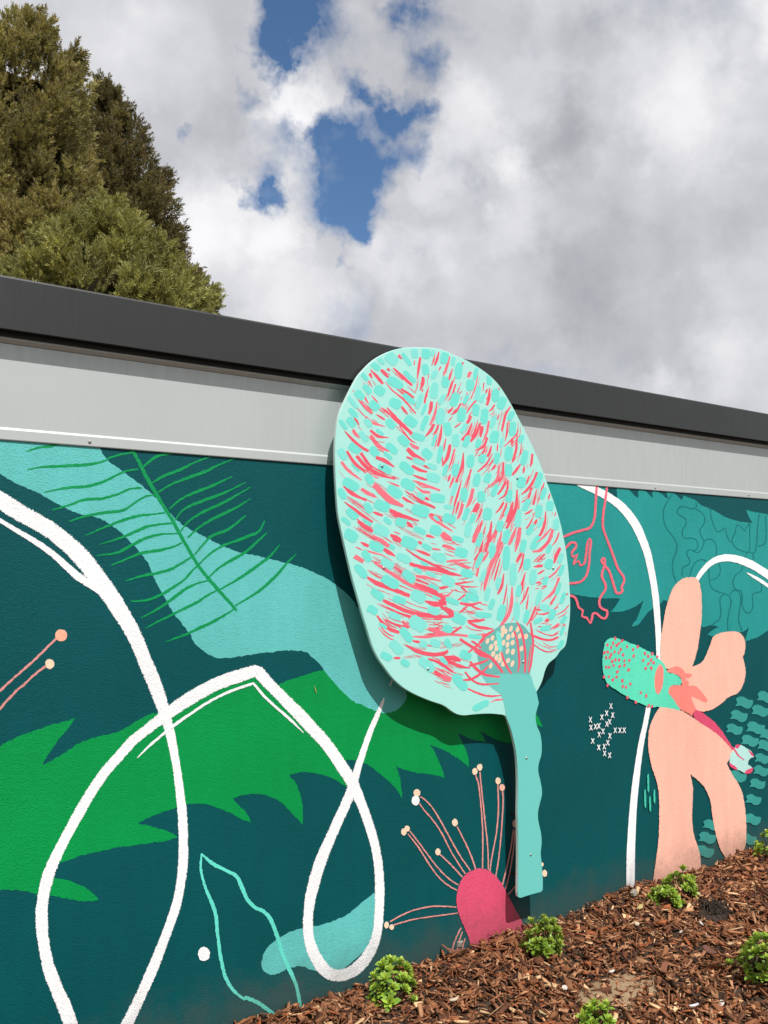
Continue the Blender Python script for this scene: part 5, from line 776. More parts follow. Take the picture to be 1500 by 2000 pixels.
'5254 3091 5246 3095 5244 3103 5244 3114 5259 3140 5268 3154 5278 3161 5287 3163 5305 3162 5311 3154 5315 3149 5312 3137 5301 3109 5289 3096 5283 3089 5271 3087',
'4849 2826 4832 2831 4824 2844 4825 2872 4823 2935 4828 2969 4838 2989 4850 3005 4878 3001 4893 2995 4902 2978 4900 2953 4903 2889 4895 2853 4885 2832 4874 2822',
'5392 3010 5380 3015 5380 3023 5382 3036 5397 3065 5406 3082 5416 3089 5428 3093 5449 3087 5461 3082 5464 3073 5459 3060 5446 3030 5433 3016 5423 3006 5411 3003',
'5246 2960 5233 2967 5223 2976 5225 2987 5235 3018 5251 3032 5263 3039 5280 3042 5309 3034 5324 3027 5331 3017 5328 3004 5314 2976 5307 2960 5292 2954 5277 2949',
'4505 2863 4496 2870 4496 2879 4503 2894 4521 2927 4536 2946 4545 2953 4557 2956 4577 2953 4583 2945 4585 2934 4578 2919 4559 2886 4544 2870 4532 2859 4523 2857',
'4432 2904 4421 2892 4408 2890 4389 2889 4344 2898 4318 2906 4305 2915 4304 2922 4309 2945 4318 2956 4331 2958 4352 2960 4397 2951 4421 2943 4436 2933 4441 2923',
'4235 2834 4222 2824 4206 2820 4184 2825 4139 2846 4115 2860 4107 2871 4103 2886 4118 2909 4132 2919 4152 2922 4172 2913 4218 2894 4242 2879 4255 2869 4253 2856',
'5071 2826 5053 2831 5049 2844 5045 2862 5048 2908 5059 2931 5066 2947 5080 2951 5107 2953 5123 2948 5128 2933 5132 2916 5130 2872 5122 2847 5112 2834 5100 2828',
'5394 2898 5383 2902 5385 2913 5389 2927 5404 2962 5419 2980 5428 2990 5438 2992 5458 2992 5465 2985 5468 2976 5464 2960 5446 2925 5431 2908 5422 2897 5411 2895',
'4695 2789 4683 2793 4675 2800 4672 2816 4671 2853 4676 2873 4680 2883 4688 2892 4713 2892 4724 2888 4733 2878 4736 2864 4738 2827 4735 2806 4727 2795 4720 2788',
'5206 2823 5198 2830 5192 2837 5194 2849 5208 2875 5217 2890 5227 2894 5237 2896 5258 2892 5268 2888 5272 2880 5268 2868 5257 2842 5249 2828 5237 2822 5226 2820',
'4904 2732 4893 2736 4888 2744 4888 2761 4900 2794 4906 2814 4911 2823 4923 2826 4944 2829 4953 2821 4957 2810 4956 2797 4949 2762 4943 2743 4934 2733 4926 2729',
'5349 2736 5343 2744 5342 2753 5348 2768 5367 2806 5379 2825 5390 2839 5400 2842 5419 2839 5428 2832 5427 2822 5422 2804 5404 2768 5388 2747 5381 2738 5368 2733',
'4561 2704 4551 2711 4550 2721 4547 2740 4559 2778 4566 2798 4573 2812 4583 2814 4602 2813 4611 2809 4615 2797 4617 2781 4605 2743 4601 2721 4592 2709 4582 2707',
'4475 2763 4466 2760 4456 2760 4443 2763 4409 2777 4391 2787 4384 2795 4383 2800 4387 2812 4397 2817 4408 2815 4422 2811 4455 2798 4473 2789 4478 2782 4480 2774',
'4286 2687 4277 2680 4264 2680 4244 2684 4191 2698 4163 2711 4149 2718 4142 2727 4149 2739 4158 2745 4169 2745 4193 2741 4245 2727 4272 2718 4286 2707 4291 2700',
'5121 2658 5109 2660 5107 2672 5111 2694 5129 2735 5138 2759 5152 2772 5164 2780 5182 2772 5193 2769 5196 2756 5191 2738 5177 2693 5163 2673 5153 2657 5141 2650',
'4598 2639 4590 2644 4585 2653 4590 2667 4606 2696 4616 2712 4622 2719 4634 2723 4653 2718 4660 2710 4664 2704 4661 2689 4648 2660 4639 2645 4627 2637 4617 2635',
'4485 2714 4479 2704 4465 2703 4441 2703 4392 2719 4366 2728 4352 2739 4347 2749 4356 2767 4363 2775 4380 2776 4403 2775 4450 2760 4476 2753 4490 2742 4493 2731',
'5407 2662 5399 2667 5398 2676 5404 2693 5420 2727 5433 2746 5443 2753 5455 2761 5471 2754 5482 2750 5479 2739 5475 2725 5460 2690 5447 2670 5437 2663 5425 2659',
'4384 2703 4378 2699 4372 2698 4359 2700 4331 2707 4317 2712 4308 2719 4308 2723 4310 2732 4314 2736 4322 2737 4336 2735 4363 2726 4377 2723 4384 2717 4388 2712',
'5273 2610 5267 2599 5253 2596 5233 2597 5195 2611 5175 2619 5164 2624 5159 2637 5170 2654 5181 2665 5192 2670 5210 2666 5251 2657 5270 2646 5283 2637 5286 2628',
'4696 2547 4681 2553 4675 2566 4679 2585 4692 2631 4705 2654 4715 2665 4734 2674 4764 2666 4778 2655 4786 2647 4781 2625 4768 2581 4751 2556 4738 2546 4726 2540',
'4886 2537 4873 2544 4866 2561 4862 2581 4868 2633 4871 2661 4877 2679 4887 2689 4912 2685 4924 2682 4931 2668 4932 2644 4934 2592 4929 2565 4920 2549 4911 2539',
'4625 2582 4618 2575 4603 2571 4575 2571 4512 2576 4479 2583 4461 2587 4449 2595 4450 2610 4458 2618 4474 2621 4497 2620 4562 2615 4595 2610 4615 2604 4632 2596',
'4345 2538 4333 2527 4312 2526 4290 2533 4242 2551 4217 2568 4208 2582 4208 2592 4221 2617 4238 2627 4253 2629 4277 2622 4323 2599 4350 2585 4362 2574 4357 2561',
'5275 2535 5262 2541 5256 2550 5256 2565 5276 2595 5285 2611 5299 2621 5310 2621 5341 2616 5353 2606 5359 2595 5358 2582 5342 2552 5328 2537 5315 2529 5301 2526',
'4980 2515 4971 2525 4969 2532 4972 2549 4982 2587 4992 2607 5004 2615 5014 2620 5036 2618 5045 2613 5047 2600 5044 2586 5033 2548 5022 2530 5014 2519 5000 2511',
'5091 2514 5088 2520 5092 2527 5105 2536 5142 2550 5164 2555 5177 2558 5186 2555 5198 2544 5197 2537 5195 2529 5179 2522 5144 2507 5121 2502 5109 2499 5097 2502',
'5414 2496 5405 2501 5405 2512 5409 2523 5431 2545 5443 2557 5455 2563 5464 2564 5482 2555 5490 2549 5493 2541 5485 2530 5466 2507 5452 2495 5444 2490 5431 2489',
'4216 2482 4208 2470 4194 2470 4179 2469 4147 2481 4128 2487 4123 2497 4117 2506 4129 2525 4137 2534 4148 2540 4162 2537 4196 2528 4213 2519 4222 2512 4224 2501',
'5165 2462 5167 2469 5179 2477 5197 2480 5243 2485 5268 2484 5285 2483 5297 2476 5297 2462 5294 2453 5288 2446 5267 2441 5221 2439 5193 2439 5179 2441 5172 2447',
'5402 2394 5394 2400 5395 2406 5397 2419 5413 2447 5423 2463 5432 2468 5439 2472 5455 2471 5460 2465 5463 2457 5458 2443 5444 2415 5434 2401 5424 2394 5416 2390',
'4517 2420 4512 2413 4499 2411 4481 2410 4431 2416 4404 2420 4391 2426 4382 2432 4384 2443 4386 2450 4400 2452 4421 2451 4469 2446 4496 2443 4513 2438 4521 2432',
'5368 2282 5362 2288 5361 2300 5370 2311 5391 2336 5405 2349 5415 2356 5427 2356 5444 2348 5453 2343 5454 2332 5447 2320 5427 2295 5411 2284 5399 2277 5389 2277',
'4196 2355 4186 2354 4175 2355 4165 2362 4142 2381 4133 2393 4131 2402 4134 2409 4146 2419 4155 2421 4166 2417 4176 2411 4197 2392 4209 2380 4210 2370 4208 2365',
'4399 2261 4383 2252 4370 2252 4352 2253 4312 2272 4294 2285 4285 2295 4289 2306 4301 2327 4313 2335 4330 2340 4346 2333 4386 2317 4405 2302 4411 2293 4415 2281',
'4158 2227 4149 2224 4139 2227 4129 2234 4108 2253 4100 2264 4096 2272 4098 2279 4110 2290 4121 2291 4130 2288 4142 2282 4160 2261 4170 2250 4175 2242 4173 2234',
'4348 2021 4324 2021 4304 2027 4284 2043 4238 2084 4218 2108 4209 2125 4211 2141 4237 2159 4258 2158 4279 2154 4300 2139 4343 2097 4362 2071 4375 2052 4369 2038',
'4415 1876 4417 1887 4429 1897 4453 1906 4508 1921 4542 1929 4561 1929 4580 1925 4590 1906 4588 1893 4583 1884 4557 1878 4500 1859 4468 1853 4448 1853 4433 1860',
'3447 3011 3436 3008 3424 3015 3413 3024 3389 3051 3381 3070 3380 3082 3385 3087 3402 3099 3413 3102 3425 3096 3435 3087 3458 3059 3469 3041 3470 3029 3464 3022',
'3562 3093 3552 3084 3536 3084 3518 3087 3474 3103 3455 3116 3444 3130 3444 3139 3453 3161 3468 3167 3479 3171 3499 3164 3542 3148 3565 3136 3574 3124 3577 3111',
'3672 3109 3665 3106 3657 3103 3647 3106 3624 3117 3612 3123 3608 3129 3605 3135 3613 3145 3618 3150 3627 3151 3636 3147 3659 3138 3671 3131 3676 3126 3677 3121',
'3874 3121 3856 3108 3843 3101 3817 3108 3768 3125 3740 3133 3727 3150 3722 3165 3740 3190 3750 3206 3772 3210 3792 3205 3847 3190 3872 3173 3889 3163 3889 3149',
'4010 3104 4001 3099 3991 3100 3977 3102 3946 3114 3932 3124 3924 3130 3922 3137 3929 3151 3938 3157 3948 3157 3963 3153 3992 3140 4010 3132 4016 3123 4019 3117',
'3816 3011 3805 3003 3786 3001 3768 3003 3724 3023 3699 3032 3691 3042 3684 3053 3691 3073 3706 3079 3718 3081 3739 3078 3784 3063 3808 3050 3817 3042 3822 3030',
'3655 2965 3642 2956 3631 2956 3611 2962 3575 2981 3555 2995 3546 3005 3547 3018 3561 3038 3574 3044 3589 3047 3608 3039 3645 3021 3665 3005 3670 2995 3669 2983',
'3420 2892 3405 2889 3392 2895 3373 2907 3340 2940 3322 2958 3317 2974 3318 2985 3333 2997 3348 2998 3360 2995 3379 2985 3414 2952 3427 2930 3435 2920 3432 2908',
'4149 3016 4140 3007 4124 3005 4104 3009 4055 3024 4032 3038 4019 3046 4012 3058 4026 3077 4037 3088 4053 3087 4072 3084 4120 3067 4147 3059 4158 3046 4165 3036',
'3977 2981 3967 2980 3959 2981 3947 2986 3923 3000 3910 3010 3908 3016 3907 3023 3915 3032 3924 3036 3933 3035 3942 3029 3966 3015 3980 3006 3986 2998 3984 2992',
'3842 2860 3829 2852 3817 2855 3796 2863 3762 2893 3743 2910 3735 2923 3738 2935 3758 2951 3771 2956 3784 2955 3806 2948 3843 2919 3859 2902 3863 2889 3864 2873',
'3702 2822 3687 2815 3671 2813 3645 2820 3592 2844 3567 2860 3550 2876 3549 2885 3565 2908 3579 2918 3594 2921 3617 2911 3673 2888 3701 2870 3714 2858 3716 2844',
'4064 2904 4057 2900 4046 2898 4031 2901 3994 2911 3974 2917 3964 2923 3961 2930 3964 2942 3969 2946 3980 2948 3996 2944 4033 2934 4054 2928 4062 2922 4065 2915',
'3922 2929 3915 2926 3905 2924 3894 2929 3868 2941 3852 2948 3845 2955 3846 2961 3852 2971 3859 2975 3869 2975 3880 2973 3906 2960 3919 2952 3925 2946 3928 2940',
'3564 2738 3554 2731 3536 2732 3522 2740 3484 2766 3467 2783 3460 2793 3459 2802 3471 2820 3486 2825 3497 2825 3515 2816 3554 2792 3571 2776 3581 2762 3578 2753',
'3950 2716 3929 2705 3912 2701 3895 2708 3849 2727 3829 2741 3815 2754 3816 2770 3837 2793 3847 2805 3870 2808 3891 2806 3932 2784 3956 2772 3965 2759 3967 2741',
'3772 2709 3765 2701 3750 2697 3732 2702 3690 2713 3666 2725 3656 2731 3650 2740 3659 2757 3663 2766 3680 2769 3699 2766 3741 2752 3764 2744 3774 2735 3781 2725',
'4086 2806 4079 2801 4069 2801 4054 2805 4018 2815 4000 2822 3989 2826 3986 2832 3990 2844 3996 2849 4006 2851 4022 2847 4058 2838 4076 2831 4087 2824 4090 2819',
'3513 2641 3503 2632 3491 2630 3478 2637 3447 2652 3429 2661 3425 2671 3426 2677 3437 2695 3444 2704 3458 2706 3472 2704 3499 2687 3517 2679 3523 2671 3522 2661',
'4111 2730 4103 2727 4096 2726 4082 2727 4052 2733 4035 2738 4026 2743 4022 2748 4027 2756 4031 2760 4038 2761 4052 2761 4082 2754 4098 2749 4109 2744 4110 2740',
'4093 2619 4084 2611 4072 2608 4053 2608 4010 2622 3987 2632 3977 2640 3971 2650 3978 2670 3989 2678 4002 2681 4022 2678 4065 2667 4086 2657 4101 2647 4099 2640',
'3725 2595 3717 2585 3706 2586 3689 2588 3648 2598 3627 2608 3620 2616 3616 2625 3621 2641 3630 2650 3639 2652 3659 2651 3698 2637 3717 2628 3732 2621 3733 2612',
'3945 2503 3927 2490 3906 2488 3884 2499 3831 2523 3807 2543 3803 2562 3799 2579 3820 2606 3839 2617 3863 2622 3884 2609 3939 2581 3964 2564 3974 2545 3969 2530',
'3600 2532 3597 2527 3589 2529 3577 2533 3552 2545 3540 2553 3533 2559 3530 2564 3536 2572 3540 2575 3548 2574 3560 2571 3584 2558 3597 2550 3606 2544 3608 2538',
'3822 2419 3808 2416 3790 2420 3772 2436 3737 2472 3719 2493 3711 2509 3714 2516 3733 2529 3743 2535 3761 2529 3779 2518 3817 2482 3834 2459 3840 2446 3839 2433',
'3970 2381 3966 2373 3954 2369 3943 2370 3918 2379 3906 2386 3897 2391 3896 2400 3903 2418 3911 2425 3922 2429 3932 2429 3958 2421 3970 2412 3979 2407 3979 2398',
'4099 2378 4091 2367 4078 2363 4063 2367 4024 2377 4005 2387 3997 2394 3995 2406 4004 2424 4013 2435 4021 2436 4039 2433 4076 2425 4096 2414 4106 2405 4106 2396',
'4202 2356 4190 2358 4182 2362 4173 2371 4156 2395 4148 2409 4146 2417 4148 2424 4160 2430 4171 2430 4177 2427 4189 2417 4205 2393 4215 2379 4218 2369 4214 2363',
'3728 2336 3709 2334 3695 2337 3677 2347 3644 2383 3625 2402 3620 2416 3625 2430 3650 2441 3667 2448 3680 2442 3697 2432 3729 2398 3749 2379 3755 2364 3750 2353',
'3638 2299 3627 2293 3616 2293 3602 2297 3568 2314 3550 2323 3543 2334 3542 2344 3552 2359 3561 2366 3575 2366 3589 2361 3623 2346 3642 2335 3650 2325 3651 2314',
'3804 2245 3795 2238 3783 2238 3769 2241 3741 2256 3727 2265 3723 2274 3720 2283 3730 2295 3739 2301 3748 2303 3761 2299 3791 2284 3804 2273 3811 2266 3813 2257',
'4026 2190 4008 2185 3992 2184 3970 2201 3923 2233 3897 2251 3888 2265 3891 2279 3907 2300 3925 2307 3940 2302 3964 2292 4013 2260 4034 2237 4049 2224 4047 2210',
'4158 2223 4148 2222 4140 2226 4128 2234 4107 2256 4095 2268 4089 2279 4090 2285 4100 2292 4109 2293 4119 2291 4131 2281 4154 2259 4164 2246 4170 2239 4168 2232']
OVERDAB = ['4712 2300 4700 2303 4692 2323 4685 2342 4676 2401 4668 2434 4672 2449 4677 2464 4696 2462 4708 2459 4717 2448 4726 2420 4734 2364 4737 2333 4737 2314 4732 2303']
STROKES = ['3708 4557 10 10 3742 4534 4 3',
'3449 4387 13 9 3472 4352 5 3',
'3458 4415 4 3 3522 4363 12 10 3568 4323 9 7',
'3550 4427 8 8 3586 4402 11 10 3614 4378 4 3',
'3440 4330 6 4 3476 4281 2 1',
'3661 4457 4 4 3737 4405 11 11 3837 4344 8 8',
'3605 4442 4 6 3619 4436 6 8 3633 4431 2 3',
'3862 4543 2 0 3860 4523 7 0 3857 4503 5 0',
'3916 4571 11 0 3901 4490 13 0 3886 4401 5 0',
'4096 4640 5 0 4081 4586 13 -1 4056 4530 9 -1',
'4116 4526 6 -2 4104 4507 7 -2 4091 4487 2 -1',
'4204 4619 10 -1 4173 4526 13 -1 4141 4453 4 -1',
'4235 4526 4 -1 4208 4466 12 -1 4198 4432 9 -1',
'4343 4592 13 -1 4335 4568 5 0',
'4420 4526 17 -2 4392 4477 13 -3',
'3940 4424 14 2 3940 4376 18 0 3915 4318 6 -1',
'4000 4360 3 0 3970 4285 10 -1 3954 4220 8 0',
'3940 4329 6 -1 3935 4316 8 -1 3930 4304 3 0',
'4234 4429 10 -1 4213 4378 13 -2 4182 4309 4 -1',
'4265 4408 8 -1 4228 4315 9 -2 4181 4261 3 -1',
'3586 4340 2 2 3661 4280 5 5 3755 4229 6 6 3871 4133 5 4',
'3765 4300 2 3 3813 4275 7 7 3852 4252 5 6',
'3305 4246 5 2 3311 4232 2 1',
'3467 4227 2 2 3495 4202 7 5 3522 4177 5 4',
'3351 4184 4 3 3414 4131 10 9 3472 4092 7 7',
'3404 4209 6 4 3422 4184 7 4 3440 4160 3 2',
'3550 4145 3 3 3586 4126 8 9 3628 4100 6 6',
'3736 4173 8 6 3765 4145 10 8 3794 4121 4 3',
'3605 4151 5 4 3680 4082 13 11 3755 4028 12 12 3836 3978 9 9',
'4024 4244 14 0 4014 4179 17 -2 3994 4137 6 -1',
'4079 4250 4 0 4054 4151 12 -2 4008 4060 9 -2',
'3504 4092 2 3 3545 4075 5 8 3586 4058 4 6',
'3414 4063 7 7 3477 4025 6 10 3586 4008 1 4',
'3316 4046 6 4 3338 4023 8 6 3360 3999 3 2',
'3454 3970 7 8 3522 3931 6 11 3619 3928 1 4',
'3303 3960 11 7 3330 3925 12 9 3361 3902 4 4',
'3234 3942 3 3 3308 3883 9 8 3370 3843 7 9 3441 3815 5 8',
'3459 3933 13 8 3522 3863 13 13 3623 3826 3 5',
'3717 4025 5 4 3812 3933 5 6 3880 3907 1 2',
'4048 4072 11 -4 4008 4012 12 -6 3958 3965 4 -2',
'4089 4067 10 -2 4068 4018 11 -4 4038 3983 4 -2',
'4124 4071 5 0 4108 3982 15 -1 4083 3900 11 -1',
'4317 4260 8 -3 4264 4189 8 -6 4212 4159 2 -2',
'4238 4219 4 -2 4212 4194 11 -6 4186 4169 8 -5',
'4422 4173 12 -3 4390 4120 13 -6 4358 4093 4 -3',
'4316 4105 2 -2 4284 4084 5 -5 4253 4063 4 -4',
'4432 4116 6 -1 4389 4030 15 -6 4325 3968 10 -6',
'4519 4124 12 -2 4475 4030 14 -4 4420 3960 5 -2',
'3812 3906 4 4 3851 3882 9 12 3899 3870 5 10',
'3788 3861 13 12 3860 3812 13 16 3958 3780 4 6',
'4164 3970 6 0 4149 3905 8 0 4143 3865 3 0',
'4205 3926 14 -1 4179 3828 17 -4 4127 3753 5 -2',
'4123 3840 3 0 4128 3800 9 1 4133 3761 7 1',
'3171 3802 4 3 3176 3795 2 1',
'3252 3801 8 5 3317 3721 10 8 3370 3688 8 9 3419 3654 3 3',
'3335 3774 10 8 3414 3705 11 12 3531 3653 7 13 3679 3624 2 5',
'3374 3799 9 6 3432 3729 11 8 3477 3694 3 3',
'3504 3775 5 11 3586 3755 8 13 3670 3715 3 4',
'3205 3721 8 7 3274 3659 9 9 3379 3599 3 3',
'3477 3635 1 2 3504 3629 3 7 3531 3623 2 5',
'3783 3799 3 6 3817 3790 4 8 3850 3781 1 3',
'3831 3733 6 10 3908 3707 6 13 3982 3696 2 5',
'3948 3745 1 3 3970 3738 5 8 3992 3732 3 6',
'3840 3668 2 3 3908 3649 4 10 3977 3637 3 7',
'3840 3625 2 4 3937 3600 5 11 4106 3561 4 8',
'3869 3581 3 3 3937 3545 5 11 4006 3541 2 9',
'3830 3525 3 3 3908 3474 8 10 4055 3426 5 8',
'3957 3504 2 3 3976 3495 7 9 3996 3486 5 7',
'3605 3605 1 2 3660 3589 3 7 3716 3573 2 5',
'3486 3576 15 14 3568 3512 19 17 3642 3463 15 20 3754 3426 4 7',
'3375 3536 7 10 3441 3506 9 13 3504 3483 3 5',
'3231 3554 10 9 3300 3500 10 12 3423 3454 3 5',
'3235 3438 3 3 3327 3383 8 9 3397 3342 8 10 3477 3300 6 7',
'3745 3494 6 8 3792 3469 7 10 3840 3452 2 4',
'3477 3374 2 4 3522 3362 4 11 3568 3351 3 8',
'3628 3394 8 13 3716 3360 8 17 3897 3323 2 6',
'3991 3376 9 8 4055 3332 11 11 4227 3249 3 4',
'4005 3377 4 9 4085 3356 9 10 4125 3318 4 3',
'3344 3303 4 5 3406 3268 11 14 3477 3233 8 11',
'3782 3308 8 9 3813 3290 10 11 3844 3272 3 4',
'4115 3231 17 17 4165 3201 17 24 4221 3186 4 9',
'3632 3214 4 6 3679 3192 13 17 3730 3166 10 12',
'3965 3213 3 9 4007 3206 3 11 4049 3198 1 4',
'4251 3897 9 -1 4220 3799 11 -2 4168 3700 4 -1',
'4340 3872 5 0 4324 3758 15 -2 4260 3633 10 -3',
'4209 3694 4 -1 4196 3665 12 -3 4183 3637 9 -2',
'4240 3672 9 -2 4219 3627 11 -2 4198 3582 4 -1',
'4323 3661 4 -1 4280 3546 12 -2 4243 3448 9 -2',
'4419 3748 9 -1 4386 3648 11 -2 4364 3582 4 -1',
'4439 3594 16 -2 4406 3495 19 -5 4363 3437 6 -2',
'4290 3482 10 -2 4274 3434 13 -2 4258 3385 5 -1',
'4332 3468 14 -3 4300 3387 17 -4 4274 3346 6 -2',
'4491 3458 18 -9 4459 3424 21 -13 4437 3407 7 -5',
'4501 3296 8 -2 4468 3230 21 -6 4435 3173 16 -5',
'4497 3479 15 -8 4470 3449 20 -9 4446 3416 7 -3',
'4569 3609 2 0 4566 3582 6 0 4563 3555 4 0',
'4534 3435 8 -2 4501 3377 10 -3 4463 3327 3 -1',
'4501 4537 3 0 4473 4417 8 -1 4423 4312 6 -1',
'4560 4453 9 0 4549 4385 3 0',
'4598 4407 8 -2 4587 4389 10 -3 4576 4371 4 -1',
'4621 4418 6 1 4614 4342 17 0 4592 4273 12 -1',
'4724 4435 8 2 4727 4414 6 1',
'4328 4359 2 -1 4312 4345 4 -3 4296 4331 3 -2',
'4386 4357 3 0 4378 4336 8 -1 4370 4314 6 -1',
'4354 4280 10 -3 4343 4262 12 -3 4332 4245 4 -1',
'4472 4301 6 -3 4401 4228 8 -3 4374 4184 3 -1',
'4675 4290 8 -3 4641 4245 8 -5 4608 4225 2 -2',
'4857 4297 4 -2 4799 4227 13 -3 4769 4140 14 -1 4752 4079 11 -1',
'4725 4216 3 0 4713 4194 8 -2 4702 4171 6 -1',
'4497 4147 4 -1 4453 4036 12 -2 4421 3968 9 -2',
'4540 4102 16 -1 4529 4055 20 -1 4518 4009 7 0',
'4612 4150 10 0 4584 4048 12 -2 4539 3969 4 -1',
'4815 4153 9 1 4808 4068 11 0 4784 3994 4 0',
'4936 4173 3 0 4924 4078 7 -2 4842 4003 6 -4 4773 3955 4 -3',
'4865 4030 12 1 4865 4001 15 1 4864 3971 5 0',
'4923 4061 5 0 4910 3940 15 -1 4868 3836 11 -2',
'4594 4015 12 -3 4550 3937 11 -7 4463 3898 2 -4',
'4638 3953 6 -1 4615 3893 15 -3 4593 3858 11 -3',
'4583 3948 4 -1 4538 3879 11 -6 4500 3855 6 -6',
'4705 3975 3 0 4702 3941 9 0 4699 3907 6 0',
'4969 3971 2 0 4965 3936 6 0 4962 3902 5 0',
'4648 3887 4 -1 4581 3799 9 -5 4488 3728 6 -4',
'5098 3920 12 0 5085 3842 15 -2 5067 3806 5 -1',
'4654 3837 4 -2 4642 3824 10 -4 4631 3811 8 -3',
'4681 3798 10 -5 4658 3773 12 -6 4636 3749 4 -2',
'4765 3828 10 1 4759 3719 12 -1 4713 3641 4 -1',
'4720 3792 11 -1 4691 3682 13 -5 4579 3601 3 -3',
'4967 3834 5 -2 4920 3780 13 -6 4861 3725 9 -5',
'5002 3811 5 0 4996 3780 14 -1 4989 3750 10 0',
'5150 3769 12 -3 5095 3679 14 -5 5034 3616 12 -7 4963 3570 4 -3',
'5060 3737 3 -1 5041 3698 10 -2 5023 3658 7 -1',
'4798 3705 5 -1 4758 3619 13 -4 4701 3558 9 -4',
'4815 3681 10 0 4791 3570 11 -4 4712 3521 3 -2',
'5233 3687 4 -1 5218 3647 11 -2 5202 3607 8 -1',
'5082 3636 11 -2 5045 3548 11 -6 4963 3506 3 -3',
'4917 3610 7 0 4904 3474 19 -2 4857 3380 18 -5 4793 3286 13 -4',
'5142 3621 5 0 5116 3534 15 -2 5098 3490 11 -2',
'4767 3502 9 -4 4722 3442 11 -6 4677 3408 3 -2',
'4870 3507 8 -1 4834 3405 23 -5 4800 3337 17 -4',
'4801 3495 10 -2 4767 3419 12 -3 4732 3351 4 -1',
'5091 3456 3 -2 5055 3429 7 -7 5002 3410 4 -6',
'5299 3594 8 -1 5290 3568 10 -1 5280 3541 4 0',
'5177 3554 6 -3 5158 3536 7 -4 5140 3518 3 -1',
'5248 3444 6 0 5234 3349 17 -2 5196 3262 16 -5 5148 3218 10 -6',
'5109 3405 3 -1 5054 3327 9 -4 5018 3292 6 -3',
'5144 3372 6 -2 5129 3350 16 -5 5113 3328 12 -4',
'4534 3346 7 -2 4489 3255 19 -5 4435 3165 14 -5',
'4632 3340 7 -1 4609 3225 18 -2 4564 3094 14 -2',
'4687 3276 11 -4 4630 3201 14 -5 4575 3118 5 -2',
'4742 3269 5 -1 4719 3186 14 -2 4684 3094 10 -2',
'4902 3298 6 -2 4866 3230 18 -5 4820 3154 13 -4',
'4948 3299 17 -1 4924 3189 21 -3 4888 3096 7 -1',
'5331 3291 16 -4 5280 3194 18 -7 5182 3116 11 -12 5086 3098 2 -5',
'5307 3299 7 -4 5220 3228 8 -6 5135 3175 3 -2',
'5405 3266 9 -2 5367 3196 10 -4 5317 3152 3 -2',
'5365 3440 3 0 5360 3422 7 -1 5355 3405 6 0',
'4543 3183 4 -1 4521 3142 10 -3 4499 3101 8 -2',
'5422 3135 12 -6 5393 3109 15 -8 5365 3083 5 -3',
'4543 3175 4 -1 4510 3101 11 -4 4445 3028 7 -4',
'4741 3178 14 -4 4684 3078 17 -6 4606 2955 18 -5 4561 2842 18 -3 4550 2785 6 -1',
'4855 3196 10 -4 4837 3175 13 -5 4820 3154 4 -2',
'4957 3088 12 -5 4928 3050 15 -6 4898 3012 5 -2',
'4986 3080 10 -2 4956 2987 12 -3 4920 2929 4 -1',
'4630 3151 5 -2 4563 3053 13 -6 4498 2996 14 -5 4470 2899 11 -2',
'5416 3135 17 -6 5365 3065 22 -6 5339 3004 8 -2',
'5230 3082 7 -6 5181 3049 9 -7 5132 3017 3 -2',
'5204 2983 1 -10 5150 2979 2 -13 5096 2974 1 -4',
'5228 2948 2 -3 5188 2932 6 -8 5149 2915 5 -6',
'4761 2922 5 -1 4737 2823 15 -4 4692 2758 10 -4',
'4723 3045 4 -1 4683 2938 11 -2 4654 2865 8 -2',
'5001 2928 6 -1 4965 2836 17 -3 4953 2786 12 -2',
'5426 2996 4 -2 5350 2926 9 -6 5275 2884 6 -5',
'5398 2883 14 -4 5335 2771 16 -8 5187 2680 4 -3',
'5178 2846 2 -8 5145 2842 2 -9 5112 2839 1 -3',
'4794 2839 3 0 4781 2765 9 -1 4752 2675 6 -1',
'4850 2813 7 0 4843 2689 19 -3 4802 2583 18 -6 4711 2488 12 -6',
'5035 2810 10 -3 4987 2719 11 -4 4940 2670 4 -2',
'5034 2751 3 0 5021 2684 9 -1 5009 2626 7 -1',
'5250 2815 4 -4 5216 2801 4 -5 5183 2786 2 -2',
'5365 2736 4 -2 5327 2698 11 -6 5290 2660 9 -4',
'5503 2750 3 -1 5494 2742 9 -4 5486 2733 7 -3',
'5514 2645 5 -3 5443 2595 5 -5 5331 2560 1 -2',
'5382 2640 5 -5 5295 2596 5 -7 5198 2578 1 -7 5114 2589 -1 -3',
'5115 2648 11 -3 5066 2557 13 -5 5007 2492 4 -2',
'5269 2532 8 -12 5245 2525 10 -15 5221 2517 3 -5',
'5172 2502 0 2 5208 2503 0 4 5245 2504 0 3',
'5392 2493 6 -7 5339 2472 7 -8 5286 2450 2 -3',
'5460 2490 5 -2 5450 2476 13 -4 5441 2461 10 -3',
'5384 2382 4 -8 5291 2361 2 -10 5182 2375 -4 -10 5064 2414 -7 -9 4995 2451 -3 -3',
'5357 2272 0 -2 5253 2265 -1 -6 5169 2291 -4 -5 5092 2333 -3 -3',
'4124 3141 4 9 4195 3122 4 11 4257 3111 1 4',
'4164 3016 -1 8 4266 3024 -1 10 4376 3028 0 4',
'4236 3020 2 3 4308 2988 6 9 4396 2964 3 7',
'4244 2846 -1 6 4338 2853 -1 8 4443 2863 -1 3',
'4255 2842 2 5 4358 2821 1 7 4486 2819 0 2',
'4306 2821 6 5 4338 2801 7 6 4369 2781 2 2',
'4102 2770 3 8 4162 2753 -2 10 4234 2799 -3 3',
'4244 2704 -2 3 4306 2734 -7 7 4358 2765 -6 5',
'4102 2708 -13 13 4127 2723 -16 16 4152 2738 -6 6',
'4295 2695 2 9 4400 2680 -1 12 4517 2697 -1 4',
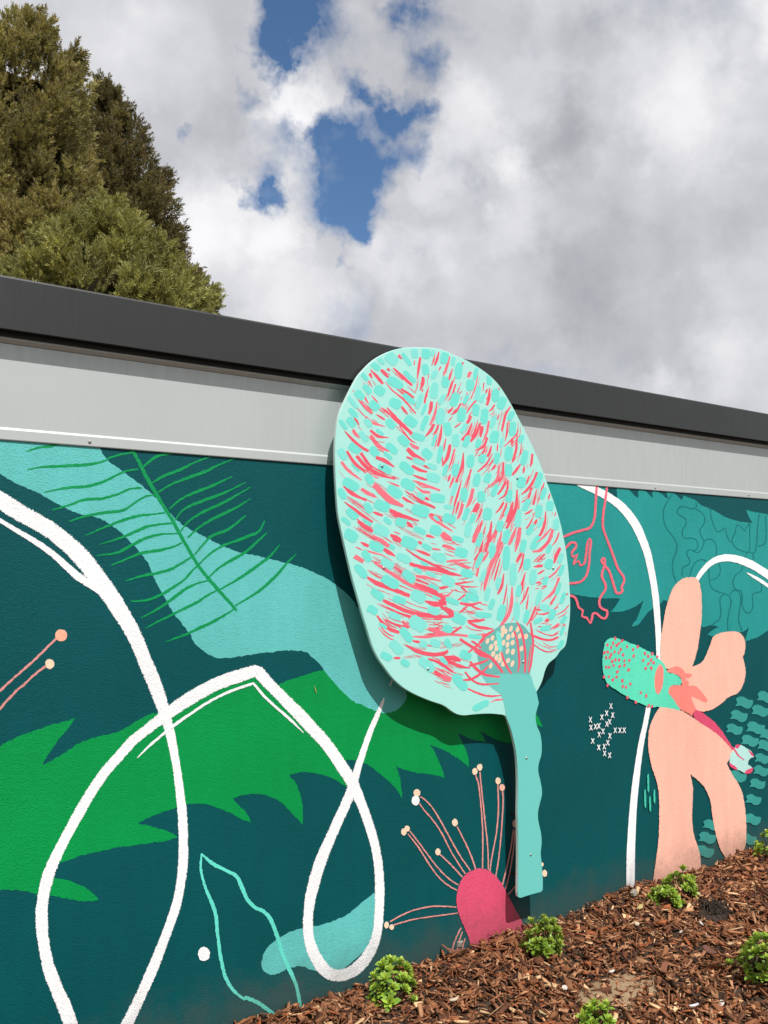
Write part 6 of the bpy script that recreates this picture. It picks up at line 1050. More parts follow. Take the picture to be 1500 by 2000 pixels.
'4389 2685 4 6 4463 2651 4 8 4538 2636 1 3',
'4284 2617 -2 2 4326 2643 -7 6 4368 2669 -5 5',
'4367 2558 0 4 4462 2551 -1 12 4548 2559 -2 9',
'4377 2550 6 8 4472 2506 5 11 4558 2491 2 12 4645 2479 1 4',
'4212 2463 -2 3 4260 2488 -7 7 4309 2513 -5 6',
'4387 2434 -1 11 4514 2436 -2 14 4623 2447 -1 5',
'4130 2296 2 6 4231 2274 5 16 4302 2254 5 12',
'4099 2152 3 5 4149 2129 8 15 4204 2113 4 12',
'4373 2033 4 6 4489 1984 4 7 4607 1954 1 8 4727 1951 0 3',
'4606 1906 -1 2 4672 1920 -2 7 4766 1915 0 5',
'3319 3054 12 14 3398 3015 8 11',
'3371 3154 2 4 3406 3139 7 11 3442 3125 5 9',
'3398 3099 2 6 3487 3078 2 7 3568 3063 1 3',
'3478 3203 3 5 3550 3167 11 14 3623 3127 8 10',
'3568 3108 8 11 3623 3082 10 13 3678 3056 3 5',
'3660 3192 8 17 3707 3177 12 21 3725 3170 4 7',
'3487 3011 3 3 3559 2974 7 10 3660 2921 8 10 3772 2860 7 10 3877 2820 5 11 4003 2788 5 11 4132 2738 5 8',
'3424 2908 4 5 3505 2863 10 15 3623 2825 8 16 3810 2761 6 12',
'3810 3000 4 12 3925 2973 4 15 4053 2957 4 15 4204 2925 5 15 4307 2909 1 5',
'3772 3110 2 2 3906 3042 5 8 4053 2988 5 8 4184 2941 4 6',
'3867 2908 2 9 3964 2896 3 12 4113 2867 1 4',
'3878 3103 2 4 3940 3083 6 10 4004 3062 4 8',
'4024 3116 2 6 4064 3111 2 8 4104 3106 1 3',
'3887 3165 2 4 3907 3158 7 11 3926 3150 5 8',
'4144 3141 5 10 4200 3124 7 13 4257 3107 2 4',
'3858 2851 6 12 3954 2819 9 15 4052 2779 11 14 4142 2730 4 5',
'3568 2736 6 10 3660 2697 7 13 3790 2648 6 13 3953 2612 3 14 4202 2588 1 5',
'3954 2719 3 7 4052 2694 3 20 4162 2699 -2 15',
'4102 2677 6 7 4202 2627 25 13 4212 2588 22 3',
'4092 2813 -2 9 4138 2818 -2 11 4183 2823 -1 4',
'3514 2628 5 3 3568 2567 12 9 3641 2519 8 12 3715 2494 5 10',
'3586 2595 3 5 3669 2562 3 7 3809 2527 1 3',
'3743 2582 6 3 3771 2551 15 10 3800 2527 11 8',
'3837 2461 0 4 3953 2452 -1 11 4061 2458 -1 11 4201 2459 0 11 4376 2439 1 9',
'3982 2519 3 5 4061 2493 8 15 4141 2466 6 11',
'4201 2463 -6 7 4252 2486 -7 9 4304 2510 -3 3',
'3982 2542 0 2 4061 2539 -1 5 4121 2560 -2 3',
'3771 2401 3 4 3885 2349 6 13 4021 2318 1 14 4130 2319 -6 14 4175 2336 -7 10',
'3837 2427 1 4 3871 2422 2 11 3904 2416 2 9',
'3659 2314 0 3 3692 2312 0 10 3724 2310 0 7',
'3981 2290 2 4 4089 2252 7 10 4220 2174 7 7',
'4040 2191 9 10 4109 2151 9 14 4199 2121 2 5',
'4140 2288 6 7 4230 2236 6 10 4374 2194 2 4',
'4140 2296 1 5 4210 2283 3 14 4282 2271 2 11']
SMEARS = ['3257 3468 7 10 3327 3435 11 17 3397 3408 8 13',
'3344 3259 12 16 3442 3210 14 21 3550 3164 8 13',
'3679 3298 7 8 3773 3247 10 14 3946 3181 7 11',
'3477 3597 6 9 3550 3564 8 11 3623 3530 5 7',
'3773 3407 6 10 3869 3372 7 12 3966 3344 4 8',
'3478 3048 5 8 3550 3019 7 13 3660 2981 5 10',
'3688 3004 14 6 3734 2936 17 8 3753 2913 10 5',
'3451 2945 6 12 3532 2915 8 15 3623 2884 4 9',
'3623 3019 5 7 3772 2951 8 12 3906 2897 6 9',
'3660 2944 8 10 3772 2883 14 16 3886 2820 10 12',
'3752 2312 -1 9 3866 2313 1 14 3933 2301 2 10',
'4100 2406 4 9 4201 2377 2 17 4324 2378 -1 13',
'3752 2409 3 7 3856 2374 4 12 3962 2360 1 10',
'3716 3155 4 8 3849 3111 6 10 3984 3058 4 6',
'4367 2614 -1 11 4441 2615 0 14 4494 2610 1 8',
'4100 2360 -4 10 4160 2372 -4 13 4242 2375 -1 8']
OVER = ['4898 2530 7 2 4948 2453 12 2 4981 2335 13 1 4992 2234 13 -1 4984 2110 10 -1',
'4868 2456 9 2 4901 2372 11 1 4917 2272 12 0 4922 2189 12 -1 4904 2120 7 -1',
'5054 2515 10 1 5070 2431 12 0 5081 2346 12 -1 5068 2246 12 -2 5049 2164 12 -3 5025 2108 7 -2',
'4726 2292 9 2 4758 2216 11 3 4797 2157 11 4 4836 2113 6 3',
'4293 2420 7 8 4407 2358 8 9 4534 2295 8 10 4621 2250 10 8 4686 2189 13 6 4740 2128 8 4',
'4376 2312 -4 5 4460 2355 -7 7 4546 2407 -6 5',
'4513 2336 -6 -5 4450 2380 -7 -7 4408 2398 -3 -5',
'4492 2385 -5 4 4557 2430 -8 8 4645 2471 -6 6',
'4439 2325 6 6 4513 2280 6 9 4599 2259 2 6',
'4396 2240 9 5 4459 2181 10 8 4554 2126 6 10 4707 2098 1 7',
'4385 2209 -2 8 4512 2225 -4 9 4588 2244 -3 6',
'4588 2196 5 -4 4501 2138 7 -8 4405 2105 4 -9 4322 2104 1 -6',
'4343 2165 6 4 4405 2105 7 6 4511 2057 2 8 4695 2047 0 5',
'4190 2261 5 5 4281 2209 4 7 4396 2193 1 5',
'5014 2133 -6 1 5038 2248 -7 1 5057 2331 -4 1']
FINE = ['4918 4024 2 0 4918 3999 5 0 4918 3975 2 0',
'4046 4074 1 0 4024 4021 2 -1 3991 3984 1 0',
'4002 2220 0 1 4107 2184 1 2 4232 2108 1 1',
'4579 3330 1 0 4530 3230 3 -1 4471 3132 1 0',
'4060 4626 2 0 4046 4575 5 -1 4022 4523 2 0',
'4640 3237 1 0 4625 3163 2 0 4596 3079 1 0',
'4453 3443 1 -1 4425 3413 3 -1 4401 3378 1 0',
'4672 3866 2 -1 4629 3810 5 -3 4570 3764 2 -1',
'4135 3199 1 1 4195 3181 2 4 4256 3162 1 2',
'4450 4048 1 0 4422 3988 3 -1 4388 3944 1 0',
'4768 4082 1 0 4763 4020 3 0 4746 3966 1 0',
'3659 2982 1 1 3703 2959 2 2 3765 2927 2 2 3833 2890 2 2 3897 2866 1 3 3974 2846 1 3 4053 2816 1 1',
'5056 3476 2 -1 5031 3458 4 -4 4995 3445 1 -2',
'4214 2311 1 1 4288 2268 2 2 4406 2234 1 1',
'4070 2213 1 2 4125 2188 2 4 4185 2171 1 2',
'3836 3553 1 1 3891 3525 1 3 3947 3521 0 1',
'4568 3175 1 0 4552 3145 4 -1 4536 3115 1 0',
'4526 3200 1 0 4493 3125 2 -1 4427 3051 1 0',
'5395 2432 1 -1 5352 2415 3 -4 5310 2398 1 -2',
'4904 2789 1 0 4897 2659 3 0 4854 2548 3 -1 4759 2448 1 -1',
'3370 4190 1 1 3387 4167 4 2 3404 4144 1 1',
'3529 2541 2 1 3571 2494 4 3 3628 2457 3 4 3685 2437 1 2',
'4699 4216 2 0 4687 4192 4 -1 4674 4169 2 0',
'3601 4097 1 1 3678 4026 3 2 3756 3970 3 2 3840 3918 1 1',
'4595 3181 1 -1 4525 3077 4 -2 4457 3017 4 -1 4428 2916 2 0',
'4733 3825 1 0 4711 3801 2 -1 4688 3777 1 -1',
'4258 3854 2 0 4236 3784 5 -1 4199 3714 2 0',
'4116 2202 1 2 4187 2162 3 4 4278 2131 1 2',
'3240 3381 1 1 3319 3333 3 3 3381 3296 3 3 3451 3260 1 1',
'4175 3689 2 0 4164 3667 4 -1 4154 3644 1 0',
'4642 3303 2 -1 4598 3244 5 -2 4555 3180 2 -1',
'3715 2748 1 1 3777 2722 2 3 3865 2688 1 3 3976 2664 1 3 4145 2648 0 1',
'4862 3326 2 0 4836 3274 4 -1 4801 3217 2 0',
'3314 4143 1 1 3381 4085 2 2 3445 4043 1 1',
'5105 3433 1 0 5093 3416 3 -1 5082 3400 1 0',
'3986 2512 0 2 4057 2507 0 5 4123 2510 -1 5 4209 2511 0 5 4317 2499 0 2',
'4569 3165 1 0 4527 3102 3 -1 4485 3066 3 -1 4468 3004 1 0',
'3487 4328 2 1 3516 4289 2 1',
'4217 4398 2 0 4186 4320 4 -1 4148 4275 2 -1',
'3339 4006 1 0 3359 3980 2 2 3383 3962 1 1',
'4648 4385 1 0 4637 4367 3 -1 4626 4350 1 0',
'3359 3792 1 1 3443 3719 2 2 3566 3664 2 3 3721 3634 0 1',
'4084 4026 1 0 4057 3986 3 -1 4023 3953 1 -1',
'4750 3808 2 0 4720 3692 4 -1 4603 3609 1 -1',
'3877 3607 1 1 3931 3579 2 4 3986 3576 0 2',
'4803 3478 2 0 4781 3415 4 -1 4759 3372 2 0',
'3773 3536 1 1 3817 3513 2 3 3861 3497 1 1',
'4201 4567 1 0 4176 4510 3 0 4166 4478 1 0',
'3407 4365 1 1 3431 4328 1 1',
'3988 2521 0 1 4067 2518 -1 3 4126 2539 -1 1',
'4942 3515 2 0 4932 3421 4 0 4900 3355 4 -1 4855 3290 1 0',
'3645 4361 1 1 3700 4317 2 2 3769 4280 2 2 3854 4209 1 1',
'4403 3641 2 0 4367 3533 4 -1 4320 3469 2 -1',
'4079 3368 1 1 4141 3352 3 3 4172 3322 1 1',
'4041 2121 1 1 4080 2103 2 3 4123 2091 0 1',
'4754 4244 1 0 4747 4231 2 -1 4740 4217 1 0',
'4093 2774 0 1 4136 2778 0 2 4179 2783 0 1',
'4116 4098 1 0 4074 4037 2 -1 4024 3988 1 0',
'5494 2597 2 -1 5448 2565 4 -4 5375 2542 1 -2',
'4036 2585 0 2 4100 2582 -2 5 4149 2599 -1 2',
'3819 2446 1 1 3907 2406 2 4 4011 2382 0 4 4095 2383 -1 4 4130 2396 -1 1',
'4300 2893 1 1 4330 2873 2 2 4361 2853 1 1',
'4104 4252 1 0 4081 4163 3 0 4040 4081 1 0',
'3329 3121 1 2 3359 3109 3 5 3390 3097 1 2',
'5112 3792 1 0 5078 3737 2 -1 5041 3698 2 -1 4997 3670 1 -1',
'3626 3366 1 2 3680 3345 2 4 3790 3323 1 2',
'4234 4150 2 -1 4210 4127 4 -3 4186 4104 2 -1',
'4615 3854 1 -1 4608 3846 3 -1 4601 3838 1 -1',
'3411 4249 1 1 3427 4228 2 1 3443 4207 1 1',
'4225 4393 2 0 4192 4310 5 -1 4150 4262 2 -1',
'3608 2752 1 1 3707 2709 2 3 3849 2656 2 4 4025 2617 1 4 4294 2591 0 2',
'5176 2444 0 1 5199 2445 0 2 5222 2445 0 1',
'3785 3846 0 1 3807 3840 1 2 3830 3834 0 1',
'5375 2422 1 -1 5334 2406 3 -4 5294 2389 1 -1',
'3814 3474 1 1 3869 3438 3 4 3974 3404 1 2',
'4320 2659 1 2 4399 2622 2 4 4480 2607 1 2',
'4003 3530 1 1 4021 3522 2 3 4039 3514 1 1',
'4310 3524 2 0 4280 3449 4 -1 4256 3411 2 -1',
'4682 3315 2 0 4660 3208 4 0 4619 3087 1 0',
'3904 2791 1 2 3993 2762 2 4 4083 2725 3 4 4165 2680 1 1',
'5417 2487 1 -1 5369 2468 3 -4 5322 2449 1 -1',
'3259 4030 1 1 3276 4012 2 1 3292 3994 1 1',
'4936 3500 1 0 4927 3409 2 0 4896 3346 2 -1 4853 3284 1 0',
'5189 3080 1 -1 5145 3051 3 -2 5100 3021 1 -1',
'5168 3736 1 0 5111 3644 3 -1 5049 3579 3 -2 4976 3532 1 -1',
'4449 4482 1 0 4426 4385 3 0 4386 4300 1 0',
'4279 3018 1 1 4352 2987 2 4 4440 2963 1 2',
'4696 3325 2 0 4672 3240 5 -1 4636 3147 2 0',
'4140 3934 1 0 4124 3868 3 0 4118 3827 1 0',
'4014 2185 1 1 4060 2159 1 2 4121 2138 0 1',
'4266 3516 1 0 4255 3482 2 0 4244 3449 1 0',
'4347 3800 2 0 4336 3720 5 -1 4291 3633 2 0',
'4024 2612 0 1 4083 2609 -1 3 4128 2625 -1 1',
'4509 3465 1 0 4473 3402 4 -1 4432 3348 1 0',
'4591 3880 1 0 4549 3815 2 -1 4513 3792 1 -1',
'4438 4342 1 0 4432 4327 2 0 4427 4312 1 0',
'4411 4130 1 0 4375 4059 3 -1 4322 4008 1 -1',
'4802 4258 1 -1 4745 4190 3 -1 4717 4106 3 0 4700 4047 1 0',
'4742 3114 1 0 4696 3033 2 -1 4632 2934 2 -1 4596 2842 2 0 4587 2796 1 0',
'5358 2307 0 -1 5252 2300 0 -2 5168 2326 -1 -2 5090 2369 -1 -1',
'3299 3755 1 1 3366 3698 3 3 3464 3654 2 3 3587 3630 0 1',
'4287 3657 2 0 4272 3625 5 -1 4257 3592 2 0',
'3602 4401 1 1 3673 4344 3 3 3763 4296 4 3 3873 4204 2 1',
'3892 3519 1 1 3951 3488 2 4 4011 3484 0 2',
'4826 3727 1 0 4792 3654 2 -1 4743 3602 1 0',
'4107 3356 2 1 4149 3327 4 4 4261 3273 1 2',
'3789 2612 1 1 3813 2585 3 2 3836 2565 1 1',
'5103 3353 1 -1 5093 3339 3 -1 5084 3326 1 0',
'4061 3073 0 2 4102 3068 1 4 4143 3062 0 2',
'4590 3999 1 0 4575 3959 2 0 4561 3936 1 0',
'4991 3010 1 0 4967 2938 3 -1 4940 2892 1 0',
'3381 3735 1 1 3440 3664 3 2 3485 3630 1 1',
'5180 2824 0 -1 5152 2821 1 -3 5126 2818 0 -1',
'5274 3412 1 0 5260 3321 3 0 5224 3238 2 -1 5178 3196 1 -1',
'4355 2516 1 2 4417 2488 2 4 4473 2478 1 5 4529 2470 0 2',
'3758 4048 2 1 3828 3980 3 4 3878 3961 1 2',
'5398 3182 1 0 5342 3105 2 -1 5314 3039 1 0',
'4833 3680 1 0 4818 3612 3 -1 4770 3582 1 -1',
'5183 3022 0 -1 5131 3018 1 -3 5079 3014 0 -1',
'3985 4413 1 0 3985 4376 2 0 3966 4331 1 0',
'4926 4090 2 0 4915 4011 5 -1 4847 3948 4 -2 4790 3909 2 -1',
'4146 3111 1 2 4213 3093 2 4 4271 3082 1 2',
'4520 3376 2 0 4478 3289 5 -1 4425 3202 2 -1',
'3356 3254 1 2 3423 3215 3 4 3500 3177 1 2',
'4959 3201 1 0 4944 3133 3 0 4922 3075 1 0',
'3516 2714 1 2 3605 2676 3 4 3731 2629 2 5 3888 2594 1 5 4127 2571 0 2',
'4174 2260 0 2 4217 2253 1 5 4261 2245 0 2',
'4921 3890 2 -1 4889 3854 4 -2 4850 3817 1 -1',
'4080 4002 2 0 4068 3934 5 0 4048 3871 2 0',
'5171 3547 1 0 5153 3485 2 0 5140 3454 1 0',
'3422 3628 1 2 3441 3624 2 4 3460 3620 1 2',
'3539 3072 1 2 3595 3046 3 4 3652 3020 1 2',
'3330 4130 1 1 3386 4082 3 3 3438 4047 1 1',
'4186 4195 1 -1 4160 4171 2 -1 4134 4146 1 -1',
'3974 2242 1 1 4080 2205 2 2 4208 2128 1 1',
'5162 2798 0 -2 5136 2795 1 -4 5111 2792 0 -2',
'4788 3830 2 0 4781 3714 5 0 4732 3633 2 0',
'5194 2840 1 -2 5171 2830 3 -4 5148 2820 1 -2',
'4429 4102 1 0 4398 4025 2 0 4375 3977 1 0',
'4962 4138 2 0 4952 4064 4 -1 4888 4005 4 -2 4834 3968 1 -1',
'5029 3731 1 0 5012 3692 3 0 4994 3654 1 0',
'5452 2969 1 -1 5374 2898 2 -2 5298 2854 1 -1',
'4471 3520 1 -1 4446 3493 4 -2 4424 3462 1 -1',
'3695 2558 1 1 3719 2531 3 2 3744 2511 1 1',
'4065 2148 1 1 4120 2116 1 2 4191 2092 0 1',
'4537 3450 1 -1 4503 3415 3 -2 4480 3397 1 -1',
'4455 4125 1 0 4421 4069 2 -1 4387 4040 1 -1',
'3662 3238 1 2 3706 3225 2 4 3724 3218 1 2',
'4006 3157 0 1 4038 3152 1 2 4070 3146 0 1',
'5071 3398 1 0 5043 3376 2 -2 5001 3362 0 -1',
'3414 3934 1 1 3484 3894 2 4 3584 3890 0 2',
'4608 4358 2 0 4596 4339 4 -1 4584 4320 2 -1',
'4120 3177 0 1 4187 3160 1 3 4245 3149 0 1',
'5140 2660 1 0 5108 2599 3 -1 5069 2557 1 -1',
'4757 3445 2 0 4723 3370 4 -1 4689 3303 1 0',
'3551 2709 1 1 3626 2677 2 3 3732 2637 1 3 3865 2608 1 3 4068 2588 0 1',
'4636 4424 1 0 4626 4407 2 -1 4615 4389 1 0',
'5172 3598 1 0 5145 3504 3 0 5125 3456 1 0',
'3988 4294 1 0 3983 4281 3 0 3978 4268 1 0',
'4154 4470 1 0 4142 4451 3 -1 4130 4432 1 0',
'3853 2328 1 1 3938 2290 1 2 4039 2267 0 2 4120 2268 -1 2 4154 2280 -1 1',
'4098 2723 0 1 4159 2706 0 2 4232 2752 -1 1',
'4165 2239 0 1 4232 2225 1 2 4279 2212 0 1',
'5083 2671 1 0 5049 2607 3 -1 5008 2562 1 0',
'3566 3026 1 2 3615 3001 3 4 3683 2965 3 4 3760 2923 3 4 3831 2897 2 4 3917 2874 2 4 4004 2841 1 2',
'4242 2809 2 1 4263 2796 4 3 4284 2782 2 1',
'4139 3082 0 1 4200 3065 1 3 4252 3056 0 1',
'4827 3212 2 -1 4808 3189 5 -2 4789 3166 2 -1',
'4220 3647 1 0 4208 3618 2 -1 4195 3590 1 0',
'5353 2783 1 -1 5314 2744 3 -2 5275 2704 1 -1',
'4704 3307 2 0 4684 3236 5 -1 4654 3157 2 0',
'5120 3429 2 -1 5108 3412 5 -2 5097 3396 2 -1',
'4159 2985 0 1 4232 2991 0 2 4310 2994 0 1',
'4270 4213 2 -1 4252 4195 5 -3 4233 4177 2 -1',
'4478 4102 1 0 4444 4037 3 -1 4396 3989 1 -1',
'4213 3166 1 1 4271 3150 1 4 4320 3141 1 1',
'4941 3575 2 0 4930 3460 5 -1 4890 3380 5 -1 4836 3301 2 -1',
'5209 2998 1 -1 5181 2986 2 -2 5153 2974 1 -1',
'5166 2676 2 0 5115 2580 4 -1 5052 2512 1 -1',
'3871 3518 1 1 3917 3494 1 2 3964 3491 0 1',
'3423 2857 1 1 3473 2829 2 2 3546 2805 1 3 3660 2766 0 1',
'4066 2753 0 1 4094 2756 -1 3 4124 2759 0 1',
'4763 4242 1 0 4751 4220 3 -1 4740 4197 1 0',
'4280 2903 0 2 4371 2910 -1 4 4474 2920 0 2',
'3692 4301 1 1 3738 4276 3 3 3775 4254 1 1',
'3471 3514 1 1 3555 3450 2 2 3630 3399 1 2 3744 3362 1 1',
'4391 2596 1 1 4450 2569 1 3 4503 2559 1 3 4557 2552 0 1',
'4358 3578 1 0 4328 3500 3 -1 4303 3433 1 0',
'3188 3654 1 1 3262 3588 1 2 3375 3523 0 1',
'5295 2492 1 -2 5273 2485 3 -4 5251 2478 1 -2',
'4523 3420 1 0 4493 3388 2 -1 4472 3372 1 0',
'4994 3908 1 0 4992 3886 3 0 4990 3865 1 0',
'3731 4299 1 1 3766 4280 1 2 3794 4264 1 1',
'5198 3409 2 -1 5185 3389 4 -1 5171 3370 2 -1',
'3922 3746 1 1 3969 3730 2 4 4015 3724 1 2',
'4584 3186 1 0 4517 3086 2 -1 4450 3028 2 -1 4422 2930 1 0',
'5006 3947 2 0 5003 3923 4 0 5001 3899 2 0',
'3973 2476 0 2 4044 2473 -2 5 4098 2491 -1 2',
'4951 3091 1 0 4932 3033 2 -1 4910 2996 1 0',
'4990 3978 2 0 4986 3943 5 0 4983 3908 2 0',
'3556 3205 1 2 3609 3178 3 4 3662 3149 1 1',
'5430 3096 1 0 5389 3040 3 -1 5368 2991 1 0',
'3393 4308 2 1 3417 4276 2 1',
'4856 3670 2 0 4831 3559 4 -1 4751 3509 1 -1',
'4419 4318 1 -1 4344 4240 2 -1 4315 4193 1 0',
'3788 4334 1 1 3834 4310 3 3 3870 4288 1 1',
'5039 3829 2 0 5035 3808 4 0 5030 3787 1 0',
'4283 4549 2 0 4274 4525 2 0',
'3759 4235 1 1 3780 4214 3 2 3802 4195 1 1',
'4474 4137 1 0 4428 4040 2 -1 4372 3967 1 0',
'4460 2712 1 1 4525 2682 2 4 4591 2670 0 2',
'3724 2269 0 2 3751 2268 0 5 3777 2266 0 2',
'3566 2643 1 1 3613 2591 2 2 3675 2550 2 2 3738 2528 0 1',
'4585 4078 2 0 4575 4036 5 0 4565 3994 2 0',
'4786 3801 1 0 4780 3714 3 0 4743 3652 1 0',
'4118 2085 1 1 4164 2063 1 2 4216 2048 0 1',
'4271 2879 0 1 4334 2883 -1 4 4405 2891 0 1',
'3887 4365 2 0 3883 4354 5 -1 3878 4343 2 0',
'4179 4213 1 0 4161 4196 2 -1 4143 4178 1 -1',
'4365 3375 1 0 4344 3321 3 -1 4326 3294 1 0',
'4744 3943 2 0 4741 3907 5 0 4737 3871 2 0',
'3809 3506 1 1 3856 3476 2 3 3945 3446 1 1',
'4932 3297 1 0 4897 3231 2 -1 4852 3158 1 0',
'3832 3505 1 1 3862 3490 2 3 3893 3479 1 1',
'4588 3452 2 0 4562 3406 4 -1 4532 3367 1 0',
'3668 3316 1 1 3729 3292 1 2 3856 3266 0 1',
'3784 3513 1 1 3821 3494 2 3 3859 3480 1 1',
'4720 3767 1 -1 4698 3744 3 -2 4676 3720 1 -1',
'3992 2511 0 2 4052 2508 -1 3 4098 2524 -1 1',
'3941 3014 1 2 4016 2997 1 4 4098 2987 1 4 4196 2966 1 4 4263 2955 0 2',
'3596 2653 1 2 3655 2630 2 4 3755 2604 1 2',
'4254 3457 2 0 4240 3413 5 -1 4225 3369 2 0',
'4537 3242 1 0 4507 3183 3 -1 4478 3131 1 0',
'4602 3171 1 0 4576 3114 3 -1 4526 3057 1 0',
'4020 2297 1 2 4121 2261 3 4 4244 2187 1 1',
'4511 3923 1 0 4471 3861 3 -2 4437 3840 1 -1',
'4662 3095 1 0 4617 3016 4 -1 4555 2919 4 -1 4519 2830 4 -1 4510 2785 1 0',
'4152 4498 1 0 4140 4480 2 -1 4129 4462 1 0',
'3606 4409 1 1 3620 4402 2 3 3635 4396 1 1',
'3644 4440 1 1 3690 4409 3 3 3751 4372 1 1',
'3714 2542 2 1 3742 2512 4 3 3770 2489 2 1',
'4003 2188 1 1 4051 2161 1 2 4113 2140 0 1',
'3808 4163 2 1 3825 4146 4 3 3843 4131 1 1',
'4458 4233 2 -1 4408 4180 4 -2 4388 4149 2 -1',
'4923 3981 2 0 4923 3961 4 0 4923 3940 2 0',
'3541 4123 1 1 3575 4105 2 2 3614 4081 1 1',
'4748 3819 2 -1 4725 3795 5 -2 4702 3770 2 -1',
'5204 3652 1 0 5180 3571 2 0 5163 3531 1 0',
'5071 3564 1 0 5042 3495 3 -1 4976 3462 1 -1',
'4736 3741 2 0 4705 3623 5 -2 4586 3538 1 -1',
'4398 4254 2 -1 4354 4208 5 -2 4337 4181 2 -1',
'4383 3690 2 0 4344 3585 5 -1 4311 3497 2 0',
'4274 4283 1 0 4219 4210 2 -1 4165 4179 1 -1',
'3415 3577 0 1 3460 3557 1 2 3502 3541 0 1',
'5079 3372 1 0 5070 3359 4 -1 5060 3345 2 0',
'5334 3237 2 -1 5244 3163 4 -3 5156 3108 1 -1',
'3643 3645 1 1 3678 3635 2 3 3714 3625 1 1',
'3292 3439 1 1 3391 3380 2 2 3467 3335 2 2 3554 3289 1 1',
'3399 4315 1 1 3428 4276 1 1',
'4772 3171 2 -1 4729 3096 5 -2 4670 3003 5 -1 4636 2918 5 -1 4627 2875 2 0',
'4569 3307 2 0 4533 3234 5 -1 4489 3162 2 -1',
'3831 3324 1 1 3858 3308 3 3 3886 3292 1 1',
'4562 3292 2 0 4518 3200 4 -1 4462 3108 2 -1',
'4621 3190 1 0 4548 3082 2 -1 4476 3020 2 -1 4446 2914 1 0',
'4194 2996 0 2 4302 3004 0 4 4417 3009 0 2',
'3487 3239 1 1 3545 3210 2 3 3604 3178 1 1',
'3565 2612 2 1 3599 2574 4 3 3645 2545 3 4 3691 2529 1 2',
'4621 4324 1 0 4599 4295 2 -1 4578 4282 1 -1',
'5235 2894 1 -1 5200 2879 2 -3 5165 2864 1 -1',
'4603 3953 1 0 4575 3904 3 -2 4520 3879 1 -1',
'4572 3329 1 0 4556 3249 4 0 4525 3158 1 0',
'4928 3308 2 0 4906 3210 4 -1 4873 3126 2 0',
'4345 3615 1 0 4317 3538 2 -1 4292 3474 1 0',
'3252 3484 1 1 3331 3437 3 3 3392 3400 3 4 3462 3364 1 2',
'5329 3440 2 0 5325 3424 4 0 5320 3407 1 0',
'5208 2846 1 -1 5184 2836 2 -2 5160 2826 1 -1',
'4620 4348 1 0 4613 4336 2 0 4606 4324 1 0',
'3432 2956 1 2 3517 2908 3 4 3642 2867 2 5 3840 2799 1 2',
'4839 4192 1 0 4832 4113 4 0 4810 4044 1 0',
'4748 3744 2 0 4722 3690 4 -1 4687 3652 2 -1',
'3701 3334 0 1 3759 3312 1 2 3877 3288 0 1',
'4132 2273 1 1 4194 2237 2 3 4293 2208 1 1',
'3469 4342 1 1 3495 4307 1 1',
'4993 3118 1 0 4965 3082 2 -1 4937 3046 1 -1',
'4597 3605 2 0 4595 3581 4 0 4592 3558 2 0',
'4543 3472 1 -1 4519 3446 3 -1 4498 3416 1 0',
'3542 2553 2 1 3576 2516 4 3 3621 2486 3 4 3667 2470 1 2',
'4596 4101 2 0 4587 4064 4 0 4578 4027 2 0',
'4472 4520 2 0 4448 4475 2 0',
'3988 3517 1 1 4002 3511 2 2 4017 3504 1 1',
'5384 2307 0 -1 5308 2302 0 -3 5247 2321 -2 -3 5192 2352 -1 -1',
'3468 4052 1 1 3496 4041 2 3 3523 4030 1 1',
'3581 3368 1 1 3649 3341 1 2 3790 3312 0 1',
'5267 2484 1 -1 5243 2477 2 -3 5219 2469 1 -1',
'5203 3641 1 0 5176 3551 3 0 5157 3506 1 0',
'4290 3806 2 0 4278 3718 4 0 4229 3623 2 0',
'5268 2500 1 -1 5252 2495 2 -3 5236 2490 1 -1',
'4624 3759 2 -1 4604 3738 4 -2 4585 3716 2 -1',
'4602 3643 2 0 4599 3618 5 0 4596 3593 2 0',
'3311 3264 1 1 3370 3231 2 2 3438 3197 1 1',
'4771 3812 2 0 4740 3695 5 -2 4621 3609 2 -1',
'4680 4223 2 -1 4659 4195 3 -2 4639 4183 1 -1',
'4875 3319 1 0 4852 3276 3 -1 4823 3228 1 0',
'5159 2652 2 -1 5119 2579 5 -2 5071 2526 2 -1',
'5370 2283 0 -1 5307 2279 0 -2 5256 2295 -1 -2 5209 2320 -1 -1',
'4154 3688 1 0 4144 3666 2 0 4134 3643 1 0',
'5268 2654 1 -1 5213 2626 3 -4 5151 2614 0 -5 5098 2622 0 -2',
'4330 4316 2 0 4323 4299 4 0 4316 4281 1 0',
'5137 2477 0 2 5162 2478 0 5 5186 2478 0 2',
'4291 4566 2 0 4270 4519 5 0 4262 4492 2 0',
'3600 4127 1 1 3645 4085 3 3 3691 4053 3 3 3740 4022 1 1',
'3593 3020 1 1 3646 2993 2 2 3721 2954 2 2 3804 2908 2 2 3882 2879 1 3 3976 2854 1 2 4071 2818 1 1',
'4755 3178 2 0 4739 3122 4 -1 4716 3061 2 0',
'4815 3701 2 0 4787 3641 4 -1 4747 3599 1 -1',
'4107 2250 0 2 4158 2242 1 5 4209 2233 1 2',
'4173 2203 1 2 4233 2168 3 4 4328 2141 1 2',
'3396 4173 1 1 3438 4137 3 3 3478 4110 1 1',
'4961 3131 1 0 4928 3032 4 -1 4891 2970 1 0',
'3883 4390 2 0 3883 4346 4 0 3860 4292 2 0',
'3631 2978 1 1 3681 2952 1 2 3752 2915 2 2 3831 2872 1 2 3904 2844 1 2 3992 2822 1 2 4083 2787 1 1',
'4990 2790 2 0 4979 2732 4 -1 4968 2682 2 0',
'4756 3035 2 0 4720 2938 4 -1 4694 2870 2 0',
'4267 3614 2 0 4233 3525 5 -1 4205 3450 2 0',
'4702 3203 2 0 4685 3142 4 0 4660 3074 1 0',
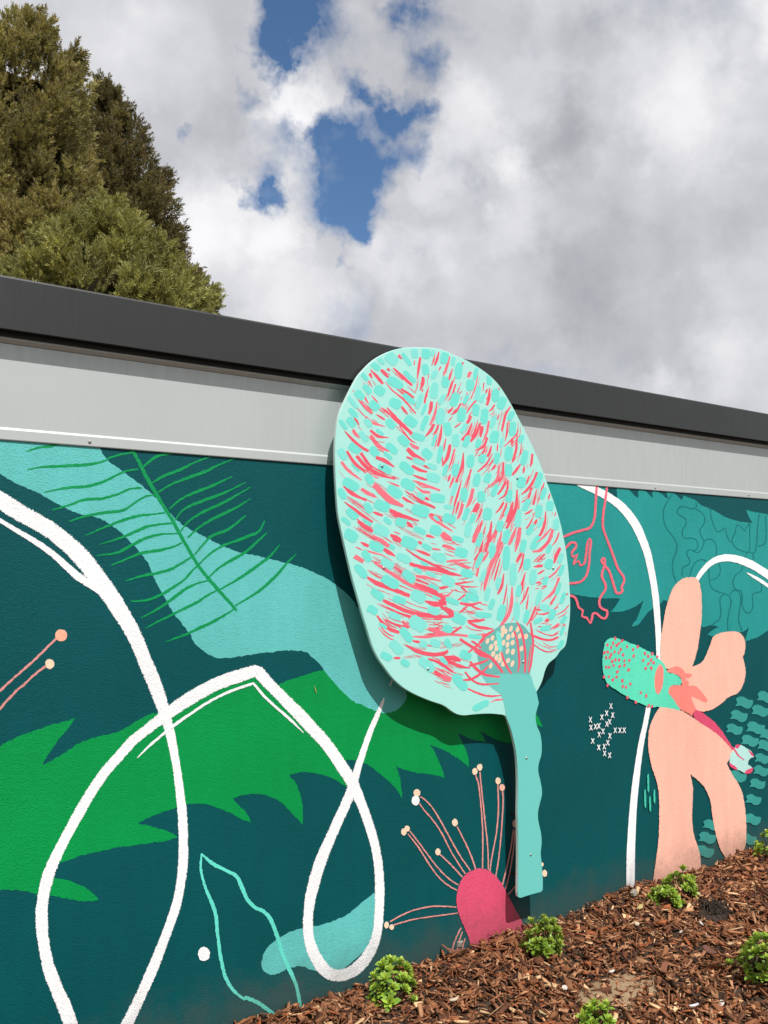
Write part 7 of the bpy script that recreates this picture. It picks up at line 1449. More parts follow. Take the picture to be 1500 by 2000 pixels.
'4647 3826 2 -1 4597 3760 4 -2 4527 3706 1 -1',
'3370 4187 2 1 3384 4168 4 3 3398 4148 2 1',
'4587 3998 2 -1 4547 3936 5 -3 4513 3915 2 -1',
'3664 3160 1 1 3697 3144 2 2 3734 3126 1 1',
'4797 2742 2 0 4792 2643 4 -1 4759 2558 4 -1 4686 2482 1 -1',
'4111 2741 0 1 4154 2729 -1 2 4205 2762 -1 1',
'4845 3540 2 0 4834 3426 5 0 4794 3348 5 -1 4741 3269 2 -1',
'3896 2952 0 2 3997 2939 1 4 4151 2910 0 2',
'3611 4389 2 1 3687 4328 4 4 3783 4277 4 4 3900 4178 2 1',
'3614 2613 1 1 3686 2584 2 3 3808 2553 0 1',
'3385 3072 1 1 3461 3033 1 1',
'3768 3545 1 2 3800 3528 3 4 3833 3516 1 2',
'4650 4409 2 0 4643 4398 4 -1 4635 4386 2 0',
'3427 3203 1 1 3489 3172 2 3 3552 3138 1 1',
'4432 4121 2 0 4405 4054 4 -1 4385 4013 2 0',
'3949 2470 0 2 4027 2467 -1 4 4085 2488 -1 1',
'5243 3059 1 -1 5194 3027 3 -2 5146 2995 1 -1',
'4057 4592 2 0 4047 4557 5 0 4030 4521 2 0',
'4151 2675 1 1 4250 2626 2 1 4260 2586 1 0',
'4551 3502 1 0 4528 3477 2 -1 4508 3449 1 0',
'3600 2682 1 1 3684 2646 1 2 3805 2601 1 3 3955 2568 1 3 4183 2546 0 1',
'3894 4404 1 0 3894 4353 2 0 3867 4289 1 0',
'4273 4501 2 0 4245 4436 5 -1 4233 4400 2 0',
'4096 2111 1 1 4142 2089 1 3 4194 2074 0 1',
'4673 4246 2 -1 4648 4212 4 -2 4623 4197 1 -1',
'4334 3593 1 0 4302 3510 2 0 4276 3438 1 0',
'5004 2852 2 -1 4964 2776 4 -2 4925 2736 2 -1',
'3645 4349 1 1 3708 4298 3 3 3788 4255 3 3 3886 4173 2 1',
'4253 3462 2 0 4242 3430 5 -1 4232 3398 2 0',
'4234 3412 2 0 4224 3381 4 -1 4214 3351 2 0',
'4278 3684 2 0 4232 3560 5 -1 4193 3455 2 0',
'3670 4448 1 2 3681 4444 3 4 3692 4440 1 2',
'4876 3437 1 0 4844 3348 2 0 4814 3289 1 0',
'4460 4119 1 0 4415 4029 2 -1 4348 3964 1 0',
'5116 3790 1 0 5066 3709 2 -1 5012 3652 2 -1 4947 3610 1 0',
'4599 3943 2 0 4584 3902 5 -1 4568 3877 2 -1',
'5243 2817 0 -1 5212 2813 1 -3 5181 2810 0 -1',
'4320 4432 2 0 4284 4341 5 -1 4238 4289 2 -1',
'4292 4377 2 0 4257 4289 4 -1 4213 4238 2 -1',
'4434 4331 1 0 4428 4314 2 0 4422 4297 1 0',
'4480 3145 2 -1 4463 3113 5 -1 4446 3082 2 -1',
'4234 3864 2 0 4214 3787 4 -1 4173 3728 2 -1',
'3428 4319 1 1 3445 4292 1 1',
'3410 3758 1 1 3463 3712 3 3 3540 3678 2 4 3638 3659 1 2',
'3400 3475 1 1 3455 3450 2 3 3507 3431 1 1',
'4552 3977 1 0 4507 3907 2 -1 4468 3883 1 -1',
'4011 3059 0 1 4043 3055 1 3 4076 3050 0 1',
'4257 2638 0 1 4358 2624 0 3 4472 2640 0 1',
'3421 3033 1 2 3518 3009 1 4 3608 2994 0 2',
'5204 3084 1 -1 5152 3050 2 -2 5102 3016 1 -1',
'4514 4502 1 0 4491 4405 2 0 4451 4320 1 0',
'5476 2707 1 -1 5430 2674 2 -2 5356 2651 1 -1',
'3995 4464 2 0 3995 4435 5 0 3980 4398 2 0',
'5432 2485 1 0 5424 2473 3 -1 5416 2461 1 0',
'4145 2233 0 1 4214 2218 1 2 4263 2204 0 1',
'4200 2804 0 1 4308 2782 0 3 4441 2779 0 1',
'4976 4062 2 0 4963 3945 5 0 4922 3842 2 0',
'3924 4381 1 0 3919 4369 3 0 3914 4357 1 0',
'3942 2517 1 1 4015 2492 2 3 4088 2468 1 1',
'3883 3772 0 1 3964 3744 1 2 4042 3733 0 1',
'4562 4029 1 0 4555 4001 3 0 4548 3972 1 0',
'4997 3109 1 0 4967 3070 3 -1 4937 3032 1 -1',
'5478 2485 1 0 5472 2474 2 -1 5465 2464 1 0',
'5206 3505 2 0 5192 3408 4 0 5154 3321 4 -1 5105 3277 2 -1',
'3497 4147 1 1 3542 4129 2 3 3586 4111 1 1',
'4033 2551 1 2 4112 2525 2 4 4192 2498 1 2',
'4891 4248 1 0 4835 4180 3 -1 4807 4096 3 0 4790 4037 1 0',
'5379 2412 1 -2 5315 2398 1 -5 5240 2408 -2 -4 5159 2435 -3 -4 5111 2460 -1 -1',
'5175 3652 1 0 5153 3577 2 0 5137 3539 1 0',
'4566 3364 1 0 4540 3318 2 -1 4511 3280 1 0',
'3391 3305 1 1 3456 3268 2 2 3532 3230 1 1',
'4736 4164 1 0 4725 4144 3 -1 4715 4125 1 0',
'3776 2582 1 1 3795 2561 3 2 3814 2545 1 1',
'3389 3735 1 1 3426 3690 2 2 3454 3668 1 1',
'5235 3042 0 -2 5193 3039 1 -4 5151 3036 0 -2',
'4572 3293 1 0 4530 3209 2 -1 4480 3125 1 0',
'5301 2492 1 -1 5268 2479 3 -3 5235 2465 1 -1',
'5478 2419 2 -1 5470 2407 4 -1 5462 2394 2 -1',
'5202 3656 1 0 5180 3582 2 0 5165 3544 1 0',
'3886 2905 0 1 3972 2876 1 2 4059 2841 2 2 4139 2798 1 1',
'4708 3084 2 0 4673 2992 5 -1 4648 2928 2 0',
'3507 3837 1 2 3565 3823 2 4 3625 3794 1 1',
'5106 3584 1 0 5069 3495 3 -1 4985 3453 1 -1',
'4519 4076 1 0 4489 4000 3 0 4467 3953 1 0',
'4379 4268 2 0 4368 4250 5 -1 4356 4231 2 -1',
'5322 2670 1 -1 5252 2635 2 -3 5174 2620 0 -4 5107 2629 0 -1',
'3765 4023 1 1 3824 3967 2 3 3865 3951 1 1',
'4524 3947 2 0 4491 3894 4 -2 4462 3876 1 -1']
BOLTS = '3559 3713 3575 2970 3981 2213 4919 3703 4992 1425 5029 649 4966 2201 5326 2961'
lay = 0.0003
for name, label, col, kind, s in MURAL:
    lay += 0.000006 if kind != 'brush' else .00005
    if kind == 'poly':
        pts = dec(s, 2); big_ = max(p[0] for p in pts) - min(p[0] for p in pts) > .12
        if big_: lay += .00008
        o = flat_poly(name, pts, -lay, pm(col), wall, .0011 if big_ else .0006, .007 if big_ else .004)
    elif kind == 'brush':
        o = flat_ribbon(name, dec(s, 4), -lay, pm(col, True), wall, .0003, .0002, .01); lay += .0002
    else:
        o = flat_ribbon(name, dec(s, 4), -lay, pm(col), wall, .0006, .00005, .006)
    if label: o['label'] = label

# ------------------------------------------------------------------ cut-out panel
board = tag(empty('flower_panel'), 'large mint paddle-shaped flower cut-out panel with coral brush strokes standing off the mural wall', 'panel')
BY, BT = -.085, .012
m_base = board_mat('panel_pale_mint', (166, 224, 214), .05)
m_edge = board_mat('panel_edge', (214, 236, 226), .1)
m_mint = board_mat('panel_mint', (112, 217, 205), .05); m_mint2 = board_mat('panel_mint_thin', (128, 219, 209), .05)
m_red = board_mat('panel_coral', (232, 86, 106), .06); m_red2 = board_mat('panel_coral_soft', (236, 112, 128), .08)
m_smear = board_mat('panel_coral_smear', (244, 112, 130), .06, True)
m_stem = board_mat('panel_teal', (108, 196, 188), .04); m_cone = board_mat('panel_grey_teal', (104, 176, 170), .10); m_seed = board_mat('panel_peach', (240, 204, 176), .06)
P = smooth_closed([np.array(p, float) for p in dec(OUTLINE, 2)], .012, R(75))
a = sum(P[i - 1][0] * P[i][1] - P[i][0] * P[i - 1][1] for i in range(len(P)))
if a < 0: P = P[::-1]
n = len(P)
bev = .0016
def inset(P, d):
    out = []
    for i in range(len(P)):
        t = P[(i + 1) % len(P)] - P[i - 1]; t = t / (np.linalg.norm(t) + 1e-9); out.append(P[i] + d * np.array([-t[1], t[0]]))
    return out
Pi = inset(P, bev)
v = [(p[0], BY, p[1]) for p in Pi] + [(p[0], BY + bev, p[1]) for p in P] + [(p[0], BY + BT, p[1]) for p in P]
f = [tuple(range(n))] + [(k * n + i, k * n + (i + 1) % n, (k + 1) * n + (i + 1) % n, (k + 1) * n + i) for k in range(2) for i in range(n)] + [tuple(range(2 * n, 3 * n))[::-1]]
sheet = mesh_obj('sheet', v, f, m_base, board)
bm = bmesh.new(); bm.from_mesh(sheet.data); bmesh.ops.recalc_face_normals(bm, faces=bm.faces[:])
bm.to_mesh(sheet.data); bm.free()
sheet.data.materials.append(m_edge)
for p in sheet.data.polygons:
    if abs(p.normal.y) < .5: p.material_index = 1
for xa, xb, z in ((1.95, 2.30, 1.62), (2.05, 2.40, 1.20)) : box_obj('batten', (xa, BY + BT + .0005, z), (xb, -.009, z + .04), m_edge, board)
for z in (.47, .235):
    V_, F1 = tube([(2.487, BY + BT + .0005, z), (2.487, -.006, z)], [.006, .006], 8); mesh_obj('standoff', V_, F1, charcoal_dark, board)
q = 0
def step(k):
    global q
    q += 1; return BY - .0001 - q * .0000007
for s in SMEARS: flat_ribbon('brush_smear', dec(s, 4), step(0), m_smear, sheet, .0006, 0, .01)
LATE = [i for i in range(len(STROKES)) if i % 3 == 0]
for i_, s in enumerate(STROKES):
    if i_ % 3: flat_ribbon('brush_stroke', dec(s, 4), step(1), m_red if random.random() < .8 else m_red2, sheet, .0005, 0, .01)
fo = [flat_ribbon('fine_brush_strokes', dec(s, 4), step(1.5), None, None, .0003, 0, .01) for s in FINE]
fv, ff, fb = [], [], 0
for i_, o_ in enumerate(fo):
    fv += [(v_.co.x, v_.co.y, v_.co.z) for v_ in o_.data.vertices]; ff += [tuple(fb + k_ for k_ in p_.vertices) for p_ in o_.data.polygons]; fb = len(fv)
    me_ = o_.data; bpy.data.objects.remove(o_); bpy.data.meshes.remove(me_)
tag(mesh_obj('fine_brush_strokes', fv, ff, m_red, sheet), kind='stuff')
for s in DABS: flat_poly('paint_dab', dec(s, 2), step(2), m_mint if random.random() < .75 else m_mint2, sheet, .0004, .008)
for i_ in LATE: flat_ribbon('brush_stroke', dec(STROKES[i_], 4), step(2), m_red if random.random() < .8 else m_red2, sheet, .0005, 0, .01)
tag(flat_poly('painted_stem', inset([np.array(p) for p in dec(STEM, 2)], 0.0), step(3), m_stem, sheet), 'teal painted stem running down the handle')
tag(flat_poly('painted_cone', dec(CONE, 2), step(4), m_cone, sheet), 'grey teal painted seed cone above the stem')
for s in SEEDS: flat_poly('painted_seed', dec(s, 2), step(5), m_seed, sheet, .0003, .006)
for s in OVERDAB: flat_poly('paint_dab', dec(s, 2), step(6), m_mint, sheet)
for s in OVER: flat_ribbon('brush_stroke', dec(s, 4), step(7), m_red, sheet, .0004, 0, .01)
bolt_m = metal_mat('bolt_steel', (.35, .4, .38), .4, .6, .3)
dv, df = dome(.0058, .004); b0 = None
for x, z in dec(BOLTS, 2):
    if b0 is None: b0 = bo = mesh_obj('bolt', dv, df, bolt_m, board)
    else: bo = b0.copy(); COL.objects.link(bo); bo.parent = board
    bo.location = (x, BY - .0007, z)

# ------------------------------------------------------------------ mulch
bark = attr_mat('bark_mulch', .78, .25, 0.0, 140.0)
PAL = np.array([s2l(c) for c in ((134, 88, 58), (112, 71, 46), (156, 106, 74), (90, 56, 38), (178, 130, 94), (124, 78, 50), (66, 43, 32), (208, 168, 126), (148, 84, 50), (160, 122, 92))]) 
PW = np.array([18, 18, 16, 12, 9, 14, 8, 4, 10, 4.]); PW /= PW.sum()
SAND = (2.47, -.545)
def chips(n, xr, yr, Lr, asp, tk, tilt, seed):
    g = np.random.default_rng(seed)
    x = g.uniform(*xr, n); y = g.uniform(*yr, n)
    keep = (((x - SAND[0]) / .20) ** 2 + ((y - SAND[1]) / .085) ** 2 > 1.0) | (g.random(n) < .62)
    x, y = x[keep], y[keep]; n = len(x)
    z = np.array([hgt(a, b) for a, b in zip(x, y)]) + g.uniform(-.003, .012, n)
    L = g.uniform(*Lr, n) * (1 + .4 * g.random(n) ** 3); Wd = L * g.uniform(*asp, n); H = g.uniform(*tk, n)
    yaw = g.uniform(0, 2 * np.pi, n); pit = g.normal(0, tilt, n); rol = g.normal(0, tilt * 1.3, n)
    base = np.array([[-1, -.8, -1], [1, -.5, -1], [1, .5, -1], [-1, .8, -1], [-1, -.8, 1], [1, -.5, 1], [1, .5, 1], [-1, .8, 1]], float)
    B = base[None] * np.stack([L / 2, Wd / 2, H / 2], 1)[:, None, :]
    B = B * (1 + g.normal(0, .22, (n, 8, 3)) * np.array([.6, 1, .5]))
    B[:, :, 2] += (B[:, :, 0] / L[:, None]) ** 2 * g.normal(0, .25, (n, 1)) * L[:, None]        # warped bark
    cy, sy, cp, sp, cr_, sr = np.cos(yaw), np.sin(yaw), np.cos(pit), np.sin(pit), np.cos(rol), np.sin(rol)
    Rx = np.zeros((n, 3, 3)); Rx[:, 0, 0] = 1; Rx[:, 1, 1] = cr_; Rx[:, 1, 2] = -sr; Rx[:, 2, 1] = sr; Rx[:, 2, 2] = cr_
    Ry = np.zeros((n, 3, 3)); Ry[:, 1, 1] = 1; Ry[:, 0, 0] = cp; Ry[:, 0, 2] = sp; Ry[:, 2, 0] = -sp; Ry[:, 2, 2] = cp
    Rz = np.zeros((n, 3, 3)); Rz[:, 2, 2] = 1; Rz[:, 0, 0] = cy; Rz[:, 0, 1] = -sy; Rz[:, 1, 0] = sy; Rz[:, 1, 1] = cy
    B = np.einsum('nij,nkj->nki', Rz @ Ry @ Rx, B) + np.stack([x, y, z], 1)[:, None, :]
    B[:, :, 1] = np.minimum(B[:, :, 1], -.006)
    Q = np.array([[0, 3, 2, 1], [4, 5, 6, 7], [0, 1, 5, 4], [1, 2, 6, 5], [2, 3, 7, 6], [3, 0, 4, 7]])
    Q = (Q[None] + (np.arange(n) * 8)[:, None, None]).reshape(-1, 4)
    c = PAL[g.choice(len(PAL), n, p=PW)] * g.uniform(.85, 1.42, (n, 1))
    return B.reshape(-1, 3), Q, np.repeat(c, 8, 0)
BXR, BYR = (.8, 5.8), (-1.55, -.008)
parts = [chips(10500, BXR, BYR, (.019, .050), (.28, .65), (.002, .006), .38, 1), chips(30000, BXR, BYR, (.009, .024), (.16, .5), (.0015, .0035), .45, 2), chips(4200, BXR, BYR, (.035, .08), (.05, .13), (.0015, .004), .26, 3)]
off = 0; Vs, Qs, Cs = [], [], []
for v, q_, c in parts: Vs.append(v); Qs.append(q_ + off); Cs.append(c); off += len(v)
mulch = np_mesh('bark_mulch', np.concatenate(Vs), np.concatenate(Qs), bark, None, np.concatenate(Cs))
tag(mulch, 'reddish brown bark mulch covering the garden bed', 'mulch', kind='stuff')
# sandy bare patch
sandm = simple_mat('sand', (.33, .225, .135), .95, .45, 90.0, .1, .006)
V, F_ = [(SAND[0], SAND[1], hgt(*SAND) + .012)], []
for k in range(1, 9):
    for i in range(40):
        a = 2 * math.pi * i / 40; rr = k / 8 * (1 + .22 * mnoise.noise((math.cos(a) * 2, math.sin(a) * 2, 1.1)))
        x, y = SAND[0] + .26 * rr * math.cos(a), SAND[1] + .12 * rr * math.sin(a)
        V.append((x, y, hgt(x, y) + .012 - .03 * (k / 8) ** 2 + .006 * mnoise.noise((x * 30, y * 30, 4))))
F_ = [(0, 1 + i, 1 + (i + 1) % 40) for i in range(40)] + [(1 + k * 40 + i, 1 + (k + 1) * 40 + i, 1 + (k + 1) * 40 + (i + 1) % 40, 1 + k * 40 + (i + 1) % 40) for k in range(7) for i in range(40)]
tag(mesh_obj('sand_patch', V, F_, sandm, smooth=True), kind='structure')

# ------------------------------------------------------------------ young shrubs
leafm = attr_mat('shrub_leaf', .34, .5, .22, 80.0); twigm = simple_mat('shrub_stem', (.10, .075, .04), .8, .3)
def leaf_geo(g, L, Wd, lift):
    t = [(0, 0), (.35, .62), (.72, 1.0), (1.0, .0)]
    cx = [0, .35, .72, 1.0]; w = [.10, .72, 1.0, .0]
    V = []
    for a, b in zip(cx, w):
        zc = lift * math.sin(a * 2.2) * L * .35
        V += [(a * L, -b * Wd / 2, zc + b * Wd * .16), (a * L, 0, zc), (a * L, b * Wd / 2, zc + b * Wd * .16)]
    F = []
    for k in range(3): F += [(3 * k, 3 * k + 3, 3 * k + 4, 3 * k + 1), (3 * k + 1, 3 * k + 4, 3 * k + 5, 3 * k + 2)]
    return np.array(V), F
def shrub(loc, rad, hh, nros, label, seed, tint=1.0):
    g = np.random.default_rng(seed); lean = g.normal(0, .22, 2); ell = g.uniform(.8, 1.25); ea = g.uniform(0, 3.14); x0, y0 = loc; z0 = hgt(x0, y0)
    root = tag(empty('young_shrub', (x0, y0, z0)), label, 'shrub', 'young shrubs planted in the mulch')
    for i in range(nros):
        f = (i + .5) / nros; pol = math.acos(1 - f * 1.02) if f < .98 else 1.5
        az = i * 2.39996 + g.normal(0, .25); d = np.array([math.sin(pol) * math.cos(az), math.sin(pol) * math.sin(az), math.cos(pol)])
        if g.random() < .12: continue
        rx_ = d[0] * math.cos(ea) + d[1] * math.sin(ea); ry_ = (-d[0] * math.sin(ea) + d[1] * math.cos(ea)) / ell; rx_ *= ell
        hz = max(.012, d[2] * hh) * g.uniform(.7, 1.12); rs_ = g.uniform(.7, 1.1)
        tip = np.array([(rx_ * math.cos(ea) - ry_ * math.sin(ea)) * rad * rs_ + lean[0] * hz, (rx_ * math.sin(ea) + ry_ * math.cos(ea)) * rad * rs_ + lean[1] * hz, hz]); sz = g.uniform(.7, 1.15)
        V, F = tube([(0, 0, -.01), tuple(tip * np.array([.45, .45, .4])), tuple(tip)], [.0028, .0022, .0016], 5)
        mesh_obj('stem', V, F, twigm, root)
        ax = d * np.array([.75, .75, 1]) + np.array([0, 0, .45]); B0 = basis(ax)
        Vs, Fs, Cs = [], [], []; o_ = 0
        nl = 20
        for k in range(nl):
            fr = k / (nl - 1); el = .15 + 1.25 * fr + g.normal(0, .1); a = k * 2.39996 + g.normal(0, .2)   # outer leaves open, inner upright
            ld = math.cos(el) * (math.cos(a) * B0[:, 1] + math.sin(a) * B0[:, 2]) + math.sin(el) * B0[:, 0]
            L = sz * (.034 - .014 * fr) * g.uniform(.8, 1.15); V_, F1 = leaf_geo(g, L, L * g.uniform(.34, .46), .5 - fr * .5)
            Bl = basis(ld); up = B0[:, 0]
            w = up - np.dot(up, Bl[:, 0]) * Bl[:, 0]
            if np.linalg.norm(w) > .05: w /= np.linalg.norm(w); Bl = np.stack([Bl[:, 0], np.cross(w, Bl[:, 0]), w], 1)
            Vs.append(V_ @ Bl.T + tip - B0[:, 0] * .010 * (1 - fr)); Fs += [tuple(o_ + q for q in ff) for ff in F1]; o_ += len(V_)
            c = np.array((.22, .41, .045)) * (1 - fr) + np.array((.58, .70, .10)) * fr
            Cs.append(np.repeat((c * g.uniform(.75, 1.2) * tint)[None], len(V_), 0))
        Vn = np.concatenate(Vs); np_mesh('leaf_rosette', Vn, np.array(Fs), leafm, root, np.concatenate(Cs), True)
    return root
shrub((1.755, -.185), .078, .122, 36, 'small bright green shrub in front of the white painted loop', 21)
shrub((2.465, -.200), .084, .120, 38, 'rounded green shrub at the foot of the pink painted flower', 22, .8)
shrub((3.200, -.215), .060, .075, 20, 'low spreading shrub in front of the two-legged peach petal', 23)
shrub((3.375, -.160), .066, .085, 20, 'green shrub tuft close to the wall beside the peach petal', 24, .9)
shrub((4.160, -.140), .080, .110, 26, 'pale green shrub furthest along the wall at the right edge', 25, 1.1)
shrub((2.945, -.785), .092, .180, 50, 'tallest green shrub at the right edge of the bed', 26, .95)
shrub((2.195, -.700), .050, .090, 22, 'small shrub nearest the camera at the bottom edge', 29, 1.05)

# ------------------------------------------------------------------ loose bits on the mulch
def flake(name, x, y, L, Wd, yaw, col, label, cat, curl=.3, th=.003, up=.012):
    V, F = [], []; n = 5
    for i in range(n):
        t = i / (n - 1); w = Wd * (.35 + .65 * math.sin(math.pi * (.12 + .76 * t))) * random.uniform(.85, 1.15)
        zc = curl * L * ((t - .5) ** 2) + up
        for s in (-1, 1):
            for h in (0, 1): V.append(((t - .5) * L, s * w / 2, zc + h * th))
    for i in range(n - 1):
        a = 4 * i; F += [(a + 1, a + 5, a + 7, a + 3), (a, a + 2, a + 6, a + 4), (a, a + 4, a + 5, a + 1), (a + 2, a + 3, a + 7, a + 6)]
    F += [(0, 1, 3, 2), (16, 18, 19, 17)]
    o = mesh_obj(name, V, F, simple_mat(name + '_mat', col, .7, .3, 60.0))
    o.location = (x, y, hgt(x, y) + .004); o.rotation_euler = (random.uniform(-.3, .3), random.uniform(-.2, .2), yaw)
    return tag(o, label, cat)
flake('fallen_leaf', 3.052, -0.200, 0.048, 0.022, 0.4, (0.55, 0.44, 0.17), 'curled yellow fallen leaf below the two-legged peach petal', 'leaf')
flake('fallen_leaf', 2.099, -0.548, 0.04, 0.018, 1.2, (0.5, 0.36, 0.18), 'pale tan fallen leaf near the bottom edge', 'leaf')
flake('pale_wood_chip', 2.547, -0.461, 0.032, 0.01, 0.1, (0.62, 0.58, 0.52), 'white splinter beside the bare sandy patch', 'wood chip')
flake('pale_wood_chip', 2.301, -0.463, 0.03, 0.018, 0.8, (0.64, 0.56, 0.48), 'pale cream chip left of the bare sandy patch', 'wood chip')
flake('pale_wood_chip', 3.134, -0.433, 0.03, 0.011, 1.0, (0.6, 0.57, 0.53), 'white upright splinter in front of the dark root clump', 'wood chip')
flake('pale_wood_chip', 3.001, -0.438, 0.026, 0.008, 0.2, (0.62, 0.58, 0.52), 'small white splinter in the middle of the mulch', 'wood chip')
flake('pale_wood_chip', 2.913, -0.289, 0.03, 0.018, 0.5, (0.52, 0.42, 0.3), 'pale knobbly chip under the yellow leaf', 'wood chip')
flake('pale_wood_chip', 2.572, -0.794, 0.034, 0.008, -0.4, (0.58, 0.58, 0.58), 'thin silvery splinter low in the mulch', 'wood chip')
flake('pale_wood_chip', 2.644, -0.852, 0.034, 0.016, 0.3, (0.6, 0.52, 0.44), 'pale chip near the tallest shrub', 'wood chip')
flake('pale_wood_chip', 1.912, -0.317, 0.036, 0.012, 0.0, (0.55, 0.44, 0.32), 'flat pale chip right of the shrub under the white loop', 'wood chip')
flake('bark_piece', 2.694, -0.579, 0.075, 0.026, 0.5, (0.2, 0.075, 0.04), 'large red-brown bark piece beside the bare sandy patch', 'bark', curl=0.5)
flake('bark_piece', 2.960, -0.591, 0.055, 0.034, 1.4, (0.14, 0.06, 0.04), 'broad flat dark red bark piece left of the tallest shrub', 'bark')
flake('bark_piece', 2.142, -0.041, 0.09, 0.014, 2.3, (0.2, 0.08, 0.045), 'upturned splinter of bark against the wall by the pink flower', 'bark', curl=0.8, up=0.02)
flake('stone', 3.144, -0.095, 0.04, 0.025, 0.3, (0.3, 0.27, 0.21), 'small pale stone by the foot of the white stem', 'stone', th=0.014)
flake('stone', 2.207, 0.009, 0.028, 0.024, 0.3, (0.36, 0.33, 0.27), 'small pale pebble at the foot of the pink stamens', 'stone', th=0.018)
# dark dead root clump
g = np.random.default_rng(77); rx, ry = 3.30, -.385; rz = hgt(rx, ry)
root = tag(empty('root_clump', (rx, ry, rz)), 'dark dead root clump lying in a hollow of the mulch', 'root clump')
Vs, Fs = [], []; o_ = 0
rootm = simple_mat('dead_root', (.045, .032, .024), .9, .4)
for i in range(46):
    a = g.uniform(0, 6.28); r = g.uniform(.02, .10); b = a + g.normal(1.2, .7)
    p0 = np.array([.04 * math.cos(a), .035 * math.sin(a), .03]); p2 = np.array([r * 1.2 * math.cos(b), r * math.sin(b), g.uniform(.0, .03)]); p1 = (p0 + p2) / 2 + np.array([0, 0, g.uniform(.01, .05)])
    V, F = tube([p0, p1, p2], [.004, .003, .0015], 5); Vs += V; Fs += [tuple(o_ + k for k in f) for f in F]; o_ += len(V)
mesh_obj('root_fibres', Vs, Fs, rootm, root)
bm = bmesh.new(); bmesh.ops.create_icosphere(bm, subdivisions=3, radius=.075)
for v in bm.verts: v.co = Vector((v.co.x, v.co.y * .8, v.co.z * .45)) * (1 + .25 * mnoise.noise(v.co * 30))
me = bpy.data.meshes.new('root_core'); bm.to_mesh(me); bm.free(); me.materials.append(rootm)
rc = bpy.data.objects.new('root_core', me); COL.objects.link(rc); rc.parent = root

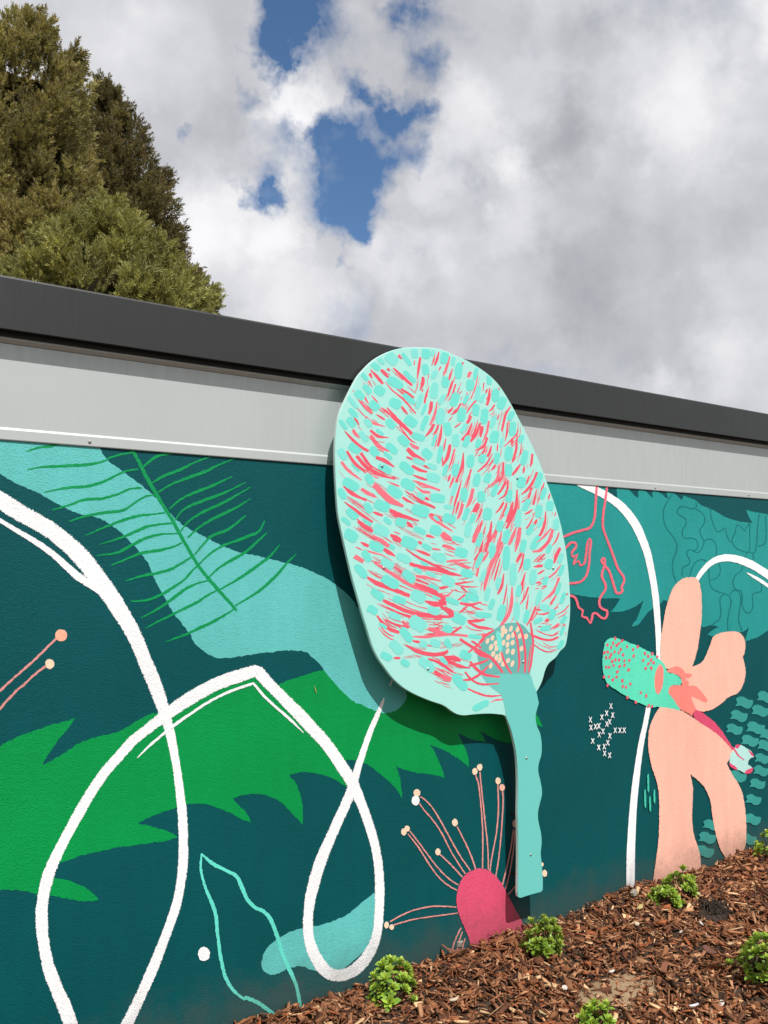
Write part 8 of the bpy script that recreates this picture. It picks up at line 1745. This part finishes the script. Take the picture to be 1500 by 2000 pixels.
# ------------------------------------------------------------------ conifers behind the roof
fol = attr_mat('conifer_foliage', .7, .2, .35, 6.0); barkm = simple_mat('conifer_bark', (.10, .075, .055), .9, .4, 12.0)
def prof(tab, d):
    return float(np.interp(d, [t[0] for t in tab], [t[1] for t in tab]))
def conifer(name, label, base, top, tab, col, seed, nlobe, lobe=(.26, .48), zmin=1.6, col2=None):
    g = np.random.default_rng(seed); bx, by = base
    root = tag(empty(name, (bx, by, -.09)), label, 'tree', 'conifers behind the roof'); Ht = top + .09
    n = 8; path = [(.06 * math.sin(k * 1.3), .05 * math.cos(k * 1.7), Ht * .93 * k / (n - 1)) for k in range(n)]
    V, F = tube(path, [.20 * (1 - k / n) + .02 for k in range(n)], 9); mesh_obj('trunk', V, F, barkm, root, smooth=True)
    zlo = zmin + .09; span = Ht - zlo
    cen, siz = [], []
    dirc = math.atan2(-2.6 - by, 0 - bx)                       # side that faces the photographer gets more of the lobes
    for i in range(nlobe):
        # area-weighted height
        while True:
            d = g.uniform(0.02, span)
            if g.random() < (prof(tab, d) + .15) / (tab[-1][1] + .15): break
        s = g.uniform(*lobe) * (.65 + .35 * min(1, d / 1.2))
        az = dirc + g.uniform(-math.pi, math.pi) * (.62 if g.random() < .8 else 1)
        rr = max(.0, prof(tab, d) - s * .55) * g.uniform(.80, 1.02)
        cen.append((rr * math.cos(az), rr * math.sin(az), Ht - d - .15 * s)); siz.append(s)
    cen = np.array(cen); siz = np.array(siz)
    # limbs to a share of the lobes
    Vs, Fs = [], []; o_ = 0
    for c in cen[::3]:
        z0 = max(.5, c[2] - .45 * math.hypot(c[0], c[1]) - .1)
        V, F = tube([(0, 0, z0), (c[0] * .5, c[1] * .5, (z0 + c[2]) / 2 - .05), tuple(c)], [.035, .022, .010], 5)
        Vs += V; Fs += [tuple(o_ + k for k in f) for f in F]; o_ += len(V)
    mesh_obj('limbs', Vs, Fs, barkm, root)
    # foliage: every lobe is a plume leaning outward and upward, set with feathery tufts of fine blades
    NT_, NB = 60, 26
    m = len(cen); out = cen.copy(); out[:, 2] = 0; out /= (np.linalg.norm(out, axis=1, keepdims=True) + 1e-6)
    pax = out * g.uniform(.35, .85, (m, 1)) + np.array([0, 0, .9]) + g.normal(0, .15, (m, 3)); pax /= np.linalg.norm(pax, axis=1, keepdims=True)
    s_ = g.beta(1.3, 1.1, (m, NT_))                                              # 0 base .. 1 tip of the plume
    rad = siz[:, None] * .62 * np.sqrt(np.clip(1.06 - s_, 0, 1)) * (.35 + .65 * np.minimum(1, s_ * 3))
    u = g.normal(0, 1, (m, NT_, 3)); u -= (u * pax[:, None, :]).sum(2, keepdims=True) * pax[:, None, :]; u /= np.linalg.norm(u, axis=2, keepdims=True)
    tp = cen[:, None, :] + pax[:, None, :] * ((s_ - .45) * 2.0 * siz[:, None])[:, :, None] + u * (rad * g.uniform(.55, 1.05, (m, NT_)))[:, :, None]
    ax = u * .55 + pax[:, None, :] * .85 + g.normal(0, .2, u.shape); ax /= np.linalg.norm(ax, axis=2, keepdims=True)
    tp = tp.reshape(-1, 3); ax = ax.reshape(-1, 3); k = len(tp)
    tl = g.uniform(.12, .21, k)
    tone = np.repeat(g.uniform(.72, 1.22, m), NT_) * g.uniform(.8, 1.2, k)
    hue = np.clip(np.repeat(g.normal(.4, .3, m), NT_) + g.normal(0, .22, k), 0, 1)
    cc = (np.array(col)[None] * (1 - hue[:, None]) + np.array(col2 or col)[None] * hue[:, None]) * tone[:, None]
    # blades
    t = g.uniform(0, .85, (k, NB)); st = tp[:, None, :] + ax[:, None, :] * (t * tl[:, None])[:, :, None]
    rd = g.normal(0, 1, (k, NB, 3)); rd -= (rd * ax[:, None, :]).sum(2, keepdims=True) * ax[:, None, :]; rd /= np.linalg.norm(rd, axis=2, keepdims=True)
    bd = ax[:, None, :] * .85 + rd * (.75 - .4 * t[:, :, None]); bl = tl[:, None] * g.uniform(.28, .5, (k, NB)) * (1.05 - .45 * t)
    en = st + bd * bl[:, :, None]
    wd = np.cross(bd, g.normal(0, 1, bd.shape)); wd /= (np.linalg.norm(wd, axis=2, keepdims=True) + 1e-6)
    w = g.uniform(.0045, .008, (k, NB, 1)); mid = st + (en - st) * .45
    V = np.stack([st, mid + wd * w, en, mid - wd * w], 2).reshape(-1, 3)
    Q = np.arange(len(V)).reshape(-1, 4)
    C = np.repeat(cc, NB * 4, 0)
    np_mesh('crown', V, Q, fol, root, C)
    # solid dark core added to fill the crown, inner shade in its colour
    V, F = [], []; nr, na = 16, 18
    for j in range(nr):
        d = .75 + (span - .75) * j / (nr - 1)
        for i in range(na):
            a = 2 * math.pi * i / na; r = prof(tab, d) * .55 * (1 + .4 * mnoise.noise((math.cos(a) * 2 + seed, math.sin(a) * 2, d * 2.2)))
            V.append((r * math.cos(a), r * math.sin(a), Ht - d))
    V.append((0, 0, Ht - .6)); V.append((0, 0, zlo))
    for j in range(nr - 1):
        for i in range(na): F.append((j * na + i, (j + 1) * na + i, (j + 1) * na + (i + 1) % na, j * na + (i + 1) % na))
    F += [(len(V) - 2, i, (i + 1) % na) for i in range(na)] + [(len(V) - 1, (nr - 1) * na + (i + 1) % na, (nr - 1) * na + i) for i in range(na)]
    mesh_obj('shade_core', V, F, INNER, root, smooth=True)
    return root
INNER = simple_mat('shade_core_mass', (.020, .018, .010), 1.0, .5, 9.0, .05)
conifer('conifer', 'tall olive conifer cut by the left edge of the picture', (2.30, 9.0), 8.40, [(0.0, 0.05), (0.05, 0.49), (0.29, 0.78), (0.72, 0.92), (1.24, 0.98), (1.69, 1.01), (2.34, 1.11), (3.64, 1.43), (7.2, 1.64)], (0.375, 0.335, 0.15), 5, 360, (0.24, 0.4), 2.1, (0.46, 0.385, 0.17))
conifer('conifer', 'darker brownish conifer behind, its right side outlined against the cloud', (4.16, 11.5), 9.46, [(0.0, 0.05), (0.29, 0.25), (0.67, 0.54), (1.13, 0.75), (1.63, 1.06), (2.13, 1.21), (2.51, 1.26), (3.06, 1.51), (3.64, 1.8), (8.26, 2.07)], (0.21, 0.19, 0.09), 6, 600, (0.28, 0.44), 2.1, (0.265, 0.205, 0.1))  # shade on the rear tree is put into its darker, browner foliage colours
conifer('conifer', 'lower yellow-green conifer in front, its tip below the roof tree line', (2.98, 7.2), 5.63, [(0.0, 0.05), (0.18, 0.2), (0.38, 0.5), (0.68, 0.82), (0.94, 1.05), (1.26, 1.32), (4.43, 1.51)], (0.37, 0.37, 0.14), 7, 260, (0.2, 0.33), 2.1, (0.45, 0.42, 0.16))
